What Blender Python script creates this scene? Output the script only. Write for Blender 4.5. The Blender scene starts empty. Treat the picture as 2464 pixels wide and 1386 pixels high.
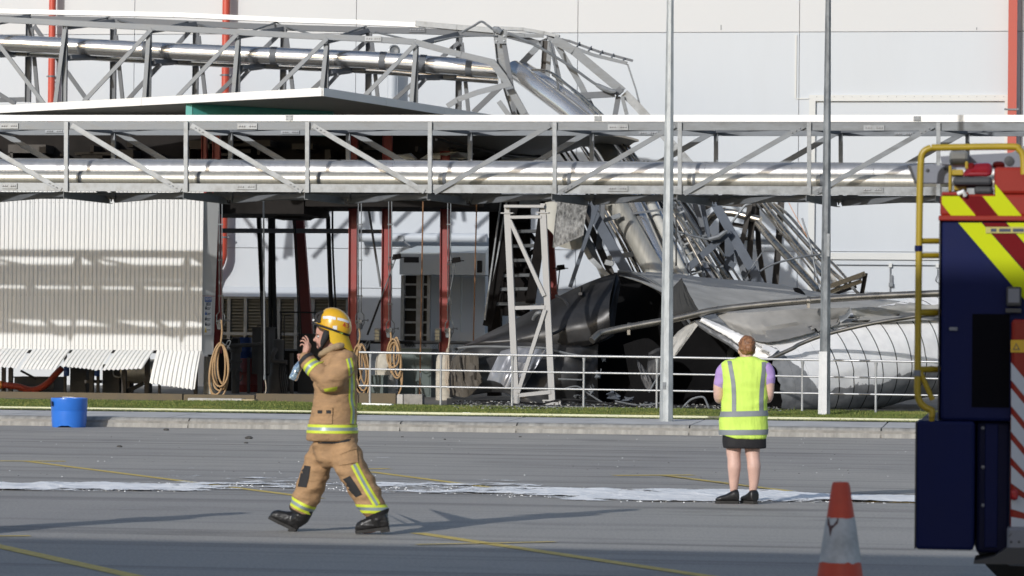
import bpy, math, random
import numpy as np
from mathutils import Vector, Matrix, noise
from mathutils.bvhtree import BVHTree
random.seed(7)
C = bpy.context.scene.collection
SC = bpy.context.scene
# ---------------------------------------------------------------- camera, world, sun, exposure
FPX, CX, CY, CAMH = 8000.0, 1232.0, 693.0, 1.6
YAW, PITCH, ROLL = math.radians(8.6), math.atan(127.0 / FPX), math.radians(0.60)
_f = Vector((-math.sin(YAW) * math.cos(PITCH), math.cos(YAW) * math.cos(PITCH), math.sin(PITCH)))
_r0 = Vector((math.cos(YAW), math.sin(YAW), 0)); _u0 = _r0.cross(_f)
_r = _r0 * math.cos(ROLL) + _u0 * math.sin(ROLL)
_u = -_r0 * math.sin(ROLL) + _u0 * math.cos(ROLL)
CAM = Vector((0, 0, CAMH))
cam = bpy.data.cameras.new('camera'); cam_o = bpy.data.objects.new('camera', cam); C.objects.link(cam_o)
cam.sensor_width = 36.0; cam.lens = FPX / 2464.0 * 36.0; cam.clip_start = 0.5; cam.clip_end = 2000
cam_o.matrix_world = Matrix(((_r.x, _u.x, -_f.x, 0), (_r.y, _u.y, -_f.y, 0), (_r.z, _u.z, -_f.z, CAMH), (0, 0, 0, 1)))
cam.dof.use_dof = True; cam.dof.focus_distance = 46.0; cam.dof.aperture_fstop = 5.6
SC.camera = cam_o

SUN_DIR = Vector((0.361, 0.8695, -0.337)).normalized()        # direction the light travels
SUN_EL = math.asin(-SUN_DIR.z); SUN_AZ = math.atan2(-SUN_DIR.x, -SUN_DIR.y)   # azimuth of the sun from +Y, clockwise
w = bpy.data.worlds.new('World'); SC.world = w; w.use_nodes = True
nt = w.node_tree
sky = nt.nodes.new('ShaderNodeTexSky'); sky.sky_type = 'NISHITA'; sky.sun_disc = False
sky.sun_elevation = SUN_EL; sky.sun_rotation = SUN_AZ
sky.air_density = .85; sky.dust_density = 1.2; sky.ozone_density = .6
bg = nt.nodes['Background']; bg.inputs['Strength'].default_value = 0.14
nt.links.new(sky.outputs['Color'], bg.inputs['Color'])
sun = bpy.data.lights.new('sun', 'SUN'); sun.energy = 3.2; sun.angle = math.radians(0.53); sun.color = (1.0, 0.985, 0.962)
sun_o = bpy.data.objects.new('sun', sun); C.objects.link(sun_o)
sun_o.rotation_euler = SUN_DIR.to_track_quat('-Z', 'Y').to_euler(); sun_o.location = (-20, -20, 40)
SC.view_settings.view_transform = 'Standard'; SC.view_settings.look = 'None'
SC.view_settings.gamma = 1.0; SC.view_settings.use_curve_mapping = False
SC.view_settings.exposure = -0.1
SC.render.engine = 'CYCLES'
SC.cycles.use_denoising = True
SC.cycles.max_bounces = 8
SC.cycles.caustics_reflective = False; SC.cycles.caustics_refractive = False

# ---------------------------------------------------------------- measuring the photograph: pixel + known distance or height -> point
def ray(px, py):
    return _f + _r * ((px - CX) / FPX) + _u * ((CY - py) / FPX)
def P(px, py, Y):
    d = ray(px, py); return CAM + d * (Y / d.y)
def G(px, py, z=0.0):
    d = ray(px, py); return CAM + d * ((z - CAMH) / d.z)
def X_at(px, Y, py=700):
    return P(px, py, Y).x
def Z_at(py, Y, px=1232):
    return P(px, py, Y).z

# ---------------------------------------------------------------- mesh builder
class MB:
    def __init__(s): s.v = []; s.f = []; s.m = []; s.sm = []
    def add(s, vs, fs, mi=0, smooth=False):
        b = len(s.v); s.v += [tuple(q) for q in vs]
        for f in fs:
            s.f.append([i + b for i in f]); s.m.append(mi); s.sm.append(smooth)
        return s
    def box(s, lo, hi, mi=0):
        (a, b, c), (d, e, f) = lo, hi
        vs = [(a, b, c), (d, b, c), (d, e, c), (a, e, c), (a, b, f), (d, b, f), (d, e, f), (a, e, f)]
        return s.add(vs, [(0, 3, 2, 1), (4, 5, 6, 7), (0, 1, 5, 4), (1, 2, 6, 5), (2, 3, 7, 6), (3, 0, 4, 7)], mi)
    def hexa(s, q, t, mi=0):
        """solid between quad q and quad t (same order)"""
        vs = list(q) + list(t); n = len(q)
        fs = [tuple(range(n))[::-1], tuple(range(n, 2 * n))] + [(i, (i + 1) % n, n + (i + 1) % n, n + i) for i in range(n)]
        return s.add(vs, fs, mi)
    def slab(s, pts, d, mi=0):
        """polygon pts thickened by vector d"""
        d = Vector(d); return s.hexa([Vector(p) for p in pts], [Vector(p) + d for p in pts], mi)
    def prof(s, p0, p1, pr, up=(0, 0, 1), mi=0, smooth=False, cap=True):
        """closed profile [(side, up)...] swept from p0 to p1"""
        p0, p1 = Vector(p0), Vector(p1); d = (p1 - p0).normalized(); up = Vector(up)
        sd = d.cross(up)
        if sd.length < 1e-5: sd = d.cross(Vector((0, 1, 0)))
        sd.normalize(); uu = sd.cross(d)
        n = len(pr)
        vs = [p0 + sd * a + uu * b for a, b in pr] + [p1 + sd * a + uu * b for a, b in pr]
        fs = [(i, (i + 1) % n, n + (i + 1) % n, n + i) for i in range(n)]
        s.add(vs, fs, mi, smooth)
        if cap: s.add(vs, [tuple(range(n))[::-1], tuple(range(n, 2 * n))], mi)
        return s
    def bar(s, p0, p1, w, h, up=(0, 0, 1), mi=0):
        return s.prof(p0, p1, [(-w / 2, -h / 2), (w / 2, -h / 2), (w / 2, h / 2), (-w / 2, h / 2)], up, mi)
    def chan(s, p0, p1, w, h, t=.012, up=(0, 0, 1), mi=0):
        """I section: w flange width (side), h height (up)"""
        a, b = w / 2, h / 2
        return s.prof(p0, p1, [(-a, -b), (a, -b), (a, -b + t), (t / 2, -b + t), (t / 2, b - t), (a, b - t), (a, b), (-a, b), (-a, b - t), (-t / 2, b - t), (-t / 2, -b + t), (-a, -b + t)], up, mi)
    def uchan(s, p0, p1, w, h, t=.012, up=(0, 0, 1), mi=0):
        a, b = w / 2, h / 2
        return s.prof(p0, p1, [(-a, -b), (a, -b), (a, b), (-a, b), (-a, b - t), (a - t, b - t), (a - t, -b + t), (-a, -b + t)], up, mi)
    def angle(s, p0, p1, w, h, t=.012, up=(0, 0, 1), mi=0):
        a, b = w / 2, h / 2
        return s.prof(p0, p1, [(-a, -b), (a, -b), (a, -b + t), (-a + t, -b + t), (-a + t, b), (-a, b)], up, mi)
    def tube(s, pts, r, n=10, mi=0, cap=True, smooth=True, closed=False):
        pts = [Vector(p) for p in pts]; m = len(pts)
        rr = r if hasattr(r, '__len__') else [r] * m
        tan = []
        for i in range(m):
            a = pts[(i - 1) % m] if (closed or i > 0) else pts[i]
            b = pts[(i + 1) % m] if (closed or i < m - 1) else pts[i]
            tan.append((b - a).normalized())
        ref = Vector((0, 0, 1)) if abs(tan[0].z) < .9 else Vector((0, 1, 0))
        nx = tan[0].cross(ref).normalized(); vs = []
        for i in range(m):
            nx = (nx - tan[i] * nx.dot(tan[i])).normalized(); ny = tan[i].cross(nx)
            for k in range(n):
                a = 2 * math.pi * k / n
                vs.append(pts[i] + (nx * math.cos(a) + ny * math.sin(a)) * rr[i])
        fs = []
        for i in range(m if closed else m - 1):
            j = (i + 1) % m
            for k in range(n):
                l = (k + 1) % n
                fs.append((i * n + k, i * n + l, j * n + l, j * n + k))
        s.add(vs, fs, mi, smooth)
        if cap and not closed:
            s.add(vs[:n], [tuple(range(n))[::-1]], mi); s.add(vs[-n:], [tuple(range(n))], mi)
        return s
    def lathe(s, c, axis, prof_, n=24, mi=0, smooth=True, ref=None):
        """prof_ [(r, h)...] about axis from c"""
        c = Vector(c); ax = Vector(axis).normalized()
        ref = Vector(ref) if ref else (Vector((0, 0, 1)) if abs(ax.z) < .9 else Vector((1, 0, 0)))
        nx = ax.cross(ref).normalized(); ny = ax.cross(nx); vs = []
        for r_, h in prof_:
            for k in range(n):
                a = 2 * math.pi * k / n
                vs.append(c + ax * h + (nx * math.cos(a) + ny * math.sin(a)) * r_)
        fs = []
        for i in range(len(prof_) - 1):
            for k in range(n):
                l = (k + 1) % n
                fs.append((i * n + k, (i + 1) * n + k, (i + 1) * n + l, i * n + l))
        return s.add(vs, fs, mi, smooth)
    def grid(s, rows, mi=0, smooth=True, wrap=False, th=None):
        """rows of points -> surface; th = thickness vector gives a second skin"""
        R, K = len(rows), len(rows[0])
        vs = [Vector(p) for row in rows for p in row]; fs = []
        for i in range(R - 1):
            for k in range(K if wrap else K - 1):
                l = (k + 1) % K
                fs.append((i * K + k, i * K + l, (i + 1) * K + l, (i + 1) * K + k))
        if th is None: return s.add(vs, fs, mi, smooth)
        th = Vector(th); n = R * K
        vs2 = vs + [v + th for v in vs]; f2 = fs + [tuple(n + i for i in f)[::-1] for f in fs]
        s.add(vs2, f2, mi, smooth)
        edge = [k for k in range(K)] + [i * K + K - 1 for i in range(1, R)] + [(R - 1) * K + k for k in range(K - 2, -1, -1)] + [i * K for i in range(R - 2, 0, -1)]
        ne = len(edge)
        s.add(vs2, [(edge[i], n + edge[i], n + edge[(i + 1) % ne], edge[(i + 1) % ne]) for i in range(ne)], mi, False)
        return s
    def mesh(s, name, mats, off=Vector((0, 0, 0))):
        me = bpy.data.meshes.new(name)
        o = tuple(off)
        me.from_pydata([(a - o[0], b - o[1], c - o[2]) for a, b, c in s.v], [], s.f)
        for m_ in (mats if isinstance(mats, (list, tuple)) else [mats]): me.materials.append(m_)
        me.polygons.foreach_set('material_index', s.m); me.polygons.foreach_set('use_smooth', s.sm)
        if any(s.sm): me.set_sharp_from_angle(angle=math.radians(40))
        me.update(); return me

OFF = {}
def tag(o, label=None, cat=None, group=None, kind=None):
    if label: o['label'] = label
    if cat: o['category'] = cat
    if group: o['group'] = group
    if kind: o['kind'] = kind
    return o
def thing(name, loc, label, cat, group=None):
    o = bpy.data.objects.new(name, None); C.objects.link(o); o.location = loc; o.empty_display_size = .2
    OFF[o.name] = Vector(loc); return tag(o, label, cat, group)
def obj(name, mb, mats, parent=None, loc=None, label=None, cat=None, group=None, kind=None):
    """link a builder (or mesh) as ONE mesh object; coordinates in the builder are world coordinates"""
    off = OFF[parent.name] if parent else Vector(loc if loc is not None else (0, 0, 0))
    me = mb.mesh(name, mats, off) if isinstance(mb, MB) else mb
    o = bpy.data.objects.new(name, me); C.objects.link(o)
    if parent: o.parent = parent; OFF[o.name] = off
    else: o.location = off; OFF[o.name] = off
    return tag(o, label, cat, group, kind)
def inst(name, me, parent, loc, rot=None, scale=None):
    o = bpy.data.objects.new(name, me); C.objects.link(o); o.parent = parent
    o.location = Vector(loc) - OFF[parent.name]
    if rot is not None: o.rotation_euler = rot
    if scale is not None: o.scale = scale
    return o
def copy_tree(o, parent=None):
    c = o.copy(); C.objects.link(c)
    if parent: c.parent = parent
    OFF[c.name] = OFF.get(o.name, Vector((0, 0, 0)))
    for ch in list(o.children): copy_tree(ch, c)
    return c
def frange(a, b, n): return [a + (b - a) * i / (n - 1) for i in range(n)]
def lerp(a, b, t): return a + (b - a) * t
def cat_rom(pts, k=6):
    pts = [Vector(p) for p in pts]; out = []
    for i in range(len(pts) - 1):
        p0 = pts[max(i - 1, 0)]; p1 = pts[i]; p2 = pts[i + 1]; p3 = pts[min(i + 2, len(pts) - 1)]
        for j in range(k):
            t = j / k
            out.append(.5 * ((2 * p1) + (p2 - p0) * t + (2 * p0 - 5 * p1 + 4 * p2 - p3) * t * t + (3 * p1 - p0 - 3 * p2 + p3) * t ** 3))
    out.append(pts[-1]); return out
def nz(p, s=1.0): return noise.noise(Vector(p) * s)

# ---------------------------------------------------------------- materials
def mat(name, col, rough=.6, metal=0.0, var=.12, scale=5.0, bump=0.0, bscale=60.0, stretch=(1, 1, 1), col2=None, det=6.0, spec=None, rvar=.08, emit=None, alpha=None, trans=0, coat=0):
    m = bpy.data.materials.new(name); m.use_nodes = True
    t = m.node_tree; N = t.nodes; L = t.links; b = N['Principled BSDF']
    tc = N.new('ShaderNodeTexCoord'); mp = N.new('ShaderNodeMapping'); mp.inputs['Scale'].default_value = stretch
    L.new(tc.outputs['Object'], mp.inputs['Vector'])
    n = N.new('ShaderNodeTexNoise'); n.inputs['Scale'].default_value = scale; n.inputs['Detail'].default_value = det; n.inputs['Roughness'].default_value = .62
    L.new(mp.outputs['Vector'], n.inputs['Vector'])
    rp = N.new('ShaderNodeValToRGB'); rp.color_ramp.elements[0].position = .3; rp.color_ramp.elements[1].position = .7
    c1 = [max(0, c * (1 - var)) for c in col]; c2 = col2 if col2 else [min(1, c * (1 + var)) for c in col]
    rp.color_ramp.elements[0].color = (*c1, 1); rp.color_ramp.elements[1].color = (*c2, 1)
    L.new(n.outputs['Fac'], rp.inputs['Fac']); L.new(rp.outputs['Color'], b.inputs['Base Color'])
    mr = N.new('ShaderNodeMapRange'); mr.inputs['From Min'].default_value = .3; mr.inputs['From Max'].default_value = .7
    mr.inputs['To Min'].default_value = max(.02, rough - rvar); mr.inputs['To Max'].default_value = min(1, rough + rvar)
    L.new(n.outputs['Fac'], mr.inputs['Value']); L.new(mr.outputs['Result'], b.inputs['Roughness'])
    b.inputs['Metallic'].default_value = metal
    if spec is not None: b.inputs['Specular IOR Level'].default_value = spec
    if coat: b.inputs['Coat Weight'].default_value = coat; b.inputs['Coat Roughness'].default_value = .1
    if trans: b.inputs['Transmission Weight'].default_value = trans
    if bump:
        n2 = N.new('ShaderNodeTexNoise'); n2.inputs['Scale'].default_value = bscale; n2.inputs['Detail'].default_value = 4
        L.new(mp.outputs['Vector'], n2.inputs['Vector'])
        bp = N.new('ShaderNodeBump'); bp.inputs['Strength'].default_value = 1.0; bp.inputs['Distance'].default_value = bump
        L.new(n2.outputs['Fac'], bp.inputs['Height']); L.new(bp.outputs['Normal'], b.inputs['Normal'])
    return m
M = {}
M['galv'] = mat('galvanised_steel', (.155, .168, .182), .5, .3, .28, 3.5, stretch=(.6, 1, 2), rvar=.12)
M['galv_dark'] = mat('dark_and_shaded_steel', (.115, .125, .14), .6, .1, .2, 2.5)  # darker galvanised tone; on far truss members it stands for shade
M['galv_lt'] = mat('bright_galvanised', (.22, .235, .25), .42, .35, .25, 6)
M['dull'] = mat('dull_grey_steel', (.16, .17, .18), .6, .3, .2, 3)
M['whitecap'] = mat('white_cover', (.86, .86, .85), .45, 0, .03, 3)
M['steel'] = mat('stainless_cladding', (.60, .61, .63), .34, .72, .06, 2.0, bump=.0015, bscale=7, stretch=(3, .6, .6), rvar=.08)
M['steel2'] = mat('dull_stainless', (.56, .545, .49), .42, .6, .10, 3.0, bump=.0012, bscale=30, stretch=(8, .5, .5), rvar=.1)
M['chrome'] = mat('polished_stainless', (.80, .79, .77), .22, .85, .05, 1.5, bump=.002, bscale=2.5, rvar=.05)
M['brass'] = mat('tarnished_pipe', (.55, .50, .42), .3, 1.0, .2, 4, rvar=.1)
M['brown'] = mat('brown_scorched_steel', (.035, .030, .026), .6, .15, .3, 4)
M['rust'] = mat('rusty_pipe', (.22, .11, .05), .8, 0, .3, 8)
M['red'] = mat('red_paint', (.24, .022, .020), .5, 0, .12, 2.5)
M['redpipe'] = mat('orange_red_paint', (.50, .07, .04), .45, 0, .08, 1.5)
M['black'] = mat('black_steel', (.016, .016, .017), .6, 0, .2, 4, spec=.2)
M['bracket'] = mat('clamp_black', (.03, .03, .03), .6, 0, .2, 4)
M['blackmat'] = mat('matt_black_and_shade', (.012, .011, .011), .95, 0, .3, 3, spec=.08)  # true black on broom heads; on the stair it stands for shade
M['teal'] = mat('teal_paint', (.07, .33, .30), .5, 0, .06, 2)
M['concrete'] = mat('concrete', (.42, .41, .385), .85, 0, .22, 3, bump=.004, bscale=30)
M['concrete_dk'] = mat('dirty_concrete', (.26, .25, .23), .9, 0, .3, 4, bump=.004, bscale=20)
M['rubberhose'] = mat('tan_rubber_hose', (.36, .235, .12), .6, 0, .15, 6)
M['bolt'] = mat('bolt_steel', (.22, .22, .23), .5, .5, .1, 5)
# ================================================================ ground
KY, KZ = 57.2, .17            # kerb face line, kerb height
def asphalt_mat():
    m = bpy.data.materials.new('asphalt'); m.use_nodes = True; t = m.node_tree; N = t.nodes; L = t.links; b = N['Principled BSDF']
    tc = N.new('ShaderNodeTexCoord')
    def ns(scale, st, det=5, rough=.6):
        mp = N.new('ShaderNodeMapping'); mp.inputs['Scale'].default_value = st; L.new(tc.outputs['Object'], mp.inputs['Vector'])
        n = N.new('ShaderNodeTexNoise'); n.inputs['Scale'].default_value = scale; n.inputs['Detail'].default_value = det; n.inputs['Roughness'].default_value = rough
        L.new(mp.outputs['Vector'], n.inputs['Vector']); return n.outputs['Fac']
    def ramp(fac, p0, c0, p1, c1):
        r = N.new('ShaderNodeValToRGB'); e = r.color_ramp.elements
        e[0].position = p0; e[0].color = (*c0, 1); e[1].position = p1; e[1].color = (*c1, 1); L.new(fac, r.inputs['Fac']); return r.outputs['Color']
    def mul(a, c):
        x = N.new('ShaderNodeMix'); x.data_type = 'RGBA'; x.blend_type = 'MULTIPLY'; x.inputs['Factor'].default_value = 1
        L.new(a, x.inputs['A']); L.new(c, x.inputs['B']); return x.outputs['Result']
    base = ramp(ns(.35, (1, .35, 1)), .32, (.38, .362, .33), .68, (.44, .418, .38))
    grit = ramp(ns(38, (1, 1, 1), 3), .3, (.74, .74, .75), .7, (1.2, 1.19, 1.18))
    tyre = ramp(ns(1.0, (.05, 1.35, 1), 3), .36, (.72, .72, .73), .50, (1, 1, 1))        # long soft tyre streaks along the lot
    tyre2 = ramp(ns(.6, (.02, 3.2, 1), 2), .28, (.78, .78, .79), .40, (1, 1, 1))
    stain = ramp(ns(.55, (.5, 1, 1), 7, .68), .30, (.70, .70, .71), .44, (1, 1, 1))
    wet = ramp(ns(.12, (1, .4, 1), 2), .35, (.88, .88, .90), .6, (1.05, 1.05, 1.04))
    c = mul(mul(mul(mul(mul(base, grit), tyre), tyre2), stain), wet); L.new(c, b.inputs['Base Color'])
    b.inputs['Roughness'].default_value = .8; b.inputs['Specular IOR Level'].default_value = .35
    bp = N.new('ShaderNodeBump'); bp.inputs['Distance'].default_value = .006; bp.inputs['Strength'].default_value = .8
    L.new(ns(70, (1, 1, 1), 3), bp.inputs['Height']); L.new(bp.outputs['Normal'], b.inputs['Normal'])
    return m
M['asphalt'] = asphalt_mat()
# one ground sheet out to the horizon, then the lot and the verge step up on it
mb = MB(); mb.box((-700, -700, -1.0), (700, 900, -.012)); obj('ground', mb, mat('far_earth', (.18, .17, .15), .9, 0, .2, .1), kind='structure')
mb = MB(); mb.box((-60, -18, -.5), (60, KY + .02, 0)); obj('parking_lot', mb, M['asphalt'], kind='structure')

# kerb: mountable kerb stones of about 3.7 m with a slanting face, each a piece
M['kerb'] = mat('kerb_concrete', (.27, .262, .245), .88, 0, .3, 2.2, bump=.006, bscale=14, stretch=(2.6, .5, .6), col2=(.40, .39, .36))
kerb_bed = MB(); kerb_bed.box((-60, KY + .03, -.4), (60, KY + .42, KZ - .05)); kb = obj('kerb', kerb_bed, M['concrete_dk'], kind='structure')
joints = [-60] + [X_at(px, KY, 1035) for px in (-480, -30, 452, 962, 1232 + 10, 1658, 2120, 2600)] + [60]
rnd = random.Random(3)
for a, b_ in zip(joints[:-1], joints[1:]):
    mb = MB(); n = max(3, int((b_ - a) * 5)); rows = []
    sec = [(0, -.1), (0, .02), (.035, .085), (.075, KZ - .035), (.125, KZ - .006), (.19, KZ), (.42, KZ + .004), (.42, -.1)]
    for i in range(n + 1):
        x = a + .012 + (b_ - a - .024) * i / n
        j = [.012 * nz((x * 1.7, k * 3.1, 0)) for k in range(len(sec))]
        rows.append([(x, KY + y + j[k] * .8, z + (j[k] if 0 < k < 6 else 0)) for k, (y, z) in enumerate(sec)])
    mb.grid(rows, wrap=True); mb.add(rows[0], [tuple(range(len(sec)))]); mb.add(rows[-1], [tuple(range(len(sec)))[::-1]])
    obj('kerb_stone', mb, M['kerb'], kb)
# footpath: cast slabs with joints
M['path'] = mat('footpath_concrete', (.52, .51, .50), .85, 0, .16, 1.6, bump=.003, bscale=40, col2=(.60, .595, .58))
base = MB(); base.box((-60, KY + .44, -.4), (60, 60.28, .15)); fp = obj('footpath', base, M['concrete_dk'], kind='structure')
xs = [-60] + [X_at(px, 59, 1010) for px in (-700, -310, 60, 445, 830, 1240, 1680, 2130, 2560)] + [60]
for a, b_ in zip(xs[:-1], xs[1:]):
    mb = MB(); q = [(a + .015, KY + .445, KZ), (b_ - .015, KY + .445, KZ), (b_ - .015, 60.25, .205), (a + .015, 60.25, .205)]
    mb.hexa([(x, y, .12) for x, y, z in q], q); obj('slab', mb, M['path'], fp)
# verge: soil body and short mown grass on it
VY0, VY1 = 60.3, 66.6
def verge_z(x, y): return .215 + .035 * min(1, max(0, (y - VY0) / 5)) + .018 * nz((x * .35, y * .5, 1))
_yb = [(-62, 70.6)] + [(G(px, py, .24).x, G(px, py, .24).y) for px, py in ((0, 962), (440, 966), (880, 972), (1085, 977), (1400, 983), (1700, 986), (2200, 992))] + [(62, 63.0)]
def yback(x):
    for (a, ya), (b_, y2) in zip(_yb[:-1], _yb[1:]):
        if x <= b_: return lerp(ya, y2, (x - a) / (b_ - a)) + .12 * nz((x * .9, 3, 3)) + .05 * nz((x * 4, 3, 3))
    return 63.0
mb = MB(); rows = []
for t_ in frange(0, 1, 20):
    rows.append([(x, lerp(VY0, yback(x), t_), verge_z(x, lerp(VY0, yback(x), t_))) for x in frange(-62, 62, 249)])
rows.append([(r[0], r[1] + .05, .1) for r in rows[-1]])
M['soil'] = mat('verge_turf', (.08, .115, .022), .95, 0, .35, 3.0, stretch=(1, .5, 1), col2=(.12, .165, .036))
mb.grid(rows); obj('verge', mb, M['soil'], kind='structure')
mb3 = MB(); mb3.box((-62, 62.5, -.3), (62, 112, .205)); obj('yard', mb3, mat('yard_concrete', (.15, .145, .135), .9, 0, .3, 1.2, bump=.004, bscale=20), kind='structure')
# pale edging strip along the front of the grass
mb = MB(); y = 60.95; mb.box((-60, y, .2), (60, y + .03, .256)); obj('edging', mb, mat('edging_strip', (.62, .62, .44), .7, 0, .1, 3), kind='structure')
def grass():
    rg = np.random.default_rng(5); n = 150000
    x = rg.uniform(-23.0, 1.5, n); y = np.array([lerp(VY0 - .02, yback(a), b) for a, b in zip(x, rg.random(n))])
    front = y < 60.95
    keep = ~front | (rg.random(n) < .9); x, y, front = x[keep], y[keep], front[keep]; n = len(x)
    z = np.array([verge_z(a, b) for a, b in zip(x, y)]) - .006
    patch = np.array([nz((a * .8, b * .8, 4)) for a, b in zip(x, y)])
    h = rg.uniform(.018, .045, n) * np.where(front, .45, 1) * (1 + .5 * patch); tall = rg.random(n) < .012; h = np.where(tall & ~front, h * 2.0, h)
    tuft = ((np.abs(x - X_at(2030, 65, 990)) < .55) & (np.abs(y - 65.2) < .8)); h = np.where(tuft, h * 1.9, h)
    a = rg.uniform(0, 2 * np.pi, n); wd = rg.uniform(.006, .013, n); ln = rg.uniform(-.02, .02, (n, 2))
    v = np.zeros((n, 3, 3)); v[:, 0, 0] = x - np.cos(a) * wd; v[:, 0, 1] = y - np.sin(a) * wd; v[:, 1, 0] = x + np.cos(a) * wd; v[:, 1, 1] = y + np.sin(a) * wd
    v[:, 2, 0] = x + ln[:, 0]; v[:, 2, 1] = y + ln[:, 1]; v[:, :2, 2] = z[:, None]; v[:, 2, 2] = z + h
    me = bpy.data.meshes.new('grass'); me.vertices.add(3 * n); me.loops.add(3 * n); me.polygons.add(n)
    me.vertices.foreach_set('co', v.ravel()); me.loops.foreach_set('vertex_index', np.arange(3 * n)); me.polygons.foreach_set('loop_start', np.arange(0, 3 * n, 3))
    mi = (rg.random(n) < .18).astype(int); mi = np.where(front, np.where(rg.random(n) < .75, 2, 1), mi); mi = np.where(patch > .42, np.where(rg.random(n) < .6, 1, mi), mi)
    me.polygons.foreach_set('material_index', mi)
    for m_ in (mat('grass_green', (.085, .125, .020), .75, 0, .35, 1.2, col2=(.14, .185, .036)), mat('grass_yellowed', (.22, .22, .06), .8, 0, .3, 2), mat('grass_dry', (.30, .31, .17), .85, 0, .25, 2)): me.materials.append(m_)
    me.update(); me.validate(); o = bpy.data.objects.new('grass', me); C.objects.link(o); tag(o, 'short mown green grass on the verge behind the kerb', 'grass', kind='stuff')
grass()

# painted bay lines
M['yellow_line'] = mat('worn_yellow_paint', (.66, .47, .09), .7, 0, .25, 9, stretch=(1, 1, 1), col2=(.80, .62, .18))
def line(px0, px1, wd, z=.004):
    a, b_ = G(*px0), G(*px1); d = (b_ - a).normalized(); s = Vector((-d.y, d.x, 0)) * wd / 2
    mb = MB(); n = 14; r0 = []; r1 = []
    for i in range(n + 1):
        p = a.lerp(b_, i / n); j = .006 * nz((p.x * 9, p.y * 9, 0)); r0.append(p + s * (1 + j * 8) + Vector((0, 0, z))); r1.append(p - s * (1 - j * 8) + Vector((0, 0, z)))
    mb.grid([r0, r1]); obj('bay_line', mb, M['yellow_line'], kind='structure')
line((62, 1110), (770, 1200), .13); line((0, 1109.6), (158, 1110.4), .22)
line((890, 1135.5), (1260, 1184), .13); line((835, 1129), (936, 1128), .22)
line((1598, 1145), (1900, 1183), .13, .008); line((1478, 1144.5), (1668, 1143.5), .22)
line((-30, 1309), (420, 1409), .14); line((-60, 1291), (73, 1290), .12)
line((1004, 1283), (1900, 1417), .14); line((1002, 1312), (1336, 1305.5), .08, .008)
line((2085, 1208), (2300, 1212), .09)

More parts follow.
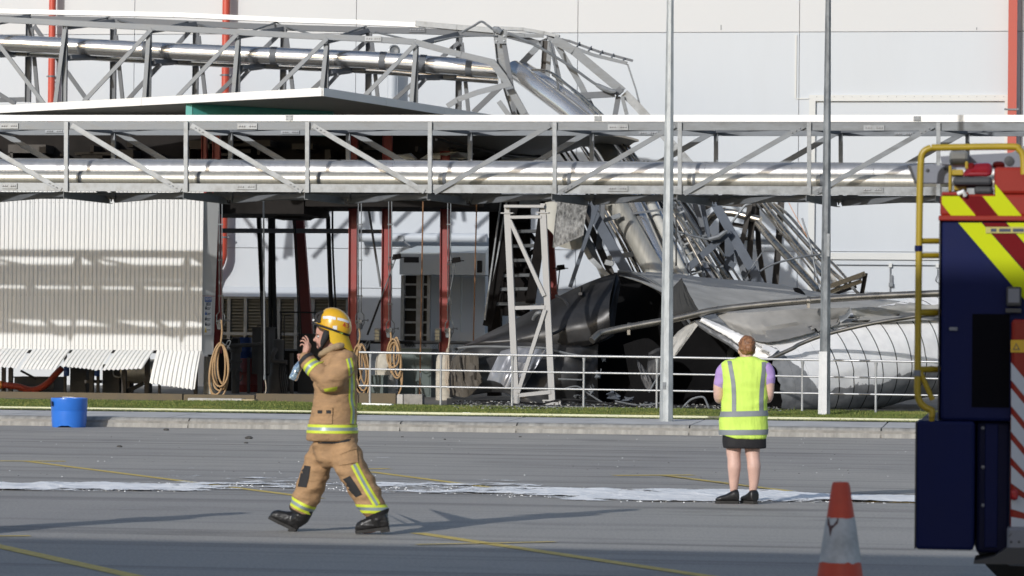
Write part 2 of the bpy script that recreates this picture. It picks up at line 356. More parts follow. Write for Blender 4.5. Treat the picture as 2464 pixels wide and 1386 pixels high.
# white powder spilled across the lot
def powder():
    m = bpy.data.materials.new('spilled_powder'); m.use_nodes = True; t = m.node_tree; N = t.nodes; L = t.links; b = N['Principled BSDF']
    at = N.new('ShaderNodeAttribute'); at.attribute_name = 'cover'
    tc = N.new('ShaderNodeTexCoord'); fs = []
    for sc, st in ((1.0, (.6, .9, 1)), (1.0, (2.0, 2.8, 1)), (20, (1, 1, 1))):
        mp = N.new('ShaderNodeMapping'); mp.inputs['Scale'].default_value = st; L.new(tc.outputs['Object'], mp.inputs['Vector'])
        n = N.new('ShaderNodeTexNoise'); n.inputs['Scale'].default_value = sc; n.inputs['Detail'].default_value = 8; n.inputs['Roughness'].default_value = .68; L.new(mp.outputs['Vector'], n.inputs['Vector']); fs.append(n.outputs['Fac'])
    def math_(op, a, c):
        x = N.new('ShaderNodeMath'); x.operation = op
        for i, q in enumerate((a, c)):
            if isinstance(q, (int, float)): x.inputs[i].default_value = q
            else: L.new(q, x.inputs[i])
        return x.outputs[0]
    s = math_('ADD', math_('MULTIPLY', fs[0], 1.9), math_('ADD', math_('MULTIPLY', fs[1], 1.5), math_('MULTIPLY', fs[2], .5)))
    s = math_('ADD', math_('SUBTRACT', s, 2.56), at.outputs['Fac'])
    mr = N.new('ShaderNodeMapRange'); mr.inputs['From Min'].default_value = 0; mr.inputs['From Max'].default_value = .12; L.new(s, mr.inputs['Value'])
    rp = N.new('ShaderNodeValToRGB'); rp.color_ramp.elements[0].position = .35; rp.color_ramp.elements[0].color = (.78, .78, .78, 1); rp.color_ramp.elements[1].position = .6; rp.color_ramp.elements[1].color = (.96, .96, .95, 1)
    L.new(fs[1], rp.inputs['Fac']); L.new(rp.outputs['Color'], b.inputs['Base Color']); b.inputs['Roughness'].default_value = .9; L.new(mr.outputs['Result'], b.inputs['Alpha'])
    bp = N.new('ShaderNodeBump'); bp.inputs['Distance'].default_value = .03; L.new(fs[1], bp.inputs['Height']); L.new(bp.outputs['Normal'], b.inputs['Normal'])
    # cover = how much powder lies at a place: densest along the wheel-track band
    band = [(-60, 1172, 9, 1.25), (200, 1171, 10, 1.25), (420, 1173, 12, .95), (620, 1168, 16, .60), (900, 1172, 17, .66), (1150, 1179, 18, .76), (1350, 1187, 17, .88), (1550, 1193, 16, 1.2), (1800, 1195, 14, 1.35), (2050, 1201, 10, 1.35), (2400, 1206, 7, 1.2)]
    def cov(px, py):
        for (x0, y0, w0, c0), (x1, y1, w1, c1) in zip(band[:-1], band[1:]):
            if px <= x1 or x1 == 2400:
                t_ = max(0, (px - x0) / (x1 - x0)); yc, hw, cc = lerp(y0, y1, t_), lerp(w0, w1, t_), lerp(c0, c1, t_); break
        d = abs(py - yc) / hw
        v = cc * (1 - .55 * d * d) if d < 1 else cc * max(-.3, .45 - (d - 1) * .9)
        if 300 < px < 1700:          # thin wisps off the far side of the band
            v = max(v, .47 - abs(py - (1152 + (px - 600) * .012)) / 22)
            for ax, ay, bx, by, hw2, c2 in ((390, 1136, 690, 1101, 2.2, .52), (860, 1103, 1050, 1099, 3, .40), (330, 1150, 760, 1153, 5, .62), (1230, 1060, 1700, 1064, 4, .34)):
                if ax < px < bx: v = max(v, c2 * (1 - abs(py - lerp(ay, by, (px - ax) / (bx - ax))) / hw2 * .6))
        return v
    pys = frange(1052, 1222, 130); pxs = frange(-60, 2400, 330); rows = [[G(a, c) for a in pxs] for c in pys]
    def lift(p, a, c): return .008 + max(0, min(1, cov(a, c))) * .024 * max(0, .35 + noise.fractal(Vector((p.x * 2.2, p.y * 3.0, 0)), 1.0, 2.0, 4))
    mb = MB(); mb.grid([[p + Vector((0, 0, lift(p, a, c))) for p, a in zip(r, pxs)] for r, c in zip(rows, pys)], smooth=False); me = mb.mesh('powder_spill', m)
    A = me.attributes.new('cover', 'FLOAT', 'POINT'); A.data.foreach_set('value', [cov(a, c) for c in pys for a in pxs])
    o = bpy.data.objects.new('powder_spill', me); C.objects.link(o); tag(o, 'white powder spilled in a long band across the asphalt', 'powder', kind='stuff')
    # lumps in the band
    rg = random.Random(9); mb = MB()
    for i in range(9000):
        px = rg.uniform(0, 2200); py = rg.uniform(1155, 1213)
        if cov(px, py) + rg.uniform(-.5, .3) < .75: continue
        p = G(px, py); r_ = rg.uniform(.005, .012)
        mb.lathe(p, (0, 0, 1), [(r_, 0), (r_ * .8, r_ * .55), (.001, r_ * .7)], n=5)
    obj('powder_lumps', mb, M['whitecap'], label='small clods of white powder lying along the spilled band', cat='powder', kind='stuff')
powder()
# stones and crumbs on the lot
rg = random.Random(4); M['stone'] = mat('dark_stone', (.07, .068, .065), .9, 0, .3, 20)
for px, py, s in ((599, 1056, .055), (592, 1067, .03), (288, 1076, .035), (400, 1036, .045), (1070, 1058, .02), (968, 1052, .018), (2252 - 1000, 1052, .02)):
    mb = MB(); c = G(px, py); prs = [(.001, 0), (s * .8, .001), (s, s * .35), (s * .6, s * .75), (.001, s * .85)]
    mb.lathe(c, (0, 0, 1), prs, 7, smooth=False); mb.v = [(c.x + (v[0] - c.x) * 1.3 + .01 * nz(v, 30), v[1] + .01 * nz(v, 31), v[2]) for v in mb.v]
    obj('stone', mb, M['stone'], loc=c, label={1070: 'tiny pebble on the asphalt right of the firefighter', 968: 'tiny pebble on the asphalt just right of the firefighter trousers', 1252: 'tiny pebble close to the kerb below the trestle', 599: 'largest dark stone on the asphalt in front of the kerb', 592: 'small dark stone just in front of the largest stone', 288: 'dark stone on the asphalt nearest below the blue drum', 400: 'dark flat stone lying close to the kerb right of the blue drum'}.get(px, 'tiny dark pebble on the open asphalt'), cat='stone', group='stones on the asphalt')
mb = MB()
for i in range(150):
    px, py = rg.uniform(0, 2200), rg.uniform(1045, 1150); c = G(px, py); r_ = rg.uniform(.005, .012)
    mb.lathe(c, (0, 0, 1), [(r_, 0), (r_ * .6, r_ * .5), (.001, r_ * .6)], n=5, mi=i % 2)
obj('grit', mb, [M['whitecap'], M['stone']], label='scattered crumbs of powder and grit on the asphalt', cat='grit', kind='stuff')
# ================================================================ big white factory building at the back
WY = 92.0
M['wallpanel'] = mat('white_insulated_panel', (.50, .535, .575), .55, 0, .035, .35, bump=.0015, bscale=1.5, stretch=(1.6, 1, .35))
M['wallpanel_up'] = mat('white_upper_panel', (.535, .55, .565), .55, 0, .02, .4)
M['trim'] = mat('white_trim', (.57, .58, .57), .5, 0, .03, 1)
M['gap'] = mat('joint_sealant', (.42, .42, .42), .8, 0, .1, 3)
fac = thing('factory_building', (X_at(1232, WY), WY, .2), 'long white panel clad factory building filling the background', 'building')
mb = MB(); mb.box((-45, WY + .12, -.3), (25, WY + 14, 17)); obj('wall_core', mb, M['gap'], fac)
zr = [(Z_at(78, WY, 1650), 14.5), (Z_at(597, WY, 700), Z_at(78, WY, 1650)), (Z_at(692, WY, 700), Z_at(597, WY, 700)), (.2, Z_at(692, WY, 700))]
zr[1] = (zr[1][0], zr[1][1])
vx = [-45] + [X_at(px, WY) for px in (-752, -218, 316, 850, 1384, 1918, 2452, 2986)] + [25]
for ri, (z0, z1) in enumerate(zr):
    for a, b_ in zip(vx[:-1], vx[1:]):
        if ri == 2 and a > X_at(800, WY): pass
        mb = MB(); g = .008; mb.box((a + g, WY, z0 + g), (b_ - g, WY + .1, z1 - g)); obj('wall_panel', mb, M['wallpanel_up'] if ri == 0 else M['wallpanel'], fac)
# framed doorway panel at the right
def rectP(px0, py0, px1, py1, Y):
    a, b_ = P(px0, py0, Y), P(px1, py1, Y); return a.x, a.z, b_.x, b_.z
x0, z0, x1, z1 = rectP(1948, 229, 2430, 608, WY)
fr = obj('door_frame', MB().box((x0, WY - .09, z0 - .17), (x1, WY - .002, z0)).box((x0, WY - .09, .3), (x0 + .17, WY - .002, z0 - .17)).box((x1 - .17, WY - .09, .3), (x1, WY - .002, z0 - .17)), M['trim'], fac)
mb = MB()
for i in range(22): mb.lathe((x0 + .2 + i * (x1 - x0 - .4) / 21, WY - .09, z0 - .05), (0, -1, 0), [(.012, 0), (.009, .008), (.001, .01)], 6)
obj('rivets', mb, M['bolt'], fr, kind='stuff')
xa, za, xb, zb = rectP(1978, 608, 2300, 626, WY); obj('trim_rail', MB().box((x0 + .17, WY - .07, zb), (x1 - .17, WY - .002, za)), M['trim'], fac)
# faint cable slots
for px, y0, y1 in ((1735, 60, 72), (2350, 66, 72)):
    a, b_ = P(px, y0, WY), P(px, y1, WY); obj('vent_slot', MB().box((a.x - .01, WY - .01, b_.z), (a.x + .012, WY - .001, a.z)), M['galv'], fac)
# shadow-gap flashing step beside the framed panel
a = P(1916, 84, WY); b_ = P(1946, 236, WY); obj('flashing', MB().box((a.x - .03, WY - .03, b_.z), (a.x + .02, WY - .001, a.z)).box((a.x, WY - .03, b_.z - .03), (b_.x, WY - .001, b_.z)), M['trim'], fac)

def wall_pipe(px, py0, py1, dia, name, label, m, clamps=(), Y=WY - .35, bend=None):
    r_ = dia / 2; t = thing(name, P(px, py1, Y), label, 'downpipe', 'red downpipes on the white wall')
    pts = [P(px, py0, Y)] + [Vector((P(px, py0, Y).x, Y, z)) for z in frange(P(px, py0, Y).z, P(px, py1, Y).z, 4)[1:]]
    if bend: pts = pts[:-1] + [pts[-1] + Vector((0, 0, .45))] + cat_rom([pts[-1] + Vector((0, 0, .2)), pts[-1] + Vector((-.08, 0, -.05)), pts[-1] + Vector((-.28, 0, -.35)), pts[-1] + Vector((-.36, 0, -.7)), pts[-1] + Vector((-.38, 0, -1.2))], 4)
    obj('pipe', MB().tube(pts, r_, 14), m, t)
    for c in clamps:
        p = P(px, c, Y); p.x = pts[0].x
        obj('clamp', MB().lathe(p - Vector((0, 0, .025)), (0, 0, 1), [(r_, 0), (r_ + .012, 0), (r_ + .012, .05), (r_, .05)], 14).box((p.x - r_ - .05, Y - .02, p.z - .02), (p.x + r_ + .05, Y + .02, p.z + .02)).box((p.x - .03, Y + r_ * .8, p.z - .02), (p.x + .03, WY, p.z + .02)), M['galv'], t)
wall_pipe(127, -40, 420, .20, 'downpipe', 'red downpipe on the white wall behind the upper truss, leftmost of three', M['redpipe'], (184,))
wall_pipe(545, -40, 632, .22, 'downpipe', 'orange red downpipe with an elbow low down beside the grey end panel', M['redpipe'], (181, 571), bend=True)
t = thing('downpipe', P(2434, 420, WY - .3), 'square dull red downpipe behind the fire engine, rightmost on the wall', 'downpipe', 'red downpipes on the white wall')
pa, pb = P(2438, -60, WY - .3), P(2438, 470, WY - .3); obj('pipe', MB().box((pa.x - .12, WY - .42, pb.z), (pa.x + .12, WY - .16, pa.z)), mat('dull_red_paint', (.42, .085, .06), .6, 0, .08, 1), t)
p = P(2434, 263, WY - .42); obj('clamp', MB().box((p.x - .19, WY - .45, p.z - .025), (p.x + .19, WY - .425, p.z + .02)).lathe((p.x - .17, WY - .45, p.z), (0, -1, 0), [(.03, 0), (.03, .03), (.001, .03)], 8).lathe((p.x + .17, WY - .45, p.z), (0, -1, 0), [(.03, 0), (.03, .03), (.001, .03)], 8), M['galv'], t)
# white vent pipe with a ring lamp on top, left of the collapsed bridge
p0, p1 = P(943, 250, WY - .5), P(943, 130, WY - .5)
t = thing('vent_pipe', p0, 'white vent pipe with a round cowl on the wall behind the upper truss', 'pipe')
obj('pipe', MB().tube([p0 - Vector((0, 0, 1.5)), (p0.x, p0.y, p1.z)], .14, 14), M['wallpanel'], t)
obj('cowl', MB().lathe((p0.x + .06, p0.y - .1, p1.z + .08), (.3, -1, .1), [(.08, -.1), (.16, -.08), (.17, .04), (.13, .06), (.11, .02), (.001, .0)], 18), M['galv_lt'], t)
# horizontal conduit, sockets and cable drops on the right
t = thing('conduit', P(2010, 638, WY - .05), 'thin grey conduit along the white wall with two socket boxes', 'conduit')
z = P(2142, 638, WY - .05).z; obj('conduit_run', MB().tube([(X_at(2008, WY), WY - .04, z), (X_at(2300, WY), WY - .04, z)], .014, 6).tube([(X_at(2142, WY), WY - .04, z), (X_at(2142, WY), WY - .04, P(2142, 712, WY).z)], .018, 6), M['galv'], t)
for px in (2142, 2255):
    x = X_at(px, WY); obj('socket_box', MB().box((x - .045, WY - .09, z - .06), (x + .045, WY - .002, z + .05)), M['trim'], t)
x = X_at(2144, WY); zz = P(2143, 676, WY).z; obj('switch', MB().box((x - .02, WY - .08, zz - .05), (x + .04, WY - .003, zz + .16)).box((x - .06, WY - .12, zz - .16), (x + .05, WY - .003, zz - .05)), M['galv'], t)
p = P(2256, 648, WY - .06); obj('cable', MB().tube(cat_rom([p, p + Vector((.0, 0, -.15)), p + Vector((-.05, 0, -.3)), p + Vector((.05, 0, -.38)), p + Vector((.14, 0, -.3))], 4), .01, 5), M['black'], t)
# fat white pipe with a bracket across the shaded part of the wall
t = thing('wall_pipe', P(900, 575, WY - .3), 'fat white horizontal pipe on the shaded wall above the switch cabinet', 'pipe')
zc = P(1000, 572, WY - .3).z; obj('pipe', MB().tube([(X_at(868, WY), WY - .3, zc), (X_at(1175, WY), WY - .3, zc)], .13, 14), M['wallpanel'], t)
p = P(968, 578, WY - .4); obj('bracket', MB().box((p.x - .12, WY - .46, p.z - .03), (p.x + .05, WY - .40, p.z + .12)).tube([p, p + Vector((.22, 0, -.16))], .03, 6), M['galv_lt'], t)
# another fat wall pipe seen behind the fallen beams
t = thing('wall_pipe', P(1800, 565, WY - .3), 'short white wall pipe with a valve seen between the fallen brown posts', 'pipe')
zc = P(1830, 566, WY - .3).z; obj('pipe', MB().tube([(X_at(1770, WY), WY - .3, zc), (X_at(1870, WY), WY - .3, zc)], .13, 12), M['wallpanel'], t)
p = P(1828, 545, WY - .4); obj('valve', MB().lathe(p, (0, -1, 0), [(.07, 0), (.07, .06), (.001, .07)], 10).tube([p, p + Vector((0, 0, -.22))], .03, 6), M['galv_lt'], t)

# louvred intake at ground level, with its frame and single blades
x0, z0, x1, z1 = rectP(536, 716, 842, 842, WY - .1)
lv = thing('louvre', ((x0 + x1) / 2, WY, z1), 'wide louvred intake in an aluminium frame low on the white wall', 'louvre')
obj('louvre_back', MB().box((x0, WY - .02, z1), (x1, WY - .004, z0)), M['black'], lv)
M['blade'] = mat('louvre_blade', (.20, .19, .155), .45, .5, .35, 1.5, stretch=(.5, 1, 6))
mull = [536, 553, 593, 673, 714, 755, 796, 838]; mx = [X_at(q, WY - .1) for q in mull]
fm = MB()
for x in mx: fm.box((x - .045, WY - .2, z1), (x + .045, WY - .03, z0))
zz = P(700, 804, WY - .1).z; fm.box((x0, WY - .21, zz - .04), (x1, WY - .031, zz + .04)); fm.box((x0, WY - .21, z0 - .03), (x1, WY - .031, z0 + .05))
obj('louvre_frame', fm, M['galv_lt'], lv)
bl = {}
for a, b_ in zip(mx[:-1], mx[1:]):
    wd = b_ - a - .09
    me = MB().slab([(-wd / 2, -.06, -.05), (wd / 2, -.06, -.05), (wd / 2, .05, .035), (-wd / 2, .05, .035)], (0, 0, .012)).mesh('blade', M['blade'])
    n = 16
    for i in range(n): inst('blade', me, lv, ((a + b_) / 2, WY - .09, z1 + (i + .5) * (z0 - z1) / n))
# flashing hood over the louvre
xh0, zh0, xh1, zh1 = rectP(536, 690, 842, 716, WY - .1); obj('hood', MB().hexa([(xh0, WY - .02, zh0), (xh1, WY - .02, zh0), (xh1, WY - .02, zh1), (xh0, WY - .02, zh1)], [(xh0, WY - .06, zh0), (xh1, WY - .06, zh0), (xh1, WY - .30, zh1), (xh0, WY - .30, zh1)]), M['wallpanel'], lv)

# grey electrical hood and the glazed cabinet door under it
EY = 89.0
t = thing('switch_cabinet', P(1060, 850, EY), 'grey sheet metal hood over a narrow dark glazed cabinet in the loading bay', 'cabinet')
M['hood'] = mat('hood_grey', (.42, .46, .48), .45, .2, .08, 1.2)
x0, z0, x1, z1 = rectP(962, 590, 1168, 662, EY); z2 = P(1000, 608, EY).z; xin = X_at(995, EY)
obj('hood', MB().hexa([(x0, EY, z1), (x1, EY, z1), (x1, EY + 1.6, z1), (x0, EY + 1.6, z1)], [(x0, EY, z2), (x1, EY, z2), (x1, EY + 1.6, z2), (x0, EY + 1.6, z2)]).hexa([(x0, EY, z2 + .002), (x1, EY, z2 + .002), (x1, EY + 1.6, z2 + .002), (x0, EY + 1.6, z2 + .002)], [(xin, EY + .5, z0), (x1, EY + .5, z0), (x1, EY + 1.6, z0), (xin, EY + 1.6, z0)]), M['hood'], t)
for q in ((972, 618, 1008, 632), (1148, 627, 1160, 656)):
    a0, b0, a1, b1 = rectP(*q, EY); obj('opening', MB().box((a0, EY - .012, b1), (a1, EY - .002, b0)), M['black'], t)
for q in ((965, 662, 1008, 845), (1010, 662, 1034, 845)):
    a0, b0, a1, b1 = rectP(*q, EY + .3); fr = obj('door', MB().box((a0, EY + .3, b1), (a0 + .09, EY + .42, b0)).box((a1 - .09, EY + .3, b1), (a1, EY + .42, b0)), M['galv_lt'], t)
    for k in range(6):
        zk = lerp(b1, b0, (k + .2) / 6); obj('rail', MB().box((a0 + .09, EY + .32, zk), (a1 - .09, EY + .40, zk + .05)), M['galv_lt'], fr)
    obj('pane', MB().box((a0 + .09, EY + .43, b1), (a1 - .09, EY + .45, b0)), mat('dark_glass', (.010, .011, .013), .45, 0, .1, 1, spec=.15), fr)
a0, b0, a1, b1 = rectP(1034, 660, 1166, 850, EY + 1.7); obj('side_box', MB().box((a0, EY + 1.7, b1), (a1, EY + 2.6, b0)), M['wallpanel'], t)
a0, b0, a1, b1 = rectP(1040, 800, 1180, 960, EY + .9); obj('plinth', MB().box((a0, EY + .9, .2), (a1, EY + 1.68, b0)), M['wallpanel'], t)
p0, p1 = P(1110, 662, EY + 1), P(1110, 800, EY + 1); obj('conduit', MB().tube([p0, (p0.x, p0.y, p1.z)], .03, 8), M['hood'], t)
# ================================================================ tanker loading bay
CLY = 78.0
def mpx(px, Y): return px * Y / FPX * 1.008      # pixels to metres at a distance
bay = thing('loading_bay', (X_at(300, CLY), CLY, .2), 'tanker loading bay with white corrugated cladding, red columns and a flat canopy', 'loading bay')
M['clad'] = mat('white_corrugated_sheet', (.67, .675, .665), .45, 0, .03, 1.2, stretch=(1, 1, .2))
M['endpanel'] = mat('grey_white_panel', (.60, .61, .61), .5, 0, .05, .8)
def corr(a, b_):
    """corrugated section points between x a..b (x, y offset)"""
    p = .1055; out = []; k = math.floor(a / p)
    x = k * p
    while x < b_ + p:
        for dx, dy in ((0, 0), (.30 * p, 0), (.46 * p, -.024), (.80 * p, -.024), (.96 * p, 0)):
            if a - 1e-6 <= x + dx <= b_ + 1e-6: out.append((x + dx, dy))
        x += p
    return out
ztop, zbot = P(200, 428, CLY).z, P(200, 841, CLY).z
shx = [X_at(px, CLY) for px in (-223, -123, -23, 77, 177, 277, 377, 486)]
for a, b_ in zip(shx[:-1], shx[1:]):
    pr = corr(a - .02, b_ + .02); ys = frange(zbot, ztop, 6)
    mb = MB(); mb.grid([[(x, CLY + dy + (.006 if int(round(a * 7)) % 2 else 0) + .006 * nz((x * .7, z * .5, 2)), z) for x, dy in pr] for z in ys], smooth=False, th=(0, .004, 0)); obj('cladding_sheet', mb, M['clad'], bay)
# rows of screws over the sheets
mb = MB()
for py in (487, 710, 832):
    for px in range(8, 486, 11):
        p = P(px, py, CLY - .026); mb.lathe(p, (0, -1, 0), [(.007, 0), (.007, .004), (.001, .006)], 5)
obj('screws', mb, M['bolt'], bay, kind='stuff')
# bottom sheets blown outwards
flare = [((-123, 842), (-23, 842), (-150, 886), (-58, 887), .42), ((-23, 842), (76, 842), (-55, 880), (44, 886), .42), ((80, 841), (172, 841), (47, 889), (137, 889), .40), ((177, 841), (275, 840), (149, 881), (243, 891), .44), ((280, 840), (374, 839), (246, 891), (345, 887), .40), ((378, 839), (485, 838), (360, 922), (470, 938), .22)]
for (a, b_, c, d, out) in flare:
    A, B, Cc, D = P(*a, CLY), P(*b_, CLY), P(*c, CLY - out), P(*d, CLY - out); mb = MB()
    A.z = B.z = zbot + .0
    L_ = (B - A).length; pr = corr(0, L_); rows = []
    for t_ in frange(0, 1, 6):
        l, r_ = A.lerp(Cc, t_), B.lerp(D, t_); bow = .05 * math.sin(t_ * math.pi)
        rows.append([l.lerp(r_, x / L_) + Vector((0, dy * 1.3 - bow - .012, .010 * nz((x * 3, t_ * 2, a[0])) + (.018 * (dy / .024 + .5) if t_ == 1 else 0))) for x, dy in pr])
    mb.grid(rows, smooth=False, th=(0, .004, .002)); obj('bent_sheet', mb, M['clad'], bay)
# grey end return with a sign
q = [P(486, 472, CLY + .01), P(527, 470, CLY + .36), P(513, 853, CLY + .36), P(486, 853, CLY + .01)]
q[1].z = q[0].z; q[3].z = q[2].z = P(486, 853, CLY).z
zj = P(486, 712, CLY).z
def endq(t): return q[3].lerp(q[0], t), q[2].lerp(q[1], t)
tj = (zj - q[3].z) / (q[0].z - q[3].z)
for t0, t1 in ((0, tj - .0015), (tj + .0015, 1)):
    a, b_ = endq(t0); d, c = endq(t1); obj('end_panel', MB().slab([a, b_, c, d], (-.06, .02, 0)), M['endpanel'], bay)
crk = [P(518, 610, CLY + 1.0), P(508, 606, CLY + .9)]
# bulk over the bay: shade slabs and backdrop, shade under the canopy painted dark
M['bulk'] = mat('bay_shade_dark', (.022, .020, .019), .9, 0, .35, 1.0, spec=.08)
BY = 80.6
zl, zr_ = P(640, 520, BY).z, P(1000, 504, BY).z; xs0, xs1, xs2 = X_at(-260, BY), X_at(762, BY), X_at(1186, BY); zt = 7.0
obj('shade_slab', MB().box((xs0, 79.0, zl), (xs1, BY + 1.4, zl + .35)).hexa([(xs1 - .5, BY + .01, zl - .05), (xs1 + .02, BY + .01, zl + .2), (xs1 + .02, BY + .01, zl + .36), (xs1 - 1.2, BY + .01, zl - .05)], [(xs1 - .5, BY + 1.5, zl - .05), (xs1 + .02, BY + 1.5, zl + .2), (xs1 + .02, BY + 1.5, zl + .36), (xs1 - 1.2, BY + 1.5, zl - .05)]), M['bulk'], bay)  # front lip carried forward to shade the columns
obj('shade_beam', MB().box((xs1 + .03, 79.0, zr_), (xs2, BY + 1.4, zr_ + .35)), M['bulk'], bay)
obj('shade_backdrop', MB().box((xs0, BY + .9, zl + .36), (xs2, BY + 1.2, 6.75)), M['bulk'], bay)  # dark backdrop put in for the unlit open space
mb = MB(); rg = random.Random(12)
for i in range(26):       # pipes, trays and ducts in the dark service floor
    px = rg.uniform(-80, 1180); w_ = rg.choice((6, 8, 14, 50, 90)); y0 = rg.uniform(330, 375); p0, p1 = P(px, y0, BY + .3), P(px + w_, y0 + rg.uniform(6, 30), BY + .3)
    mb.box((p0.x, BY + .1, p1.z), (p1.x, BY + .85, p0.z))
obj('service_duct', mb, M['brown'], bay, kind='stuff')
# columns
def column(pts, wpx, Y, m, name='column', depth=.16):
    a, b_ = P(*pts[0], Y), P(*pts[1], Y); w_ = mpx(wpx, Y); mb = MB(); mb.chan(a, b_, depth, w_, .016, up=(1, 0, 0)); mb.box((min(a.x, b_.x) - .1, Y - .12, .2), (min(a.x, b_.x) - .1 + .001, Y - .119, .201)) if False else None
    return obj(name, mb, m, bay)
column(((492, 300), (492, 842)), 13, 79.5, M['red']); column(((521, 300), (524, 850)), 18, 79.6, M['red'])
column(((851, 320), (848, 950)), 20, 80.3, M['red']); column(((933, 320), (928, 850)), 22, 80.3, M['red']); column(((1072, 320), (1069, 906)), 22, 80.3, M['red'])
column(((1317, 480), (1334, 735)), 19, 83.0, M['red'])
column(((716, 500), (741, 830)), 27, 84.0, mat('dark_red_paint', (.16, .03, .03), .6, 0, .2, 2))  # darker red than the other columns
column(((622, 500), (640, 900)), 9, 84.0, M['black'])
a, b_ = P(525, 555, 83.4), P(848, 556, 83.4); obj('tie_beam', MB().bar(a, b_, .12, mpx(11, 83.4)), M['dull'], bay)
a, b_ = P(864, 557, 83.4), P(925, 557, 83.4); obj('tie_beam', MB().bar(a, b_, .12, mpx(9, 83.4)), M['dull'], bay)
# canopy: flat roof with a white fascia, its near corner pointing at the viewer
cor = P(776, 231, 72.6); zc = cor.z
cl, cr = G(0, 272, zc), G(1050, 273.5, zc); dl, dr = (cl - cor).normalized(), (cr - cor).normalized()
le, re = cor + dl * 11.5, cor + dr * 9.5
FH = mpx(20, 73)
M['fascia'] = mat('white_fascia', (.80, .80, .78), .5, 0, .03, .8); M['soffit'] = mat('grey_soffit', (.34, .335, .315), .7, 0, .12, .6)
can_back = Vector((cor.x + .5, cor.y + 9.6, zc))
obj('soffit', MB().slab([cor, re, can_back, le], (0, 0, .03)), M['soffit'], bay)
obj('roof', MB().slab([p + Vector((0, 0, .12)) for p in (cor, re, can_back, le)], (0, 0, FH - .14)), M['endpanel'], bay)
def fascia(a, b_, out, n):
    for i in range(n):
        p, q_ = a.lerp(b_, i / n + .0006), a.lerp(b_, (i + 1) / n - .0006)
        obj('fascia', MB().slab([p, q_, q_ + Vector((0, 0, FH)), p + Vector((0, 0, FH))], out), M['fascia'], bay)
fascia(cor, le, Vector((-.015, -.02, 0)), 2); fascia(cor, re, Vector((.02, -.005, 0)), 3)
# teal beam end under the canopy
a = G(446, 249, zc); b_ = a + Vector((mpx(16, a.y), 0, 0)); ty = a.y + .05; tb = MB(); tb.box((a.x, ty, zc - .6), (b_.x, ty + .15, zc - .004)); tb.hexa([(b_.x, ty + .02, zc - .6), (b_.x + 2.8, ty + 2.5, zc - .6), (b_.x + 2.8, ty + 2.65, zc - .6), (b_.x, ty + .15, zc - .6)], [(b_.x, ty + .02, zc - .005), (b_.x + 2.8, ty + 2.5, zc - .005), (b_.x + 2.8, ty + 2.65, zc - .005), (b_.x, ty + .15, zc - .005)])
obj('canopy_beam', tb, M['teal'], bay)
# beams under the torn right end of the roof
tr = thing('roof_sheet', P(1300, 350, 80), 'dark torn roof sheet sagging behind the right half of the pipe bridge', 'roof sheet')
rows = []
for t_ in frange(0, 1, 8):
    top = [P(x, y, 76.2) for x, y in ((1035, 316), (1150, 318), (1300, 318), (1440, 320), (1537, 340))]; bot = [P(x, y, 83) for x, y in ((1035, 392), (1150, 392), (1280, 388), (1400, 355), (1505, 356))]
    rows.append([a.lerp(b_, t_) + Vector((0, 0, .07 * nz((i * .8, t_ * 2, 5)))) for i, (a, b_) in enumerate(zip(cat_rom(top, 4), cat_rom(bot, 4)))])
mb = MB(); mb.grid(rows, smooth=True, th=(0, 0, .05)); obj('sheet', mb, mat('roof_underside', (.13, .125, .115), .6, .2, .2, 1), tr)
mb = MB()
for a, b_ in (((1050, 330, 77), (1280, 386, 82.5)), ((1080, 350, 79.5), (1300, 372, 82))): mb.bar(P(*a) - Vector((0, 0, .05)), P(*b_) - Vector((0, 0, .05)), .06, .06)
obj('purlin', mb, M['black'], tr)
# crumpled pale panels on top of the pipes
mb = MB(); rg = random.Random(2)
for pts in (((1010, 383), (1030, 370), (1075, 375), (1100, 366), (1140, 370), (1125, 383)), ((1200, 386), (1270, 380), (1320, 384), (1300, 390)), ((950, 374), (985, 370), (1000, 384), (955, 386))):
    mb.slab([P(x, y, 80.2 + rg.uniform(-.5, .5)) for x, y in pts], (0, .25, .03))
obj('torn_panel', mb, M['clad'], tr)

# safety sign on the end panel
def text_obj(name, body, size, loc, ux, uz, m, parent, align='LEFT', ext=.002, fit=None):
    cu = bpy.data.curves.new(name, 'FONT'); cu.body = body; cu.size = size; cu.align_x = align; cu.extrude = ext; cu.resolution_u = 2
    o = bpy.data.objects.new('tmp_text', cu); C.objects.link(o); bpy.context.view_layer.update()
    me = bpy.data.meshes.new_from_object(o.evaluated_get(bpy.context.evaluated_depsgraph_get()))
    bpy.data.objects.remove(o); bpy.data.curves.remove(cu)
    fx = fit / max(1e-6, max(v.co.x for v in me.vertices) - min(v.co.x for v in me.vertices)) if fit else 1.0
    ux, uz = Vector(ux).normalized(), Vector(uz).normalized(); nn = ux.cross(uz); off = OFF[parent.name]
    for v in me.vertices: v.co = Vector(loc) + ux * v.co.x * fx + uz * v.co.y + nn * v.co.z - off
    me.materials.clear(); me.materials.append(m); return obj(name, me, m, parent)
sx = (q[2] - q[3]); sx.z = 0; sx.normalize(); sn = Vector((sx.y, -sx.x, 0)); up = Vector((0, 0, 1))
tlen = (q[2] - q[3]).length
s0 = P(487, 806, CLY) + sx * .05 + sn * .004; sH = P(487, 713, CLY).z - s0.z; sW = tlen * .66
sg = thing('sign', s0, 'white safety sign headed CONDITIONS OF ENTRY on the grey end panel', 'sign')
def sq(u0, v0, u1, v1, d=.006, lift=0.0): return MB().slab([s0 + sx * sW * u + up * sH * v + sn * lift for u, v in ((u0, v0), (u1, v0), (u1, v1), (u0, v1))], sn * d)
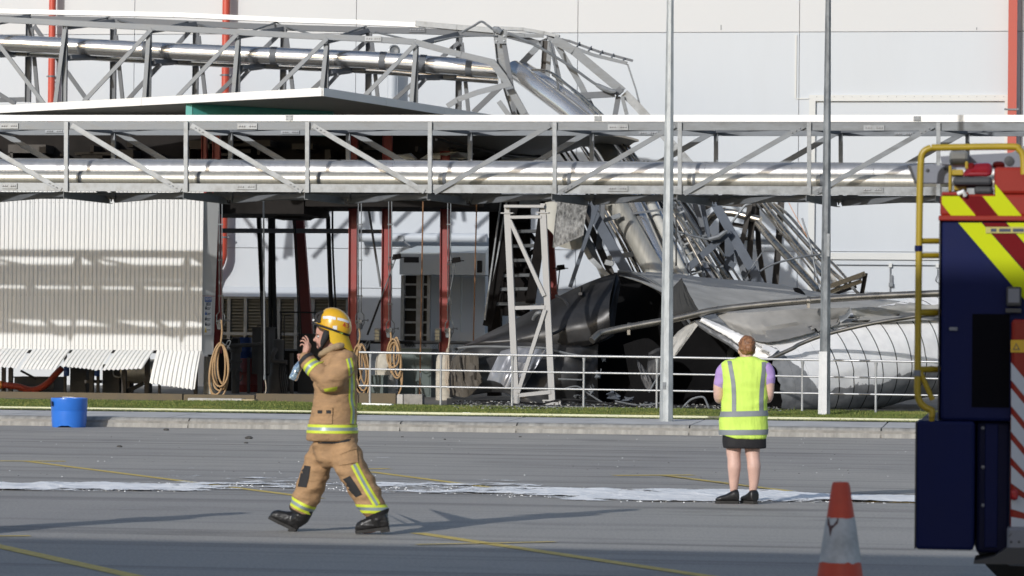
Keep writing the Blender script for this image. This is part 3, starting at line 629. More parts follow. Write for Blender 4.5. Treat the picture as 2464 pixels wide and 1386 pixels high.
M['signw'] = mat('sign_white', (.78, .79, .80), .4, 0, .02, 1); M['signb'] = mat('sign_blue', (.04, .12, .42), .4, 0, .05, 1); M['ink'] = mat('sign_ink', (.03, .04, .07), .5, 0, .05, 1); M['signy'] = mat('sign_yellow', (.75, .55, .05), .5, 0, .05, 1)
obj('board', sq(0, 0, 1, 1), M['signw'], sg); obj('header', sq(.04, .86, .96, .985, .003, .0065), M['signb'], sg)
text_obj('lettering', 'CONDITIONS OF ENTRY', .105, s0 + sx * sW * .5 + up * sH * .895 + sn * .011, sx, up, M['signw'], sg, 'CENTER', .001, sW * .86)
text_obj('lettering', 'TANKER BAY', .13, s0 + sx * sW * .5 + up * sH * .755 + sn * .008, sx, up, M['ink'], sg, 'CENTER', .001, sW * .70)
for i, v in enumerate((.64, .50, .36, .22, .07)):
    pc = s0 + sx * sW * .2 + up * sH * (v + .05) + sn * .0066
    if i < 4: obj('pictogram', MB().lathe(pc, sn, [(.034, 0), (.034, .003), (.001, .003)], 16).lathe(pc + up * .045, sn, [(.014, .003), (.014, .005), (.001, .005)], 8), M['ink'] if i != 1 else M['signb'], sg)
    else: obj('pictogram', MB().slab([pc + sx * -.036 - up * .05, pc + sx * .036 - up * .05, pc + up * .08], sn * .003), M['signy'], sg)
    ln = MB()
    for k in range(2 if i < 4 else 1): ln.slab([s0 + sx * sW * u + up * sH * (v + .055 - k * .035 + vv) + sn * .0066 for u, vv in ((.34, 0), (.34 + (.5 - .12 * k), 0), (.34 + (.5 - .12 * k), .016), (.34, .016))], sn * .002)
    obj('text_line', ln, M['ink'], sg)

# ---------------------------------------------------------------- hoses, valves, pedestals
M['ped'] = mat('cast_concrete_pedestal', (.44, .41, .34), .9, 0, .3, 4, bump=.006, bscale=12, col2=(.56, .52, .45))
def pedestal(px, y0, y1, wpx, Y, label, dome=False):
    p = P(px, y1, Y); p.z = min(p.z, .3); top = P(px, y0, Y).z; r_ = mpx(wpx, Y) / 2
    t = thing('pedestal', (p.x, Y, .2), label, 'pedestal', 'concrete pedestals in the loading bay')
    prf = [(r_, -.2), (r_, top - .25 - p.z), (r_ * .9, top - .1 - p.z), (r_ * .6, top - p.z), (.001, top - p.z)] if dome else [(r_, -.2), (r_, top - .02 - p.z), (r_ * .95, top - p.z), (.001, top - p.z)]
    mb = MB().lathe(p, (0, 0, 1), prf, 18); obj('drum', mb, M['ped'], t)
    mb = MB()
    for k in range(1, 5):
        z = lerp(p.z, top - .3, k / 5); mb.lathe((p.x, p.y, z), (0, 0, 1), [(r_ + .001, -.008), (r_ + .008, 0), (r_ + .001, .008)], 18)
    obj('formwork_ridge', mb, M['ped'], t)
pedestal(506, 858, 962, 34, 80.2, 'grey concrete pedestal behind the coiled hose under the sign'); pedestal(927, 850, 952, 50, 79.0, 'pale round topped concrete pedestal with hoses hung over its right side', True); pedestal(1069, 848, 968, 42, 76.2, 'stained concrete pedestal with limp grey hoses beside the black wreck', True)
def coil(name, loops, Y, r_, m, label, group='coiled hoses in the loading bay', extra=()):
    t = thing(name, P(loops[0][0], loops[0][1], Y), label, 'hose', group); rg = random.Random(int(loops[0][0]))
    for (cx, cy, rx, ry, tilt) in loops:
        pts = []; dy = rg.uniform(-.06, .06)
        for k in range(28):
            a = 2 * math.pi * k / 28; x, y = rx * math.sin(a), -ry * math.cos(a); x *= .75 + .25 * (1 - math.cos(a)) / 2 * 1.2
            xx = cx + x * math.cos(tilt) - y * math.sin(tilt); yy = cy + x * math.sin(tilt) + y * math.cos(tilt)
            pts.append(P(xx, yy, Y + dy + .05 * math.sin(a + rx)))
        obj('loop', MB().tube(pts, r_, 7, closed=True), m, t)
    for e in extra: obj('tail', MB().tube(cat_rom([P(x, y, Y) for x, y in e], 5), r_, 7), m, t)
    return t
coil('hose_coil', [(527, 892, 25, 67, .06), (529, 884, 22, 56, .0), (533, 882, 18, 52, -.03), (536, 878, 14, 47, -.05), (524, 888, 20, 62, .10), (531, 880, 21, 50, .04)], 76.0, .022, M['rubberhose'], 'big coil of tan hose hanging below the safety sign', extra=[((533, 770), (534, 800), (530, 832))])
coil('hose_coil', [(868, 880, 14, 50, -.06), (872, 884, 16, 56, -.05), (865, 890, 17, 58, -.1), (876, 878, 12, 48, -.1), (862, 872, 10, 44, .0)], 77.5, .020, M['rubberhose'], 'tan hose coil hanging right behind the firefighter', extra=[((864, 790), (866, 810), (860, 838)), ((884, 855), (890, 900), (884, 950), (866, 972))])
coil('hose_coil', [(946, 850, 16, 34, .0), (950, 864, 17, 40, -.08), (944, 846, 13, 30, .1), (952, 868, 14, 42, -.1), (956, 858, 9, 46, -.05)], 77.3, .022, M['rubberhose'], 'tan hose coil draped over the pale round topped pedestal', extra=[((940, 800), (941, 815), (938, 832)), ((962, 850), (964, 900), (966, 930), (956, 956)), ((965, 860), (968, 905), (966, 930))])
M['greyhose'] = mat('faded_grey_hose', (.36, .31, .25), .75, 0, .15, 5)
coil('hose_coil', [(1079, 890, 5, 50, .0), (1082, 894, 7, 55, -.06), (1085, 888, 8, 52, -.1), (1076, 884, 4, 44, .02)], 75.6, .020, M['greyhose'], 'limp faded grey hose loops hanging in front of the stained pedestal', extra=[((1082, 790), (1082, 815), (1078, 845))])
# single vertical hoses and rods
for px0, y0, px1, y1, Y, w_, m, lab, tail in ((1018, 485, 1010, 950, 78.5, 3.6, M['rust'], 'rusty brown riser rod in front of the switch cabinet', ((1012, 900), (1013, 940), (1018, 958))), (1147, 485, 1139, 828, 79.0, 3.4, M['rust'], 'rusty brown riser rod ending above the black wreck', None), (634, 476, 637, 908, 74.5, 4.2, M['galv_lt'], 'pale flexible pipe hanging from the pipe bridge to the grass', ((637, 905), (640, 940), (627, 968)))):
    t = thing('riser', P(px1, y1, Y), lab, 'pipe'); obj('rod', MB().tube([P(px0, y0, Y), P(px1, y1, Y)], mpx(w_, Y) / 2, 7), m, t)
    if tail: obj('tail', MB().tube(cat_rom([P(x, y, Y) for x, y in tail], 5), mpx(w_, Y) / 2 * .7, 6), M['greyhose'], t); obj('coupling', MB().tube([P(tail[0][0], tail[0][1] - 3, Y), P(tail[0][0], tail[0][1] + 9, Y)], mpx(w_, Y) * .8, 8), M['galv'], t)
# pairs of thin risers ending in valve clusters
def valve(px, ytop, y, Y, label):
    t = thing('valve_drop', P(px, y, Y), label, 'valve', 'hose valves on twin risers'); s = Y / FPX
    for dx in (-3.6, 3.6):
        obj('riser', MB().tube([P(px + dx, ytop, Y), P(px + dx * .9, y - 22, Y)] + [P(px + dx * 2.6, y - 14, Y), P(px + dx * 2.8, y + 6, Y), P(px + dx * 1.6, y + 14, Y)], mpx(2.6, Y) / 2, 6), M['galv'], t)
    obj('body', MB().lathe(P(px - 1, y + 12, Y), (0, 0, 1), [(.02, -.09), (.07, -.08), (.085, 0), (.06, .08), (.09, .09), (.09, .13), (.03, .14), (.001, .2)], 12), M['dull'], t)
    obj('handle', MB().tube([P(px + 8, y - 2, Y - .03), P(px + 19, y - 1, Y - .05)], .014, 6).lathe(P(px + 19, y - 1, Y - .05), (1, 0, 0), [(.03, -.01), (.03, .01), (.001, .012)], 8), M['galv'], t)
    obj('gauge', MB().lathe(P(px + 1, y + 2, Y - .05), (0, -1, 0), [(.05, 0), (.05, .03), (.001, .035)], 12), M['galv_lt'], t)
    obj('hose_rack', MB().tube(cat_rom([P(px + 4, y + 52, Y), P(px + 12, y + 58, Y - .1), P(px + 18, y + 48, Y - .2), P(px + 24, y + 50, Y - .2), P(px + 17, y + 66, Y - .1)], 4), .014, 6), M['galv'], t)
    for yy in frange(ytop + 60, y - 60, 3): obj('pipe_clip', MB().box(tuple(P(px - 6, yy, Y) - Vector((0, .02, .015))), tuple(P(px + 6, yy, Y) + Vector((0, .02, .015)))), M['dull'], t)
valve(531, 480, 772, 77.6, 'hose valve on twin grey risers beside the sign'); valve(866, 480, 772, 78.6, 'hose valve on twin grey risers right behind the firefighter helmet'); valve(939, 480, 792, 78.6, 'hose valve on twin grey risers against the second red column'); valve(1081, 480, 792, 77.8, 'dark hose valve hanging at the third red column beside the wreck')
# caged bulkhead lamps on the columns
for px, py, lab in ((909, 806, 'caged bulkhead lamp on the red column above the pale pedestal'), (1054, 806, 'caged bulkhead lamp on the red column beside the black wreck')):
    Y = 80.0; t = thing('bulkhead_lamp', P(px, py, Y), lab, 'lamp', 'caged lamps on red columns'); a, b_ = P(px - 7, py + 16, Y), P(px + 7, py - 16, Y)
    obj('glass', MB().box((a.x + .02, Y - .1, a.z + .03), (b_.x - .02, Y, b_.z - .03)), mat('lamp_glass', (.40, .38, .28), .3, 0, .1, 3), t)
    cg = MB().box((a.x, Y - .03, a.z), (b_.x, Y + .04, b_.z))
    for k in range(4): zz = lerp(a.z, b_.z, (k + .5) / 4); cg.box((a.x - .004, Y - .12, zz - .008), (b_.x + .004, Y - .1, zz + .008))
    obj('cage', cg, M['galv'], t)
# squeegee brooms
for (hx, hy), (ex, ey), Y, lab, m2 in (((953, 620), (884, 806), 80.2, 'broom with a black head leaning far across the second red column', M['black']), ((1096, 628), (1076, 748), 80.2, 'broom with a black head leaning at the third red column', None), ((1347, 646), (1341, 702), 82.0, 'broom with a black head standing behind the trestle beside the dark red post', None)):
    t = thing('broom', P(ex, ey, Y), lab, 'broom', 'black headed brooms'); a, b_ = P(hx, hy, Y), P(ex, ey, Y)
    obj('handle', MB().tube([a, b_.lerp(a, .45) if m2 else b_], .016, 7), M['galv'], t)
    if m2: obj('grip', MB().tube([b_.lerp(a, .45), b_], .026, 8), M['black'], t)
    obj('head', MB().hexa([(a.x - .09, Y - .05, a.z - .06), (a.x + .13, Y - .05, a.z - .02), (a.x + .13, Y + .05, a.z - .02), (a.x - .09, Y + .05, a.z - .06)], [(a.x - .07, Y - .04, a.z + .08), (a.x + .11, Y - .04, a.z + .10), (a.x + .11, Y + .04, a.z + .10), (a.x - .07, Y + .04, a.z + .08)]).box((a.x - .17, Y - .03, a.z - .005), (a.x + .21, Y + .03, a.z + .018)), M['blackmat'], t)

# black process pipes in the dark bay
t = thing('pipework', P(660, 900, 83.5), 'black process pipes rising through the dark loading bay', 'pipework')
for pts, w_ in (([(652, 480), (650, 700), (652, 860)], 10), ([(664, 480), (657, 560), (664, 870)], 11), ([(598, 505), (640, 500), (648, 520), (648, 560)], 8), ([(722, 511), (775, 511), (789, 520), (790, 545), (797, 745)], 11), ([(800, 480), (801, 600), (808, 745)], 5), ([(705, 515), (712, 640), (722, 830)], 3), ([(709, 515), (716, 640), (726, 830)], 3), ([(676, 860), (676, 760), (680, 752), (758, 752)], 4), ([(684, 862), (684, 770), (688, 760), (700, 760)], 3)):
    Y = 83.5 if w_ > 4 else 83.0; obj('pipe', MB().tube(cat_rom([P(x, y, Y) for x, y in pts], 5), mpx(w_, Y) / 2, 9), M['black'], t)
p = P(769, 500, 83.5); obj('nozzle', MB().box((p.x - .05, 83.42, p.z - .06), (p.x + .05, 83.58, p.z + .1)).tube([p, p - Vector((0, 0, .14))], .02, 6), M['black'], t)
a, b_ = P(885, 490, 82), P(916, 690, 82); obj('brace_rod', MB().tube([a, b_], .03, 6), M['dull'], t)
# pumps, tanks, boxes standing in the shade of the bay
M['dkblue'] = mat('dark_blue_drum', (.02, .06, .22), .45, 0, .15, 2); M['dkred'] = mat('dark_red_tank', (.14, .02, .02), .5, 0, .2, 2); M['machine'] = mat('machine_grey', (.06, .058, .056), .7, .1, .25, 2.5); M['cab'] = mat('dark_green_cabinet', (.06, .085, .08), .55, 0, .15, 2)
def crate(px0, py0, px1, py1, Y, dep, m, name, label, cat, detail=None, group=None):
    a, b_ = P(px0, py1, Y), P(px1, py0, Y); z0 = .2 if a.z < .55 else a.z
    t = thing(name, ((a.x + b_.x) / 2, Y, z0), label, cat, group)
    mb = MB().box((a.x, Y, z0), (b_.x, Y + dep, b_.z)); obj('body', mb, m, t)
    lid = MB().box((a.x - .02, Y - .02, b_.z), (b_.x + .02, Y + dep + .02, b_.z + .03)); obj('lid', lid, m, t)
    if detail == 'handle': obj('handle', MB().tube([P(px0 + (px1 - px0) * .3, py0, Y + .2), P(px0 + (px1 - px0) * .32, py0 - 6, Y + .2), P(px0 + (px1 - px0) * .75, py0 - 6, Y + .2), P(px0 + (px1 - px0) * .77, py0, Y + .2)], .015, 6), M['black'], t)
    if detail == 'doors':
        for k in (0, 1): obj('door', MB().box((lerp(a.x, b_.x, .04 + .48 * k), Y - .018, z0 + .06), (lerp(a.x, b_.x, .48 + .48 * k), Y - .002, b_.z - .06)), m, t)
    return t
crate(606, 790, 646, 900, 82.5, .8, M['machine'], 'control_box', 'dark grey control box with a top handle deep in the bay', 'box', 'handle')
crate(957, 842, 1038, 955, 79.8, .9, M['cab'], 'cabinet', 'dark double door cabinet between the two round topped pedestals', 'cabinet', 'doors')
crate(886, 906, 922, 962, 77.9, .6, M['cab'], 'junction_box', 'dark green box on the ground in front of the pale pedestal', 'box')
crate(716, 806, 775, 957, 83.6, .7, M['machine'], 'control_box', 'dark box with an orange strip partly behind the firefighter hand', 'box')
def barrel(px, py0, py1, wpx, Y, m, label, name='barrel', cat='barrel', axis=None):
    r_ = mpx(wpx, Y) / 2; p = P(px, py1, Y); h = P(px, py0, Y).z - p.z; t = thing(name, p, label, cat)
    mb = MB().lathe(p, (0, 0, 1), [(.001, 0), (r_ * .92, 0), (r_, h * .04), (r_, h * .32), (r_ * 1.03, h * .34), (r_, h * .36), (r_, h * .64), (r_ * 1.03, h * .66), (r_, h * .68), (r_, h * .96), (r_ * .92, h), (.001, h)], 18); obj('shell', mb, m, t)
    obj('cap', MB().lathe(p + Vector((r_ * .4, -r_ * .4, h)), (0, 0, 1), [(.04, 0), (.04, .03), (.001, .03)], 8), M['black'], t); return t
barrel(586, 812, 862, 40, 83.2, M['dkblue'], 'dark blue drum in the shade left of the control box'); barrel(600, 862, 958, 70, 84.0, M['dkred'], 'dark red tank in the shade behind the coiled hose', 'tank', 'tank')
t = thing('pump', P(566, 960, 81.5), 'grey vertical pump column with flanges in the dark bay', 'pump')
pb = P(566, 958, 81.5); hh = P(566, 830, 81.5).z - pb.z
obj('column', MB().lathe(pb, (0, 0, 1), [(.10, 0), (.10, hh * .5), (.16, hh * .5), (.16, hh * .56), (.12, hh * .56), (.12, hh * .66), (.17, hh * .67), (.17, hh * .72), (.12, hh * .72), (.12, hh * .86), (.15, hh * .87), (.15, hh)], 14), M['machine'], t)
obj('motor', MB().lathe(P(552, 823, 81.5), (1, 0, 0), [(.001, -.2), (.08, -.2), (.08, .1), (.12, .1), (.12, .25), (.001, .25)], 12), M['black'], t)
obj('pipe', MB().tube(cat_rom([P(552, 832, 81.2), P(600, 830, 81.2), P(626, 828, 81.2), P(634, 815, 81.2), P(634, 700, 81.2)], 4), .05, 8), M['machine'], t)
obj('valve_wheel', MB().tube([P(576 + 8 * math.cos(a), 902 + 14 * math.sin(a), 81.2) for a in frange(0, 5.8, 14)], .018, 6), M['machine'], t)
t = thing('pump', P(668, 930, 82.2), 'black pump with cable bundle standing in the middle of the dark bay', 'pump')
pb = P(668, 955, 82.2); hh = P(668, 815, 82.2).z - pb.z
obj('casing', MB().lathe(pb, (0, 0, 1), [(.26, 0), (.26, hh * .35), (.2, hh * .4), (.2, hh * .55), (.14, hh * .6), (.14, hh * .98), (.001, hh)], 14), M['machine'], t)
obj('outlet', MB().tube(cat_rom([P(664, 840, 82), P(656, 856, 81.8), P(662, 870, 81.8), P(692, 872, 81.8)], 4), .06, 9), M['machine'], t)
for k in range(5): obj('cable', MB().tube(cat_rom([P(674 + k * 3, 875, 81.7), P(672 + k * 5, 905, 81.6), P(678 + k * 5, 945, 81.6)], 5), .016, 5), M['black'], t)
for px, y0, y1, w_ in ((626, 832, 955, 12), (702, 850, 955, 8), (598, 860, 957, 6)):
    t = thing('post', P(px, 955, 81.9), {626: 'dark steel post standing right of the dark red tank', 702: 'dark steel post right of the black pump', 598: 'thin dark post in front of the dark red tank'}[px], 'post', 'steel posts in the bay'); a, b_ = P(px, y0, 81.9), P(px, y1, 81.9)
    obj('shaft', MB().bar(b_, a, mpx(w_, 82), .1, up=(0, 1, 0)), M['machine'], t); obj('base_plate', MB().box((b_.x - .12, 81.8, b_.z), (b_.x + .12, 82.0, b_.z + .015)), M['machine'], t)
t = thing('added_dark_partition', P(690, 955, 85.6), 'low added partition, black for shade, across the back of the loading bay', 'wall'); a, b_ = P(500, 842, 85.6), P(862, 960, 85.6); obj('wall', MB().box((a.x, 85.6, .15), (b_.x, 85.8, a.z)), M['bulk'], t); obj('coping', MB().box((a.x, 85.55, a.z + .002), (b_.x, 85.85, a.z + .05)), M['dull'], t)  # added partition, puts the dark behind the pumps into its colour
# chain link fence at the back of the bay
t = thing('mesh_fence', P(980, 850, 86.5), 'dark chain link fence between the bay columns', 'fence'); fy = 86.5
a, b_ = P(836, 822, fy), P(1150, 870, fy); wires = MB(); n = 150
for i in range(-12, 64):
    x = a.x + i * .07
    for sgn in (1, -1):
        x0_, x1_ = x, x + sgn * (a.z - b_.z)
        wires.tube([(x0_, fy, b_.z), (x1_, fy, a.z)], .005, 4, cap=False)
obj('wires', wires, M['galv'], t, kind='stuff'); obj('top_rail', MB().tube([(a.x - .6, fy, a.z), (b_.x, fy, a.z)], .045, 8), M['black'], t)
for px in (886, 1058, 1060): p = P(px, 822, fy); obj('post', MB().tube([(p.x, fy, .2), (p.x, fy, a.z)], .05, 8), M['black'], t)
# brown sill board and grey blocks along the bay edge
t = thing('sill', P(700, 966, 71.3), 'brown painted steel sill along the edge of the loading bay floor', 'sill'); M['sill'] = mat('brown_sill', (.105, .08, .045), .7, 0, .25, 3)
for a, b_, y0, y1, Y in ((-60, 438, 948, 962, 71.6), (442, 612, 951, 966, 71.4), (616, 862, 950, 969, 71.3), (864, 952, 947, 972, 71.0)):
    p0, p1 = P(a, y1, Y), P(b_, y0, Y); obj('board', MB().box((p0.x, Y, .15), (p1.x, Y + .15, p1.z)), M['sill'], t)
for a, b_, lab in ((955, 969, 'pale grey concrete end block beside the brown sill'), (971, 1016, 'stained grey concrete block next to the end block')):
    p0, p1 = P(a, 974, 70.6), P(b_, 949, 70.6); t = thing('block', ((p0.x + p1.x) / 2, 70.6, .2), lab, 'block', 'concrete blocks by the sill')
    obj('body', MB().box((p0.x, 70.6, .15), (p1.x, 70.9, p1.z - .02)).hexa([(p0.x, 70.6, p1.z - .02), (p1.x, 70.6, p1.z - .02), (p1.x, 70.9, p1.z - .02), (p0.x, 70.9, p1.z - .02)], [(p0.x + .015, 70.615, p1.z), (p1.x - .015, 70.615, p1.z), (p1.x - .015, 70.885, p1.z), (p0.x + .015, 70.885, p1.z)]), M['concrete_dk'] if a > 960 else M['concrete'], t)
p0, p1 = P(452, 970, 69.6), P(612, 960, 69.6); t = thing('threshold', ((p0.x + p1.x) / 2, 69.6, .2), 'pale concrete threshold strip on the grass in front of the sill', 'threshold')
obj('strip', MB().box((p0.x, 69.6, .15), (p1.x - .28, 69.95, p1.z)), M['concrete'], t); obj('end_cap', MB().box((p1.x - .275, 69.6, .15), (p1.x, 69.95, p1.z - .01)), mat('tan_concrete', (.40, .33, .20), .9, 0, .15, 5), t)
p0 = P(873, 975, 66.9); t = thing('plank', p0, 'white plank lying on the grass at the foot of the first railing post', 'plank'); d = P(945, 977, 66.8)
obj('board', MB().bar((p0.x, p0.y, .275), (d.x, d.y, .265), .12, .04), M['whitecap'], t)
# equipment under the blown out sheets at the left
def leg(px, Y, w_=12, m=None, y0=835):
    a, b_ = P(px, y0, Y), P(px, 958, Y); return MB().bar((a.x, Y, .2), (a.x, Y, a.z), mpx(w_, Y), .1, up=(0, 1, 0))
t = thing('steel_frame', P(200, 955, 79.8), 'dark steel frame with posts and cross bars under the bent sheets', 'frame')
for px, w_ in ((10, 9), (27, 10), (158, 5), (222, 10), (237, 6), (300, 11), (355, 11), (385, 5), (472, 8)): obj('post', leg(px, 79.8, w_), M['brown'], t)
for x0_, x1_, y in ((-60, 520, 846), (205, 245, 918), (130, 300, 952), (-60, 520, 957)): obj('cross_bar', MB().bar(P(x0_, y, 79.95), P(x1_, y, 79.95), .1, mpx(8, 80)), M['brown'], t)
obj('brace', MB().bar(P(50, 892, 79.9), P(88, 912, 79.9), .05, .05).bar(P(300, 945, 79.9), P(345, 922, 79.9), .06, .1), M['black'], t)
crate(34, 910, 130, 952, 80.4, .9, M['machine'], 'skid_tank', 'low grey steel box under the red hose at the far left', 'box'); crate(168, 858, 207, 962, 80.2, .6, M['machine'], 'filter_cabinet', 'dark ribbed filter cabinet behind the blue drum', 'cabinet'); crate(246, 880, 288, 962, 80.3, .6, M['machine'], 'control_box', 'dark box right of the ribbed filter cabinet', 'box')
rb = bpy.data.objects['filter_cabinet']
for k in range(9): zz = lerp(.35, 1.05, k / 9); a, b_ = P(170, 900, 80.19), P(205, 900, 80.19); obj('rib', MB().box((a.x, 80.17, zz), (b_.x, 80.198, zz + .04)), M['machine'], rb)
t = thing('tank', P(328, 900, 80.6), 'horizontal brushed steel tank showing below the bent white sheets', 'tank'); pa, pb_ = P(294, 893, 80.6), P(376, 893, 80.6)
obj('shell', MB().lathe(pa, (1, 0, 0), [(.001, -.05), (.25, -.02), (.31, .04), (.31, pb_.x - pa.x), (.25, pb_.x - pa.x + .06), (.001, pb_.x - pa.x + .09)], 22), M['steel2'], t); [obj('saddle', MB().box((x_, 80.4, .2), (x_ + .1, 80.8, .7)), M['brown'], t) for x_ in (pa.x + .15, pb_.x - .25)]
obj('pipe_loop', MB().tube(cat_rom([P(272, 880, 80.2), P(273, 902, 80.2), P(282, 907, 80.2), P(300, 907, 80.2)], 4), .018, 6), M['galv_lt'], t)
M['redhose'] = mat('ribbed_red_hose', (.30, .045, .02), .5, 0, .15, 6)
t = thing('suction_hose', P(90, 935, 79.6), 'ribbed orange red suction hose sagging under the bent sheets', 'hose'); path = cat_rom([P(-60, 925, 79.6), P(0, 926, 79.6), P(40, 930, 79.6), P(70, 938, 79.6), P(92, 936, 79.6), P(115, 922, 79.6), P(132, 903, 79.6), P(150, 885, 79.6)], 16)
obj('hose', MB().tube(path, [.075 + (.012 if i % 2 else 0) for i in range(len(path))], 10), M['redhose'], t)
obj('clip', MB().tube([path[i] for i in (14, 18)], .105, 10), mat('orange_clip', (.6, .25, .05), .5, 0, .1, 4), t)
barrel(160, 880, 905, 14, 79.5, M['dkblue'], 'blue hose coupling at the upper end of the red hose', 'coupling', 'coupling'); barrel(233, 892, 905, 12, 79.7, M['dkblue'], 'small blue valve body behind the steel frame', 'valve', 'valve')
# blue half drum at the kerb
M['drum'] = mat('blue_plastic', (.028, .165, .62), .35, 0, .06, 3, coat=.15)
p = P(166, 1024, 56.7); p.z = 0; S_ = 56.7 / FPX * 1.008; r_ = 45 * S_; H = 72 * S_
t = thing('drum', p, 'bright blue plastic half drum upside down at the kerb', 'drum')
prf = [(r_ * .90, 0), (r_ * .925, .02), (r_ * .925, .05), (r_ * .945, .075), (r_ * .97, H * .5), (r_ * .98, H * .555), (r_ * .965, H * .565), (r_ * .98, H * .58), (r_ * .995, H * .95), (r_, H * .97), (r_ * .985, H), (r_ * .93, H), (r_ * .92, H * .955), (.001, H * .95)]
mb = MB().lathe(p, (0, 0, 1), prf, 40)
n = 40
mb.f = [f for f in mb.f if True]; notch = [i for i, v in enumerate(mb.v) if v[2] < .03 and abs(v[0] - p.x + .0) < .09 and v[1] < p.y]
for i in notch: mb.v[i] = (mb.v[i][0], mb.v[i][1], mb.v[i][2] + .028)
obj('shell', mb, M['drum'], t); obj('label_patch', MB().slab([P(121.5, 965, 56.55), P(125, 965, 56.42), P(126, 977, 56.42), P(122.5, 977, 56.55)], (0, .01, 0)), mat('navy_patch', (.01, .02, .10), .4, 0, .1, 3), t)
obj('rag', MB().grid([[p + Vector((-.10 + .05 * i, -.1 + .05 * j, H + .01 + .02 * abs(nz((i, j, 3))))) for i in range(5)] for j in range(3)], th=(0, 0, .006)), M['whitecap'], t)
# ================================================================ standing pipe bridge across the front
FY, BYK = 70.0, 71.45
br = thing('pipe_bridge', (X_at(1232, FY), FY, 4.6), 'standing galvanised steel truss pipe bridge spanning the whole picture', 'pipe bridge')
def ln(px, y0, y1): return y0 + (y1 - y0) * px / 2464.0
TOP0, TOP1 = (277, 276.5), (291, 294)          # white cover
def zline(py_l, py_r, Y):
    a, b_ = P(0, py_l, Y), P(2464, py_r, Y)
    return lambda x: a.z + (b_.z - a.z) * (x - a.x) / (b_.x - a.x)
XL, XR = X_at(-1300, FY), X_at(2760, FY)
def run(mb, Y, yt, yb, dep, kind='bar', xl=XL, xr=XR):
    zt, zb = zline(*yt, Y), zline(*yb, Y); a, b_ = Vector((xl, Y, (zt(xl) + zb(xl)) / 2)), Vector((xr, Y, (zt(xr) + zb(xr)) / 2)); h = zt((xl + xr) / 2) - zb((xl + xr) / 2)
    if kind == 'bar': mb.bar(a, b_, dep, h)
    else: mb.uchan(a, b_, dep, h, .012)
    return mb
# white cover sheets on top, in lengths
cut = [-1300, -640, 20, 696, 1439, 2207, 2760]; zt, zb = zline(277, 276.5, FY - .05), zline(291.3, 293.5, FY - .05)
for a, b_ in zip(cut[:-1], cut[1:]):
    xa, xb = X_at(a, FY) + .004, X_at(b_, FY) - .004
    obj('cover', MB().hexa([(xa, FY - .06, zb(xa)), (xb, FY - .06, zb(xb)), (xb, FY + .09, zb(xb)), (xa, FY + .09, zb(xa))], [(xa, FY - .06, zt(xa)), (xb, FY - .06, zt(xb)), (xb, FY + .09, zt(xb)), (xa, FY + .09, zt(xa))]), M['whitecap'], br)
plt = []
for px, py in ((696, 283.5), (1439, 285), (2207, 285.5)):
    a, b_ = P(px - 9, py + 6, FY - .068), P(px + 9, py - 6, FY - .068); pl = obj('cover_plate', MB().box((a.x, FY - .074, a.z), (b_.x, FY - .062, b_.z)), M['galv_lt'], br); bm = MB()
    for u in (.2, .8):
        for v in (.22, .78): bm.lathe((lerp(a.x, b_.x, u), FY - .074, lerp(a.z, b_.z, v)), (0, -1, 0), [(.014, 0), (.012, .01), (.001, .012)], 6)
    obj('bolts', bm, M['bolt'], pl, kind='stuff')
# chords
obj('top_chord', run(MB(), FY, (293, 295), (312, 315), .10, 'u'), M['galv'], br)
obj('bottom_chord', run(MB(), FY, (439.5, 451.5), (459, 471), .10, 'u'), M['galv_lt'], br)
obj('top_chord', run(MB(), BYK, (309, 311), (325, 328), .10, 'u'), M['galv'], br)
obj('bottom_chord', run(MB(), BYK, (462, 473), (478, 489), .10, 'u'), M['galv'], br)
obj('top_plan_plate', MB().bar(P(0, 308, FY + .7), P(2464, 311, FY + .7), .10, .02), M['galv_dark'], br)
fpost = [-1296, -1005, -714, -423, -131, 160, 448, 740, 1035, 1335, 1636, 1947, 2258, 2572]; bpost = [-1128, -848, -568, -288, -8, 273, 555, 838, 1131, 1424, 1723, 2023, 2328, 2634]
def yl(px, l, r): return l + (r - l) * px / 2464.0
ft = lambda px: P(px, yl(px, 293, 295), FY - .058); fb = lambda px: P(px, yl(px, 460, 472), FY - .058)
bt = lambda px: P(px, yl(px, 310, 312), BYK - .055); bb = lambda px: P(px, yl(px, 479, 490), BYK - .055)
for px in fpost:
    mb = MB(); a, b_ = fb(px), ft(px); mb.angle(a, b_, .085, .10, .016, up=(0, 1, 0)); mb.box((a.x + .012, FY - .11, a.z), (a.x + .03, FY - .062, b_.z)); obj('post', mb, M['galv_lt'], br)
for px in bpost: a, b_ = bb(px), bt(px); obj('post', MB().angle(a, b_, .09, .09, .014, up=(0, 1, 0)), M['galv'], br)
def boltrow(a, b_, n, face=-.012, r_=.014):
    mb = MB(); d = b_ - a
    for i in range(n): mb.lathe(a + d * ((i + .5) / n) + Vector((0, face, 0)), (0, -1, 0), [(r_, 0), (r_ * .9, .010), (.001, .013)], 6)
    return mb
def diag(p0, p1, m, bolts0=False, bolts1=False, wd=.105, dark=False):
    d = (p1 - p0).normalized(); up = Vector((0, 1, 0)).cross(d)
    if up.z < 0: up = -up
    o = obj('diagonal', MB().angle(p0, p1, .045, wd, .012, up=up) if not dark else MB().bar(p0, p1, .045, wd, up=up), m, br)
    for flag, a, s in ((bolts0, p0, 1), (bolts1, p1, -1)):
        if flag: obj('bolts', boltrow(a + d * s * .06, a + d * s * .34, 3, -.024), M['bolt'], o, kind='stuff')
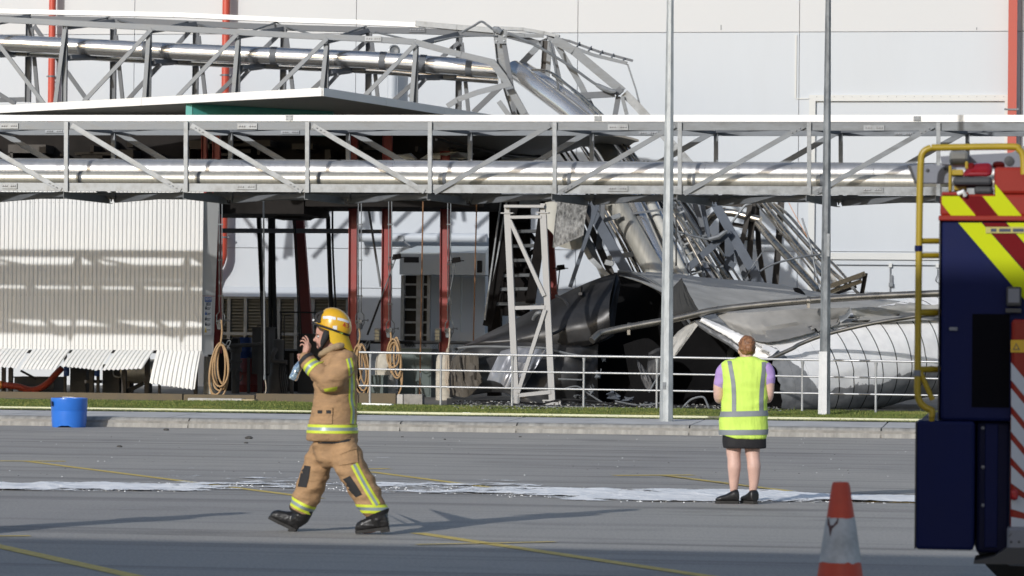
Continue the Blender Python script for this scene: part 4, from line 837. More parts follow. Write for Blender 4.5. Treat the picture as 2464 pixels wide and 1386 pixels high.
for i in range(len(fpost) - 1):
    l, r_ = fpost[i], fpost[i + 1]; a = FY - .085
    if r_ <= 1035: diag(P(l + 12, yl(l, 301, 303), a), P(r_ - 14, yl(r_, 456, 468), a), M['galv_lt'], i in (6, 7), i in (4, 5, 6))
    else: diag(P(l + 10, yl(l, 460, 469), a), P(r_ - 12, yl(r_, 300, 303), a), M['galv'], i in (9, 11), i in (10, 11))
for i in range(len(bpost) - 1):
    l, r_ = bpost[i], bpost[i + 1]; a = BYK - .07
    if r_ <= 1131: diag(P(l + 10, yl(l, 318, 320), a), P(r_ - 12, yl(r_, 470, 480), a), M['galv'], wd=.12)
    else: diag(P(l + 10, yl(l, 472, 482), a), P(r_ - 12, yl(r_, 318, 321), a), M['galv'], wd=.12)
# cross beams and plan bracing seen from below
for f, b_ in zip(fpost, bpost):
    a, c = P(f - 8, yl(f, 468, 479), FY - .02), P(b_ - 10, yl(b_, 478, 489), BYK); h = .14
    obj('cross_beam', MB().slab([a + Vector((0, 0, .07)), c + Vector((0, 0, .07)), c - Vector((0, 0, .10)), a - Vector((0, 0, .08))], (.012, 0, 0)).slab([a - Vector((0, 0, .08)), c - Vector((0, 0, .10)), c + Vector((.08, 0, -.10)), a + Vector((.08, 0, -.08))], (0, 0, .012)), M['dull'], br)
    a, c = P(f, yl(f, 306, 309), FY + .06), P(b_, yl(b_, 318, 321), BYK - .06); obj('cross_beam', MB().bar(a, c, .09, .07), M['galv_dark'], br)
for i in range(len(bpost) - 1):
    b0, f1 = bpost[i], fpost[i + 1]; a, c = P(b0 + 3, yl(b0, 479, 490), BYK - .08), P(f1 - 8, yl(f1, 466, 477), FY + .1)
    obj('plan_brace', MB().slab([a + Vector((0, 0, .06)), c + Vector((0, 0, .06)), c - Vector((0, 0, .06)), a - Vector((0, 0, .07))], (.0, .012, 0)).slab([a - Vector((0, 0, .07)), c - Vector((0, 0, .06)), c + Vector((0, .08, -.06)), a + Vector((0, .08, -.07))], (0, 0, .01)), M['galv_dark'], br)
    a, c = P(b0, yl(b0, 316, 318), BYK - .1), P(f1, yl(f1, 306, 309), FY + .1); obj('plan_brace', MB().bar(a, c, .09, .04), M['galv_dark'], br)
    # hanger under the cross beam
    p = P(b0 - 5, yl(b0, 474, 485), BYK - .1); obj('hanger', MB().box((p.x - .11, p.y - .05, p.z + .0), (p.x + .10, p.y + .05, p.z + .035)).lathe(p + Vector((.0, 0, -.05)), (0, 0, 1), [(.001, -.05), (.02, -.02), (.02, .05)], 6).lathe(p + Vector((.07, 0, -.05)), (0, 0, 1), [(.001, -.05), (.02, -.02), (.02, .05)], 6), M['galv_dark'], br)
# splice plates with bolt heads
for px, py, Y, w_, h in [(22, 303, FY, 44, 13), (595, 304, FY, 48, 14), (1487, 306, FY, 49, 14), (2103, 307.5, FY, 50, 13), (22, 447.5, FY, 38, 13), (592, 449.5, FY, 48, 13), (1486, 453.5, FY, 49, 14), (2100, 457, FY, 50, 13), (132, 315.5, BYK, 46, 8), (698, 318, BYK, 44, 8), (1560, 320, BYK, 46, 8), (2175, 322, BYK, 46, 8)]:
    off = -.066; a, b_ = P(px - w_ / 2, py + h / 2, Y + off), P(px + w_ / 2, py - h / 2, Y + off)
    pl = obj('splice_plate', MB().box((a.x, Y + off - .012, a.z), (b_.x, Y + off + .012, b_.z)), M['galv_lt'], br); bm = MB()
    for u in (.12, .24, .36, .64, .76, .88): bm.lathe((lerp(a.x, b_.x, u), Y + off - .012, (a.z + b_.z) / 2), (0, -1, 0), [(.02, 0), (.018, .014), (.001, .018)], 7)
    obj('bolts', bm, M['bolt'], pl, kind='stuff')
# the two insulated pipes lying in it
def longpipe(name, label, Y, yc_l, yc_r, r_, m, seams, clamps, off=0):
    t = thing(name, P(1232, (yc_l + yc_r) / 2, Y), label, 'pipe', 'pipes on the standing bridge'); a, b_ = P(-1300, yl(-1300, yc_l, yc_r), Y), P(2760, yl(2760, yc_l, yc_r), Y)
    cuts = [-1300, -640] + seams + [2760]
    pt = lambda px: a.lerp(b_, (X_at(px, Y) - a.x) / (b_.x - a.x))
    for i, (c, d) in enumerate(zip(cuts[:-1], cuts[1:])):
        p, q_ = pt(c), pt(d); rr = r_ + (.004 if i % 2 else 0); n_ = 7; obj('jacket', MB().tube([p.lerp(q_, k / n_) for k in range(n_ + 1)], [rr] + [rr + .0015 * nz((c, k, 0)) for k in range(1, n_)] + [rr], 28), m, t)
    for c, wpx in clamps:
        p = pt(c); w_ = mpx(wpx, Y); obj('band', MB().lathe(p - Vector((w_ / 2, 0, 0)), (1, 0, 0), [(r_, 0), (r_ + .014, 0), (r_ + .014, w_), (r_, w_)], 28), M['galv_dark'] if wpx > 6 else M['bracket'], t)
    return t
longpipe('insulated_pipe', 'upper larger stainless pipe at the back of the standing bridge', 70.85, 407.5, 420, mpx(25, 70.85), M['steel'], [86, 216, 620, 903, 1160, 1290, 1660, 1862, 2010, 2330], ())
longpipe('insulated_pipe', 'lower pale stainless pipe along the front of the standing bridge', 70.42, 427.5, 438, mpx(15.5, 70.42), M['steel2'], [-100, 452, 980, 1500, 1950, 2260], ((478, 7), (192, 8), (767, 7), (1068, 8), (1368, 8), (1668, 7), (1975, 8)))
t = thing('cable_tray', P(1232, 385, 71.15), 'flat dark metal tray along the back of the upper pipe', 'cable tray'); obj('tray', MB().bar(P(-1300, yl(-1300, 383, 396), 71.2), P(2760, yl(2760, 383, 396), 71.2), .35, .03), M['galv_dark'], t)
# trestle under the bridge
tr = thing('trestle', P(1288, 975, 70.4), 'white painted A-frame steel trestle standing behind the railing', 'trestle'); TY = 70.4
M['trestle'] = mat('pale_grey_paint', (.34, .34, .34), .5, .1, .08, 2)
def tb(name, a, b_, wpx, Y=TY, m=None, dep=.14): 
    p, q_ = P(*a, Y), P(*b_, Y); d = (q_ - p).normalized(); return obj(name, MB().bar(p, q_, dep, mpx(wpx, Y), up=d.cross(Vector((0, 1, 0))) * (-1 if d.cross(Vector((0, 1, 0))).z < 0 else 1)), m or M['trestle'], tr)
tb('leg', (1221, 512), (1242, 957), 15); tb('leg', (1307, 512), (1329, 962), 15)
for a, b_, w_ in (((1228, 523), (1303, 522), 7), ((1240, 741), (1312, 739), 9), ((1250, 951), (1326, 943), 9)): tb('cross_bar', a, b_, w_, TY - .02)
tb('brace', (1227, 530), (1310, 712), 9, TY - .05); tb('brace', (1312, 745), (1247, 945), 9, TY - .05)
obj('head_beam', MB().box(tuple(P(1216, 500, TY) - Vector((0, .2, 0))), tuple(P(1312, 494, TY) + Vector((0, .2, 0)))), M['trestle'], tr)
for px, top, bot in ((1221, 495, 513), (1307, 490, 512)): a, b_ = P(px - 6, bot, TY), P(px + 6, top, TY); obj('head_post', MB().box((a.x, TY - .08, a.z), (b_.x, TY + .08, b_.z)).box((a.x - .08, TY - .1, a.z - .012), (b_.x + .08, TY + .1, a.z + .012)), M['trestle'], tr)
p = P(1244, 975, TY); obj('foot', MB().lathe((p.x, TY, .2), (0, 0, 1), [(.085, 0), (.085, p.z + .2 - .2), (.001, p.z + .21 - .2)], 12).box((p.x - .2, TY - .2, .15), (p.x + .17, TY + .2, .245)).box((p.x - .06, TY - .06, .24), (p.x + .06, TY + .06, P(1244, 955, TY).z)), M['trestle'], tr)
p = P(1329, 975, TY); obj('foot', MB().box((p.x - .2, TY - .1, P(1329, 965, TY).z), (p.x + .2, TY + .1, P(1329, 962, TY).z)).box((p.x - .19, TY - .08, .2), (p.x - .15, TY + .08, P(1329, 965, TY).z)).box((p.x + .15, TY - .08, .2), (p.x + .19, TY + .08, P(1329, 965, TY).z)).box((p.x - .14, TY - .1, .2), (p.x + .14, TY + .1, .30)), M['trestle'], tr)
# steel stairs behind the trestle
SY = 80.5; stt = thing('stair', P(1230, 770, SY), 'steep steel stair, blackened as if shaded, with pale treads behind the trestle', 'stair')
def stl(t_): return P(lerp(1236, 1172, t_), lerp(488, 782, t_), SY), P(lerp(1312, 1276, t_), lerp(488, 735, t_), SY + .4)
obj('stringer', MB().bar(P(1240, 480, SY), P(1172, 785, SY), .05, .22, up=(1, 0, 0)), M['blackmat'], stt); obj('stringer', MB().bar(P(1313, 480, SY + .3), P(1276, 730, SY + .3), .05, .24, up=(1, 0, 0)), M['blackmat'], stt)  # stringers blackened for the shade over the stair
for k, y in enumerate((492, 526, 561, 596, 631, 667, 700, 735)):
    t_ = (y - 488) / 290; a, b_ = P(lerp(1236, 1172, t_) + 3, y, SY), P(lerp(1312, 1276, t_) - 1, y - 2, SY + .35); obj('tread', MB().hexa([a, b_, b_ + Vector((-.02, .42, 0)), a + Vector((-.02, .42, 0))], [q + Vector((0, 0, .075)) for q in (a, b_, b_ + Vector((-.02, .42, 0)), a + Vector((-.02, .42, 0)))]), M['dull'], stt)
for dx in (0, 14): obj('handrail', MB().tube([P(1206 + dx, 480, SY - .25 + dx * .02), P(1166 + dx * .4, 770, SY - .25 + dx * .02)], .025, 6), M['galv_lt'], stt)
obj('landing_post', MB().box(tuple(P(1172, 960, 82.6)), tuple(P(1212, 480, 82.9))), M['blackmat'], stt)
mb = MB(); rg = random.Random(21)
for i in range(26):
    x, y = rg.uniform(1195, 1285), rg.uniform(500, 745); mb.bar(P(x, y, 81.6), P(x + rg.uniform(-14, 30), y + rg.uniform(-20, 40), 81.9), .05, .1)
mb.box(tuple(P(1205, 760, 82.0)), tuple(P(1278, 480, 82.2))); obj('shade_backing', mb, M['blackmat'], stt, kind='stuff')  # added black bars and sheet fill the shaded gap behind the treads

# ================================================================ collapsed upper pipe bridge
NY, RY = 82.6, 84.4
cb = thing('collapsed_bridge', P(800, 240, 83.4), 'collapsed galvanised truss pipe bridge sagging above the bay and buckling down at its right end', 'pipe bridge')
def B(name, pts, wpx, m, Y=NY, dep=.12, kind='bar', parent=None, Y2=None):
    """member through pixel points with visible width in pixels"""
    mb = MB(); Y2 = Y if Y2 is None else Y2; n = len(pts); PP = [P(x, y, lerp(Y, Y2, i / max(1, n - 1))) for i, (x, y) in enumerate(pts)]; h = mpx(wpx, (Y + Y2) / 2)
    for a, b_ in zip(PP[:-1], PP[1:]):
        d = (b_ - a).normalized(); up = d.cross(Vector((0, 1, 0)))
        if up.z < 0: up = -up
        if kind == 'bar': mb.bar(a, b_ + d * .01, dep, h, up=up)
        elif kind == 'i': mb.chan(a, b_, dep, h, .014, up=up)
        elif kind == 'plate': mb.bar(a, b_ + d * .02, .016, h, up=up)
        elif kind == 'u': mb.uchan(a, b_, dep, h, .014, up=up)
    return obj(name, mb, m, parent or cb)
B('top_cover', [(-260, 22), (0, 27.5), (300, 34), (420, 36), (700, 49), (860, 54), (1009, 61)], 11.5, M['whitecap'], RY, .2); B('top_cover', [(1001, 57), (1100, 66), (1195, 74)], 13, M['galv_lt'], RY - .03, .2)
B('top_chord', [(-260, 38), (0, 43), (300, 50), (700, 67), (1010, 75), (1206, 82)], 14, M['galv_dark'], RY, .14, 'u')  # far members take the darker tone, their shade put into the colour
B('top_chord', [(-260, 38), (0, 47), (160, 56), (420, 69), (700, 85), (870, 93), (1000, 101)], 14, M['galv'], NY, .14, 'u'); B('top_chord', [(1000, 102), (1110, 132), (1186, 150)], 15, M['galv'], NY, .12); B('top_chord', [(1183, 148), (1215, 190), (1262, 275), (1300, 335)], 17, M['galv'], NY, .12)
for px, yt, yb, dx in ((70, 52, 246, -3), (273, 70, 240, -1), (472, 72, 232, -2), (683, 70, 222, -2), (888, 80, 245, -2), (1105, 88, 268, -2)):
    B('post', [(px, yt), (px + dx, yb)], 14, M['galv_dark'], RY - .1, .12, 'i'); B('brace', [(px + 6, yt + 15), (px + 22, yb)], 9, M['galv_dark'], RY - .2, .08)
for px, yt, yb in ((157, 64, 250), (359, 78, 240), (573, 90, 232), (786, 104, 222), (1001, 110, 262)):
    B('post', [(px, yt), (px - 2, yb)], 12, M['galv'], NY, .12, 'i'); B('brace', [(px - 1, yt + 6), (px - 24 + (12 if px > 300 else 0), yb)], 10, M['galv'], NY - .12, .06)
for a, b_ in (((-4, 105), (106, 250)), ((365, 70), (202, 244)), ((571, 82), (424, 236)), ((787, 93), (655, 222)), ((1000, 106), (868, 240))): B('diagonal', [a, b_], 10, M['galv'], NY - .2, .06)
for a, b_ in (((82, 62), (212, 244)), ((457, 74), (306, 242)), ((668, 86), (518, 232)), ((882, 98), (730, 235)), ((1104, 102), (938, 250)), ((-60, 190), (36, 250))): B('diagonal', [a, b_], 10, M['galv_dark'], RY - .3, .06)
B('tie', [(-60, 242), (72, 239)], 11, M['galv_dark'], RY, .1)
for px0, y0, px1, y1 in ((155, 66, 277, 52), (357, 75, 474, 58), (572, 88, 684, 70), (785, 100, 888, 74), (1000, 108, 1104, 82), (-20, 56, 72, 40)): B('cross_beam', [(px0, y0), (px1, y1)], 11, M['galv_dark'], NY, .1, Y2=RY)
for pts in ([(165, 62), (262, 42), (281, 47), (360, 68)], [(370, 72), (455, 52), (475, 58), (560, 80)], [(578, 84), (665, 54), (686, 64), (775, 90)], [(790, 94), (880, 64), (900, 77), (990, 97)]): obj('tie_rod', MB().tube([P(x, y, lerp(NY, RY, [0, 1, 1, 0][i])) for i, (x, y) in enumerate(pts)], .025, 6), M['galv'], cb)
for px0, y0, px1, y1 in ((165, 139, 236, 137), (366, 152, 430, 148), (578, 166, 640, 158), (792, 176, 850, 168), (1003, 187, 1068, 186), (-30, 132, 40, 130)):
    B('pipe_support', [(px0, y0), (px1, y1)], 10, M['galv_dark'], NY + .1, .2, Y2=RY - .4); p = P(px1 + 14, y1 - 1, RY - .6); obj('pipe_shoe', MB().box((p.x - .15, p.y - .12, p.z - .05), (p.x + .16, p.y + .12, p.z + .04)), M['dull'], cb)
    if px0 > 300: B('knee_brace', [(px0 + 22, y0 + 2), (px0 - 18, y0 + 46)], 8, M['galv_dark'], NY + .3, .08)
# splice plates
for px, py, Y in ((898, 93, NY), (1004, 72, RY)):
    a, b_ = P(px - 20, py + 6, Y - .09), P(px + 20, py - 6, Y - .09); pl = obj('splice_plate', MB().box((a.x, Y - .10, a.z), (b_.x, Y - .085, b_.z)), M['galv_dark' if Y == RY else 'galv_lt'], cb); bm = MB()
    for u in (.12, .26, .4, .6, .74, .88): bm.lathe((lerp(a.x, b_.x, u), Y - .1, (a.z + b_.z) / 2), (0, -1, 0), [(.022, 0), (.018, .014), (.001, .018)], 7)
    obj('bolts', bm, M['bolt'], pl, kind='stuff')
# buckled end: leaning post, bent chord, fallen plates
B('buckled_post', [(1200, 72), (1207, 140), (1220, 200), (1247, 285)], 25, M['galv'], NY + .2, .2, 'i'); B('buckled_post', [(1212, 100), (1228, 190), (1240, 280)], 11, M['galv_dark'], NY + .05, .06)
p = P(1206, 92, NY); gp = obj('gusset', MB().box((p.x - .16, NY - .06, p.z - .14), (p.x + .14, NY - .03, p.z + .2)), M['galv'], cb); bm = MB()
for u in (-.1, .09):
    for v in (-.08, .04): bm.lathe((p.x + u, NY - .06, p.z + v), (0, -1, 0), [(.03, 0), (.026, .02), (.001, .025)], 7)
obj('bolts', bm, M['galv_lt'], gp, kind='stuff')
B('bent_chord', [(1206, 80), (1250, 92), (1300, 106), (1316, 100)], 15, M['galv_dark'], RY - .3, .18); B('bent_cover', [(1190, 68), (1260, 71), (1310, 80), (1345, 88)], 8, M['galv_lt'], RY - .2, .25); B('bent_plate', [(1215, 80), (1262, 86), (1308, 86)], 9, M['galv'], RY - .5, .02)
# fallen cable ladder, a frame with rungs
cbl = [(1316, 88), (1370, 99), (1440, 124), (1522, 146)]; B('ladder_rail', cbl, 6, M['galv_dark'], RY - .1, .06); B('ladder_rail', [(1316, 91), (1360, 107), (1430, 133), (1508, 152)], 8, M['galv'], RY - .3, .08)
for px, py in ((1392, 104), (1420, 114), (1447, 124), (1474, 132), (1501, 141)): B('rung', [(px + 3, py - 1), (px - 4, py + 9)], 3.2, M['galv_dark'], RY - .1, .05, Y2=RY - .3)
B('cable_end', [(1510, 154), (1530, 215), (1545, 275), (1556, 300)], 4, M['galv'], RY - .3, .03)
B('bent_chord', [(1332, 94), (1380, 122), (1440, 172), (1498, 220)], 21, M['galv'], NY + .3, .03); B('bent_chord', [(1502, 224), (1530, 252), (1560, 285), (1620, 350), (1660, 395)], 20, M['galv_lt'], NY + .2, .03)
B('diagonal', [(1300, 106), (1252, 156)], 14, M['galv'], RY - .5, .05); B('post', [(1314, 98), (1306, 215)], 15, M['brown'], RY - .4, .12, 'i'); B('post', [(1324, 100), (1315, 210)], 11, M['galv'], RY - .55, .06); B('brace', [(1327, 104), (1354, 220)], 8, M['galv_dark'], RY - .6, .06)
B('diagonal', [(1338, 104), (1398, 205), (1432, 275), (1470, 345)], 14, M['galv'], NY + .6, .04)
B('cross_beam', [(1366, 240), (1388, 231), (1480, 226), (1496, 214)], 15, M['galv_dark'], NY + .1, .12, 'u'); B('post', [(1488, 232), (1476, 300), (1462, 360)], 12, M['galv_dark'], NY + .2, .06); B('post', [(1497, 232), (1508, 275)], 9, M['galv'], NY + .1, .05); B('plate', [(1356, 240), (1360, 300)], 14, M['galv'], NY - .2, .03)
B('bent_plate', [(1076, 256), (1100, 240), (1150, 222), (1228, 202)], 13, M['galv'], NY - .4, .03); B('diagonal', [(1208, 205), (1140, 270)], 13, M['galv_dark'], RY - .8, .06); B('stub', [(1200, 244), (1230, 285)], 12, M['galv'], NY - .6, .05)
for pts, r_ in (([(1110, 78), (1140, 62), (1158, 52), (1172, 60), (1186, 70), (1204, 78)], .03), ([(1045, 99), (1110, 88), (1196, 86)], .022), ([(1222, 80), (1290, 110), (1370, 158), (1436, 204), (1480, 219)], .035), ([(1322, 98), (1335, 160), (1346, 230), (1350, 250)], .03)): obj('tie_rod', MB().tube(cat_rom([P(x, y, NY - .1) for x, y in pts], 5), r_, 7), M['galv'], cb)
obj('turnbuckle', MB().tube([P(1436, 204, NY - .1), P(1450, 212, NY - .1), P(1470, 220, NY - .1), P(1482, 221, NY - .1)], [.05, .07, .07, .04], 8), M['galv_lt'], cb); obj('turnbuckle', MB().tube([P(1186, 68, NY - .1), P(1196, 72, NY - .1), P(1206, 78, NY - .1)], [.05, .09, .07], 8), M['galv_lt'], cb)
# pipes riding in the collapsed bridge: a straight run, then a broken fall
def pipe(name, pts, wpx, m, label, Y0, Y1, cat='pipe', group='fallen bridge pipes', bands=(), n=18, smooth=True):
    N_ = len(pts); PP = [P(x, y, lerp(Y0, Y1, i / (N_ - 1))) for i, (x, y) in enumerate(pts)]; t = thing(name, PP[len(PP) // 2], label, cat, group); r_ = mpx(wpx, (Y0 + Y1) / 2) / 2
    path = cat_rom(PP, 5) if smooth else PP; obj('tube', MB().tube(path, r_, n), m, t)
    for u in bands:
        k = u * (len(path) - 1); i = min(int(k), len(path) - 2); a = path[i].lerp(path[i + 1], k - i); d = (path[i + 1] - path[i]).normalized(); obj('band', MB().lathe(a - d * .08, d, [(r_, 0), (r_ + .012, 0), (r_ + .012, .16), (r_, .16)], n), M['galv_dark'], t)
    return t
PYm = 83.4
pipe('insulated_pipe', [(-300, 92), (0, 103), (420, 124), (870, 143), (1040, 155), (1200, 168)], 42, M['chrome'], 'polished stainless pipe inside the collapsed upper bridge', PYm, PYm, bands=(.37, .50, .64, .77, .90))
pipe('insulated_pipe', [(-300, 112), (0, 123), (420, 146), (870, 166), (1040, 180), (1200, 192)], 22, M['chrome'], 'slimmer stainless pipe under the polished upper bridge pipe', PYm + .5, PYm + .5)
pipe('insulated_pipe', [(1236, 166), (1300, 213), (1400, 292), (1470, 380), (1540, 530), (1610, 680)], 45, M['chrome'], 'polished stainless pipe broken off and plunging down from the collapsed bridge', PYm, 79.0, bands=(.52,), n=24)
pipe('insulated_pipe', [(1262, 160), (1310, 190), (1380, 240), (1440, 290), (1530, 400), (1585, 520), (1640, 640)], 24, M['chrome'], 'slim polished pipe beside the plunging big one', PYm + .5, 79.6)
for i, (pts, w_, m, lab) in enumerate((
    ([(1280, 168), (1320, 172), (1360, 200), (1420, 260), (1500, 350), (1600, 480), (1690, 640)], 6, M['brass'], 'thin bronze coloured pipe curving over the top of the fall'),
    ([(1330, 180), (1400, 232), (1480, 310), (1560, 420), (1650, 545), (1745, 690)], 7, M['brass'], 'thin tarnished pipe farthest right of the falling bundle'),
    ([(1540, 430), (1610, 520), (1690, 640), (1712, 680)], 11, M['brown'], 'dark brown pipe right of the light pole in the fallen bundle'),
    ([(1570, 400), (1620, 470), (1740, 650), (1768, 690)], 10, M['brass'], 'long bronze pipe at the upper side of the fallen bundle'),
    ([(1590, 470), (1640, 560), (1700, 650), (1722, 690)], 20, M['steel'], 'bright steel pipe right of the light pole in the fallen bundle'),
    ([(1520, 440), (1580, 560), (1640, 670)], 16, M['steel2'], 'dull steel pipe passing right behind the tall light pole'),
    ([(1612, 520), (1660, 610), (1705, 690)], 9, M['galv'], 'grey pipe under the bright steel pipe of the bundle'))):
    pipe('fallen_pipe', pts, w_, m, lab, 82.8 - .2 * i, 78.6, n=12)
for pts, w_, lab in (([(1440, 490), (1500, 590), (1545, 672)], 5, 'leftmost thin brown pipe in the fallen bundle'), ([(1452, 490), (1512, 592), (1560, 672)], 6, 'second thin brown pipe in the fallen bundle'), ([(1468, 490), (1530, 590), (1578, 676)], 6, 'third thin brown pipe next to the big grey pipe')): pipe('thin_pipe', pts, w_, M['rust'] if False else M['brass'], lab, 80.6, 79.6, n=8)
pipe('insulated_pipe', [(1450, 440), (1500, 520), (1545, 600), (1596, 690)], 50, M['steel2'], 'fat grey insulated pipe leaning left of the tall light pole', 80.4, 78.4, n=24)
pipe('insulated_pipe', [(1545, 440), (1580, 520), (1622, 610), (1660, 690)], 22, mat('pale_insulation', (.50, .50, .47), .6, 0, .15, 3), 'pale insulated pipe leaning beside the fat grey one', 80.6, 78.6, n=16)
# dense strapped bundle between the fat pipe and the brown rack
pbn = thing('pipe_bundle', P(1640, 600, 80), 'dense bundle of slanting steel and bronze pipes behind the tall light pole', 'pipes'); rgb = random.Random(31)
for i, (x0, w_, mk, dy) in enumerate(((1420, 7, 'brown', .9), (1434, 5, 'brass', .7), (1446, 6, 'brown', 1.0), (1472, 4, 'brass', .8), (1484, 6, 'brown', 1.1), (1508, 13, 'steel2', .2), (1524, 8, 'galv', .5), (1538, 18, 'steel', .3), (1556, 9, 'brown', .8), (1570, 12, 'steel2', .2), (1586, 7, 'galv_dark', .9), (1598, 9, 'steel', .4), (1612, 12, 'steel2', .1), (1626, 6, 'brass', .6), (1640, 8, 'brown', .8), (1652, 6, 'brass', .4), (1500, 9, 'galv_dark', 1.3), (1548, 10, 'brown', 1.4), (1604, 10, 'brown', 1.5), (1630, 9, 'galv_dark', 1.5))):
    s_ = rgb.uniform(-6, 6); pts = [(x0 - 92 + s_, 330), (x0 - 46 + s_ * .5, 400), (x0, 480), (x0 + 52, 570), (x0 + 112 + s_, 690)]
    if x0 > 1560: pts = [(x0 - 80 + s_, 390), (x0, 480), (x0 + 60, 570), (x0 + 134 + s_, 692)]
    PP = [P(x, y, lerp(82.6, 79.0, k / (len(pts) - 1)) + dy) for k, (x, y) in enumerate(pts)]; obj('pipe', MB().tube(cat_rom(PP, 5), mpx(w_, 81) / 2, 10), M[mk], pbn)
for (x0, y0, x1, y1) in ((1478, 520, 1640, 498), (1520, 600, 1700, 566), (1570, 672, 1740, 640)): B('strap', [(x0, y0), (x1, y1)], 5, M['galv_dark'], 79.6, .05, parent=pbn)
# tray with rungs in the fallen bundle
lt = thing('cable_ladder', P(1650, 600, 79.6), 'grey cable ladder lying in the fallen pipe bundle right of the pole', 'cable ladder')
B('rail', [(1612, 490), (1640, 590), (1665, 668)], 5, M['galv'], 79.8, .05, parent=lt, Y2=78.8); B('rail', [(1640, 500), (1670, 590), (1700, 670)], 5, M['galv'], 80.4, .05, parent=lt, Y2=79.2)
for k in range(7): y = 520 + k * 24; B('rung', [(1618 + k * 7, y), (1646 + k * 7, y - 12)], 4, M['galv_lt'], 79.7 - k * .1, .04, parent=lt)
# fallen beams around the bundle
fb_ = thing('fallen_truss', P(1600, 640, 79), 'blue grey steel members of the collapsed truss standing in the wreck', 'truss')
def FB(name, pts, w_, m, Y, dep=.12, kind='bar', Y2=None): return B(name, pts, w_, m, Y, dep, kind, fb_, Y2)
M['bluesteel'] = mat('blue_grey_steel', (.095, .11, .135), .7, 0, .15, 2, spec=.2)
FB('chord', [(1408, 480), (1512, 662)], 25, M['bluesteel'], 78.4, .03, Y2=77.6); FB('brace', [(1446, 470), (1372, 690)], 9, M['bluesteel'], 77.9, .06); FB('brace', [(1450, 480), (1447, 540), (1440, 600)], 14, M['galv_dark'], 79.4, .08, 'i')
FB('chord', [(1370, 480), (1455, 670)], 14, M['galv'], 79.2, .06, 'u'); FB('chord', [(1352, 500), (1420, 620), (1470, 672)], 12, M['galv_lt'], 78.9, .04); FB('chord', [(1390, 480), (1475, 668)], 16, M['brown'], 79.6, .1)
FB('cross_beam', [(1455, 530), (1492, 518)], 10, M['galv'], 79.2, .1); FB('cross_beam', [(1462, 622), (1540, 608)], 12, M['galv'], 79.0, .1); FB('cross_beam', [(1455, 630), (1475, 635)], 12, M['galv_lt'], 78.8, .1)
FB('chord', [(1716, 482), (1760, 560), (1832, 688)], 22, M['bluesteel'], 79.6, .05, 'u', 78.8); FB('brace', [(1634, 665), (1756, 555)], 17, M['bluesteel'], 79.0, .08, 'u'); FB('plate', [(1755, 560), (1755, 650)], 22, M['bluesteel'], 79.9, .03); FB('plate', [(1772, 600), (1800, 690)], 14, M['galv_dark'], 80.1, .03)
FB('post', [(1690, 490), (1705, 570)], 10, M['bluesteel'], 80.6, .08, 'i'); FB('post', [(1672, 490), (1700, 575)], 12, M['galv_dark'], 80.8, .08, 'i')
FB('flap', [(1755, 632), (1768, 640)], 14, M['bluesteel'], 79.5, .03)
obj('tie_rod', MB().tube(cat_rom([P(1628, 556, 78.8), (P(1660, 566, 78.8)), P(1700, 575, 78.8), P(1725, 572, 78.8), P(1750, 555, 78.8)], 5), .03, 6), M['galv'], fb_); obj('turnbuckle', MB().tube([P(1706, 576, 78.8), P(1730, 570, 78.8), P(1745, 558, 78.8)], [.05, .07, .05], 8), M['galv'], fb_)
obj('loose_cable', MB().tube(cat_rom([P(1690, 630, 78.6), P(1705, 634, 78.6), P(1725, 655, 78.6), P(1745, 690, 78.6)], 5), .025, 6), M['galv'], fb_); obj('chain', MB().tube([P(1627, 490, 78.4), P(1627, 640, 78.4)], .02, 6), M['bracket'], fb_)
# dark brown tower legs and the golden pipe group right of it
bt_ = thing('scorched_rack', P(1830, 690, 84), 'scorched brown pipe rack posts behind the fallen silo', 'rack')
def BT(name, pts, w_, m, Y, dep=.12, kind='bar', Y2=None): return B(name, pts, w_, m, Y, dep, kind, bt_, Y2)
BT('post', [(1812, 480), (1802, 640), (1798, 700)], 14, M['brown'], 83.0, .14, 'i'); BT('post', [(1820, 480), (1826, 600), (1842, 700)], 12, M['brown'], 83.4, .12, 'i'); BT('post', [(1806, 490), (1785, 585)], 11, M['brown'], 82.8, .1); BT('post', [(1880, 480), (1874, 580), (1864, 700)], 15, M['brown'], 84.0, .14, 'i'); BT('post', [(1738, 500), (1740, 690)], 16, M['brown'], 84.2, .14, 'i')
BT('beam', [(1720, 488), (1880, 498)], 12, M['brown'], 83.4, .14); BT('beam', [(1756, 538), (1826, 552)], 10, M['brown'], 83.6, .1); BT('beam', [(1730, 580), (1800, 574)], 8, M['brown'], 84.0, .1)
BT('brace', [(1690, 505), (1720, 488)], 9, M['brown'], 83.2, .08)
pipe('scorched_pipe', [(1694, 548), (1722, 516), (1760, 512), (1800, 522), (1830, 530)], 19, M['brass'], 'bronze stained elbow pipe between the brown rack posts', 83.2, 82.8); pipe('scorched_pipe', [(1758, 540), (1782, 508), (1794, 494), (1808, 490)], 6, M['galv_lt'], 'thin bent bright pipe left of the brown rack posts', 82.4, 82.4, n=8)
pipe('golden_pipe', [(1823, 538), (1860, 580), (1920, 645), (1972, 702)], 19, M['brass'], 'fat golden stained pipe leaning lowest in the right bundle', 82.6, 79.6, n=16)
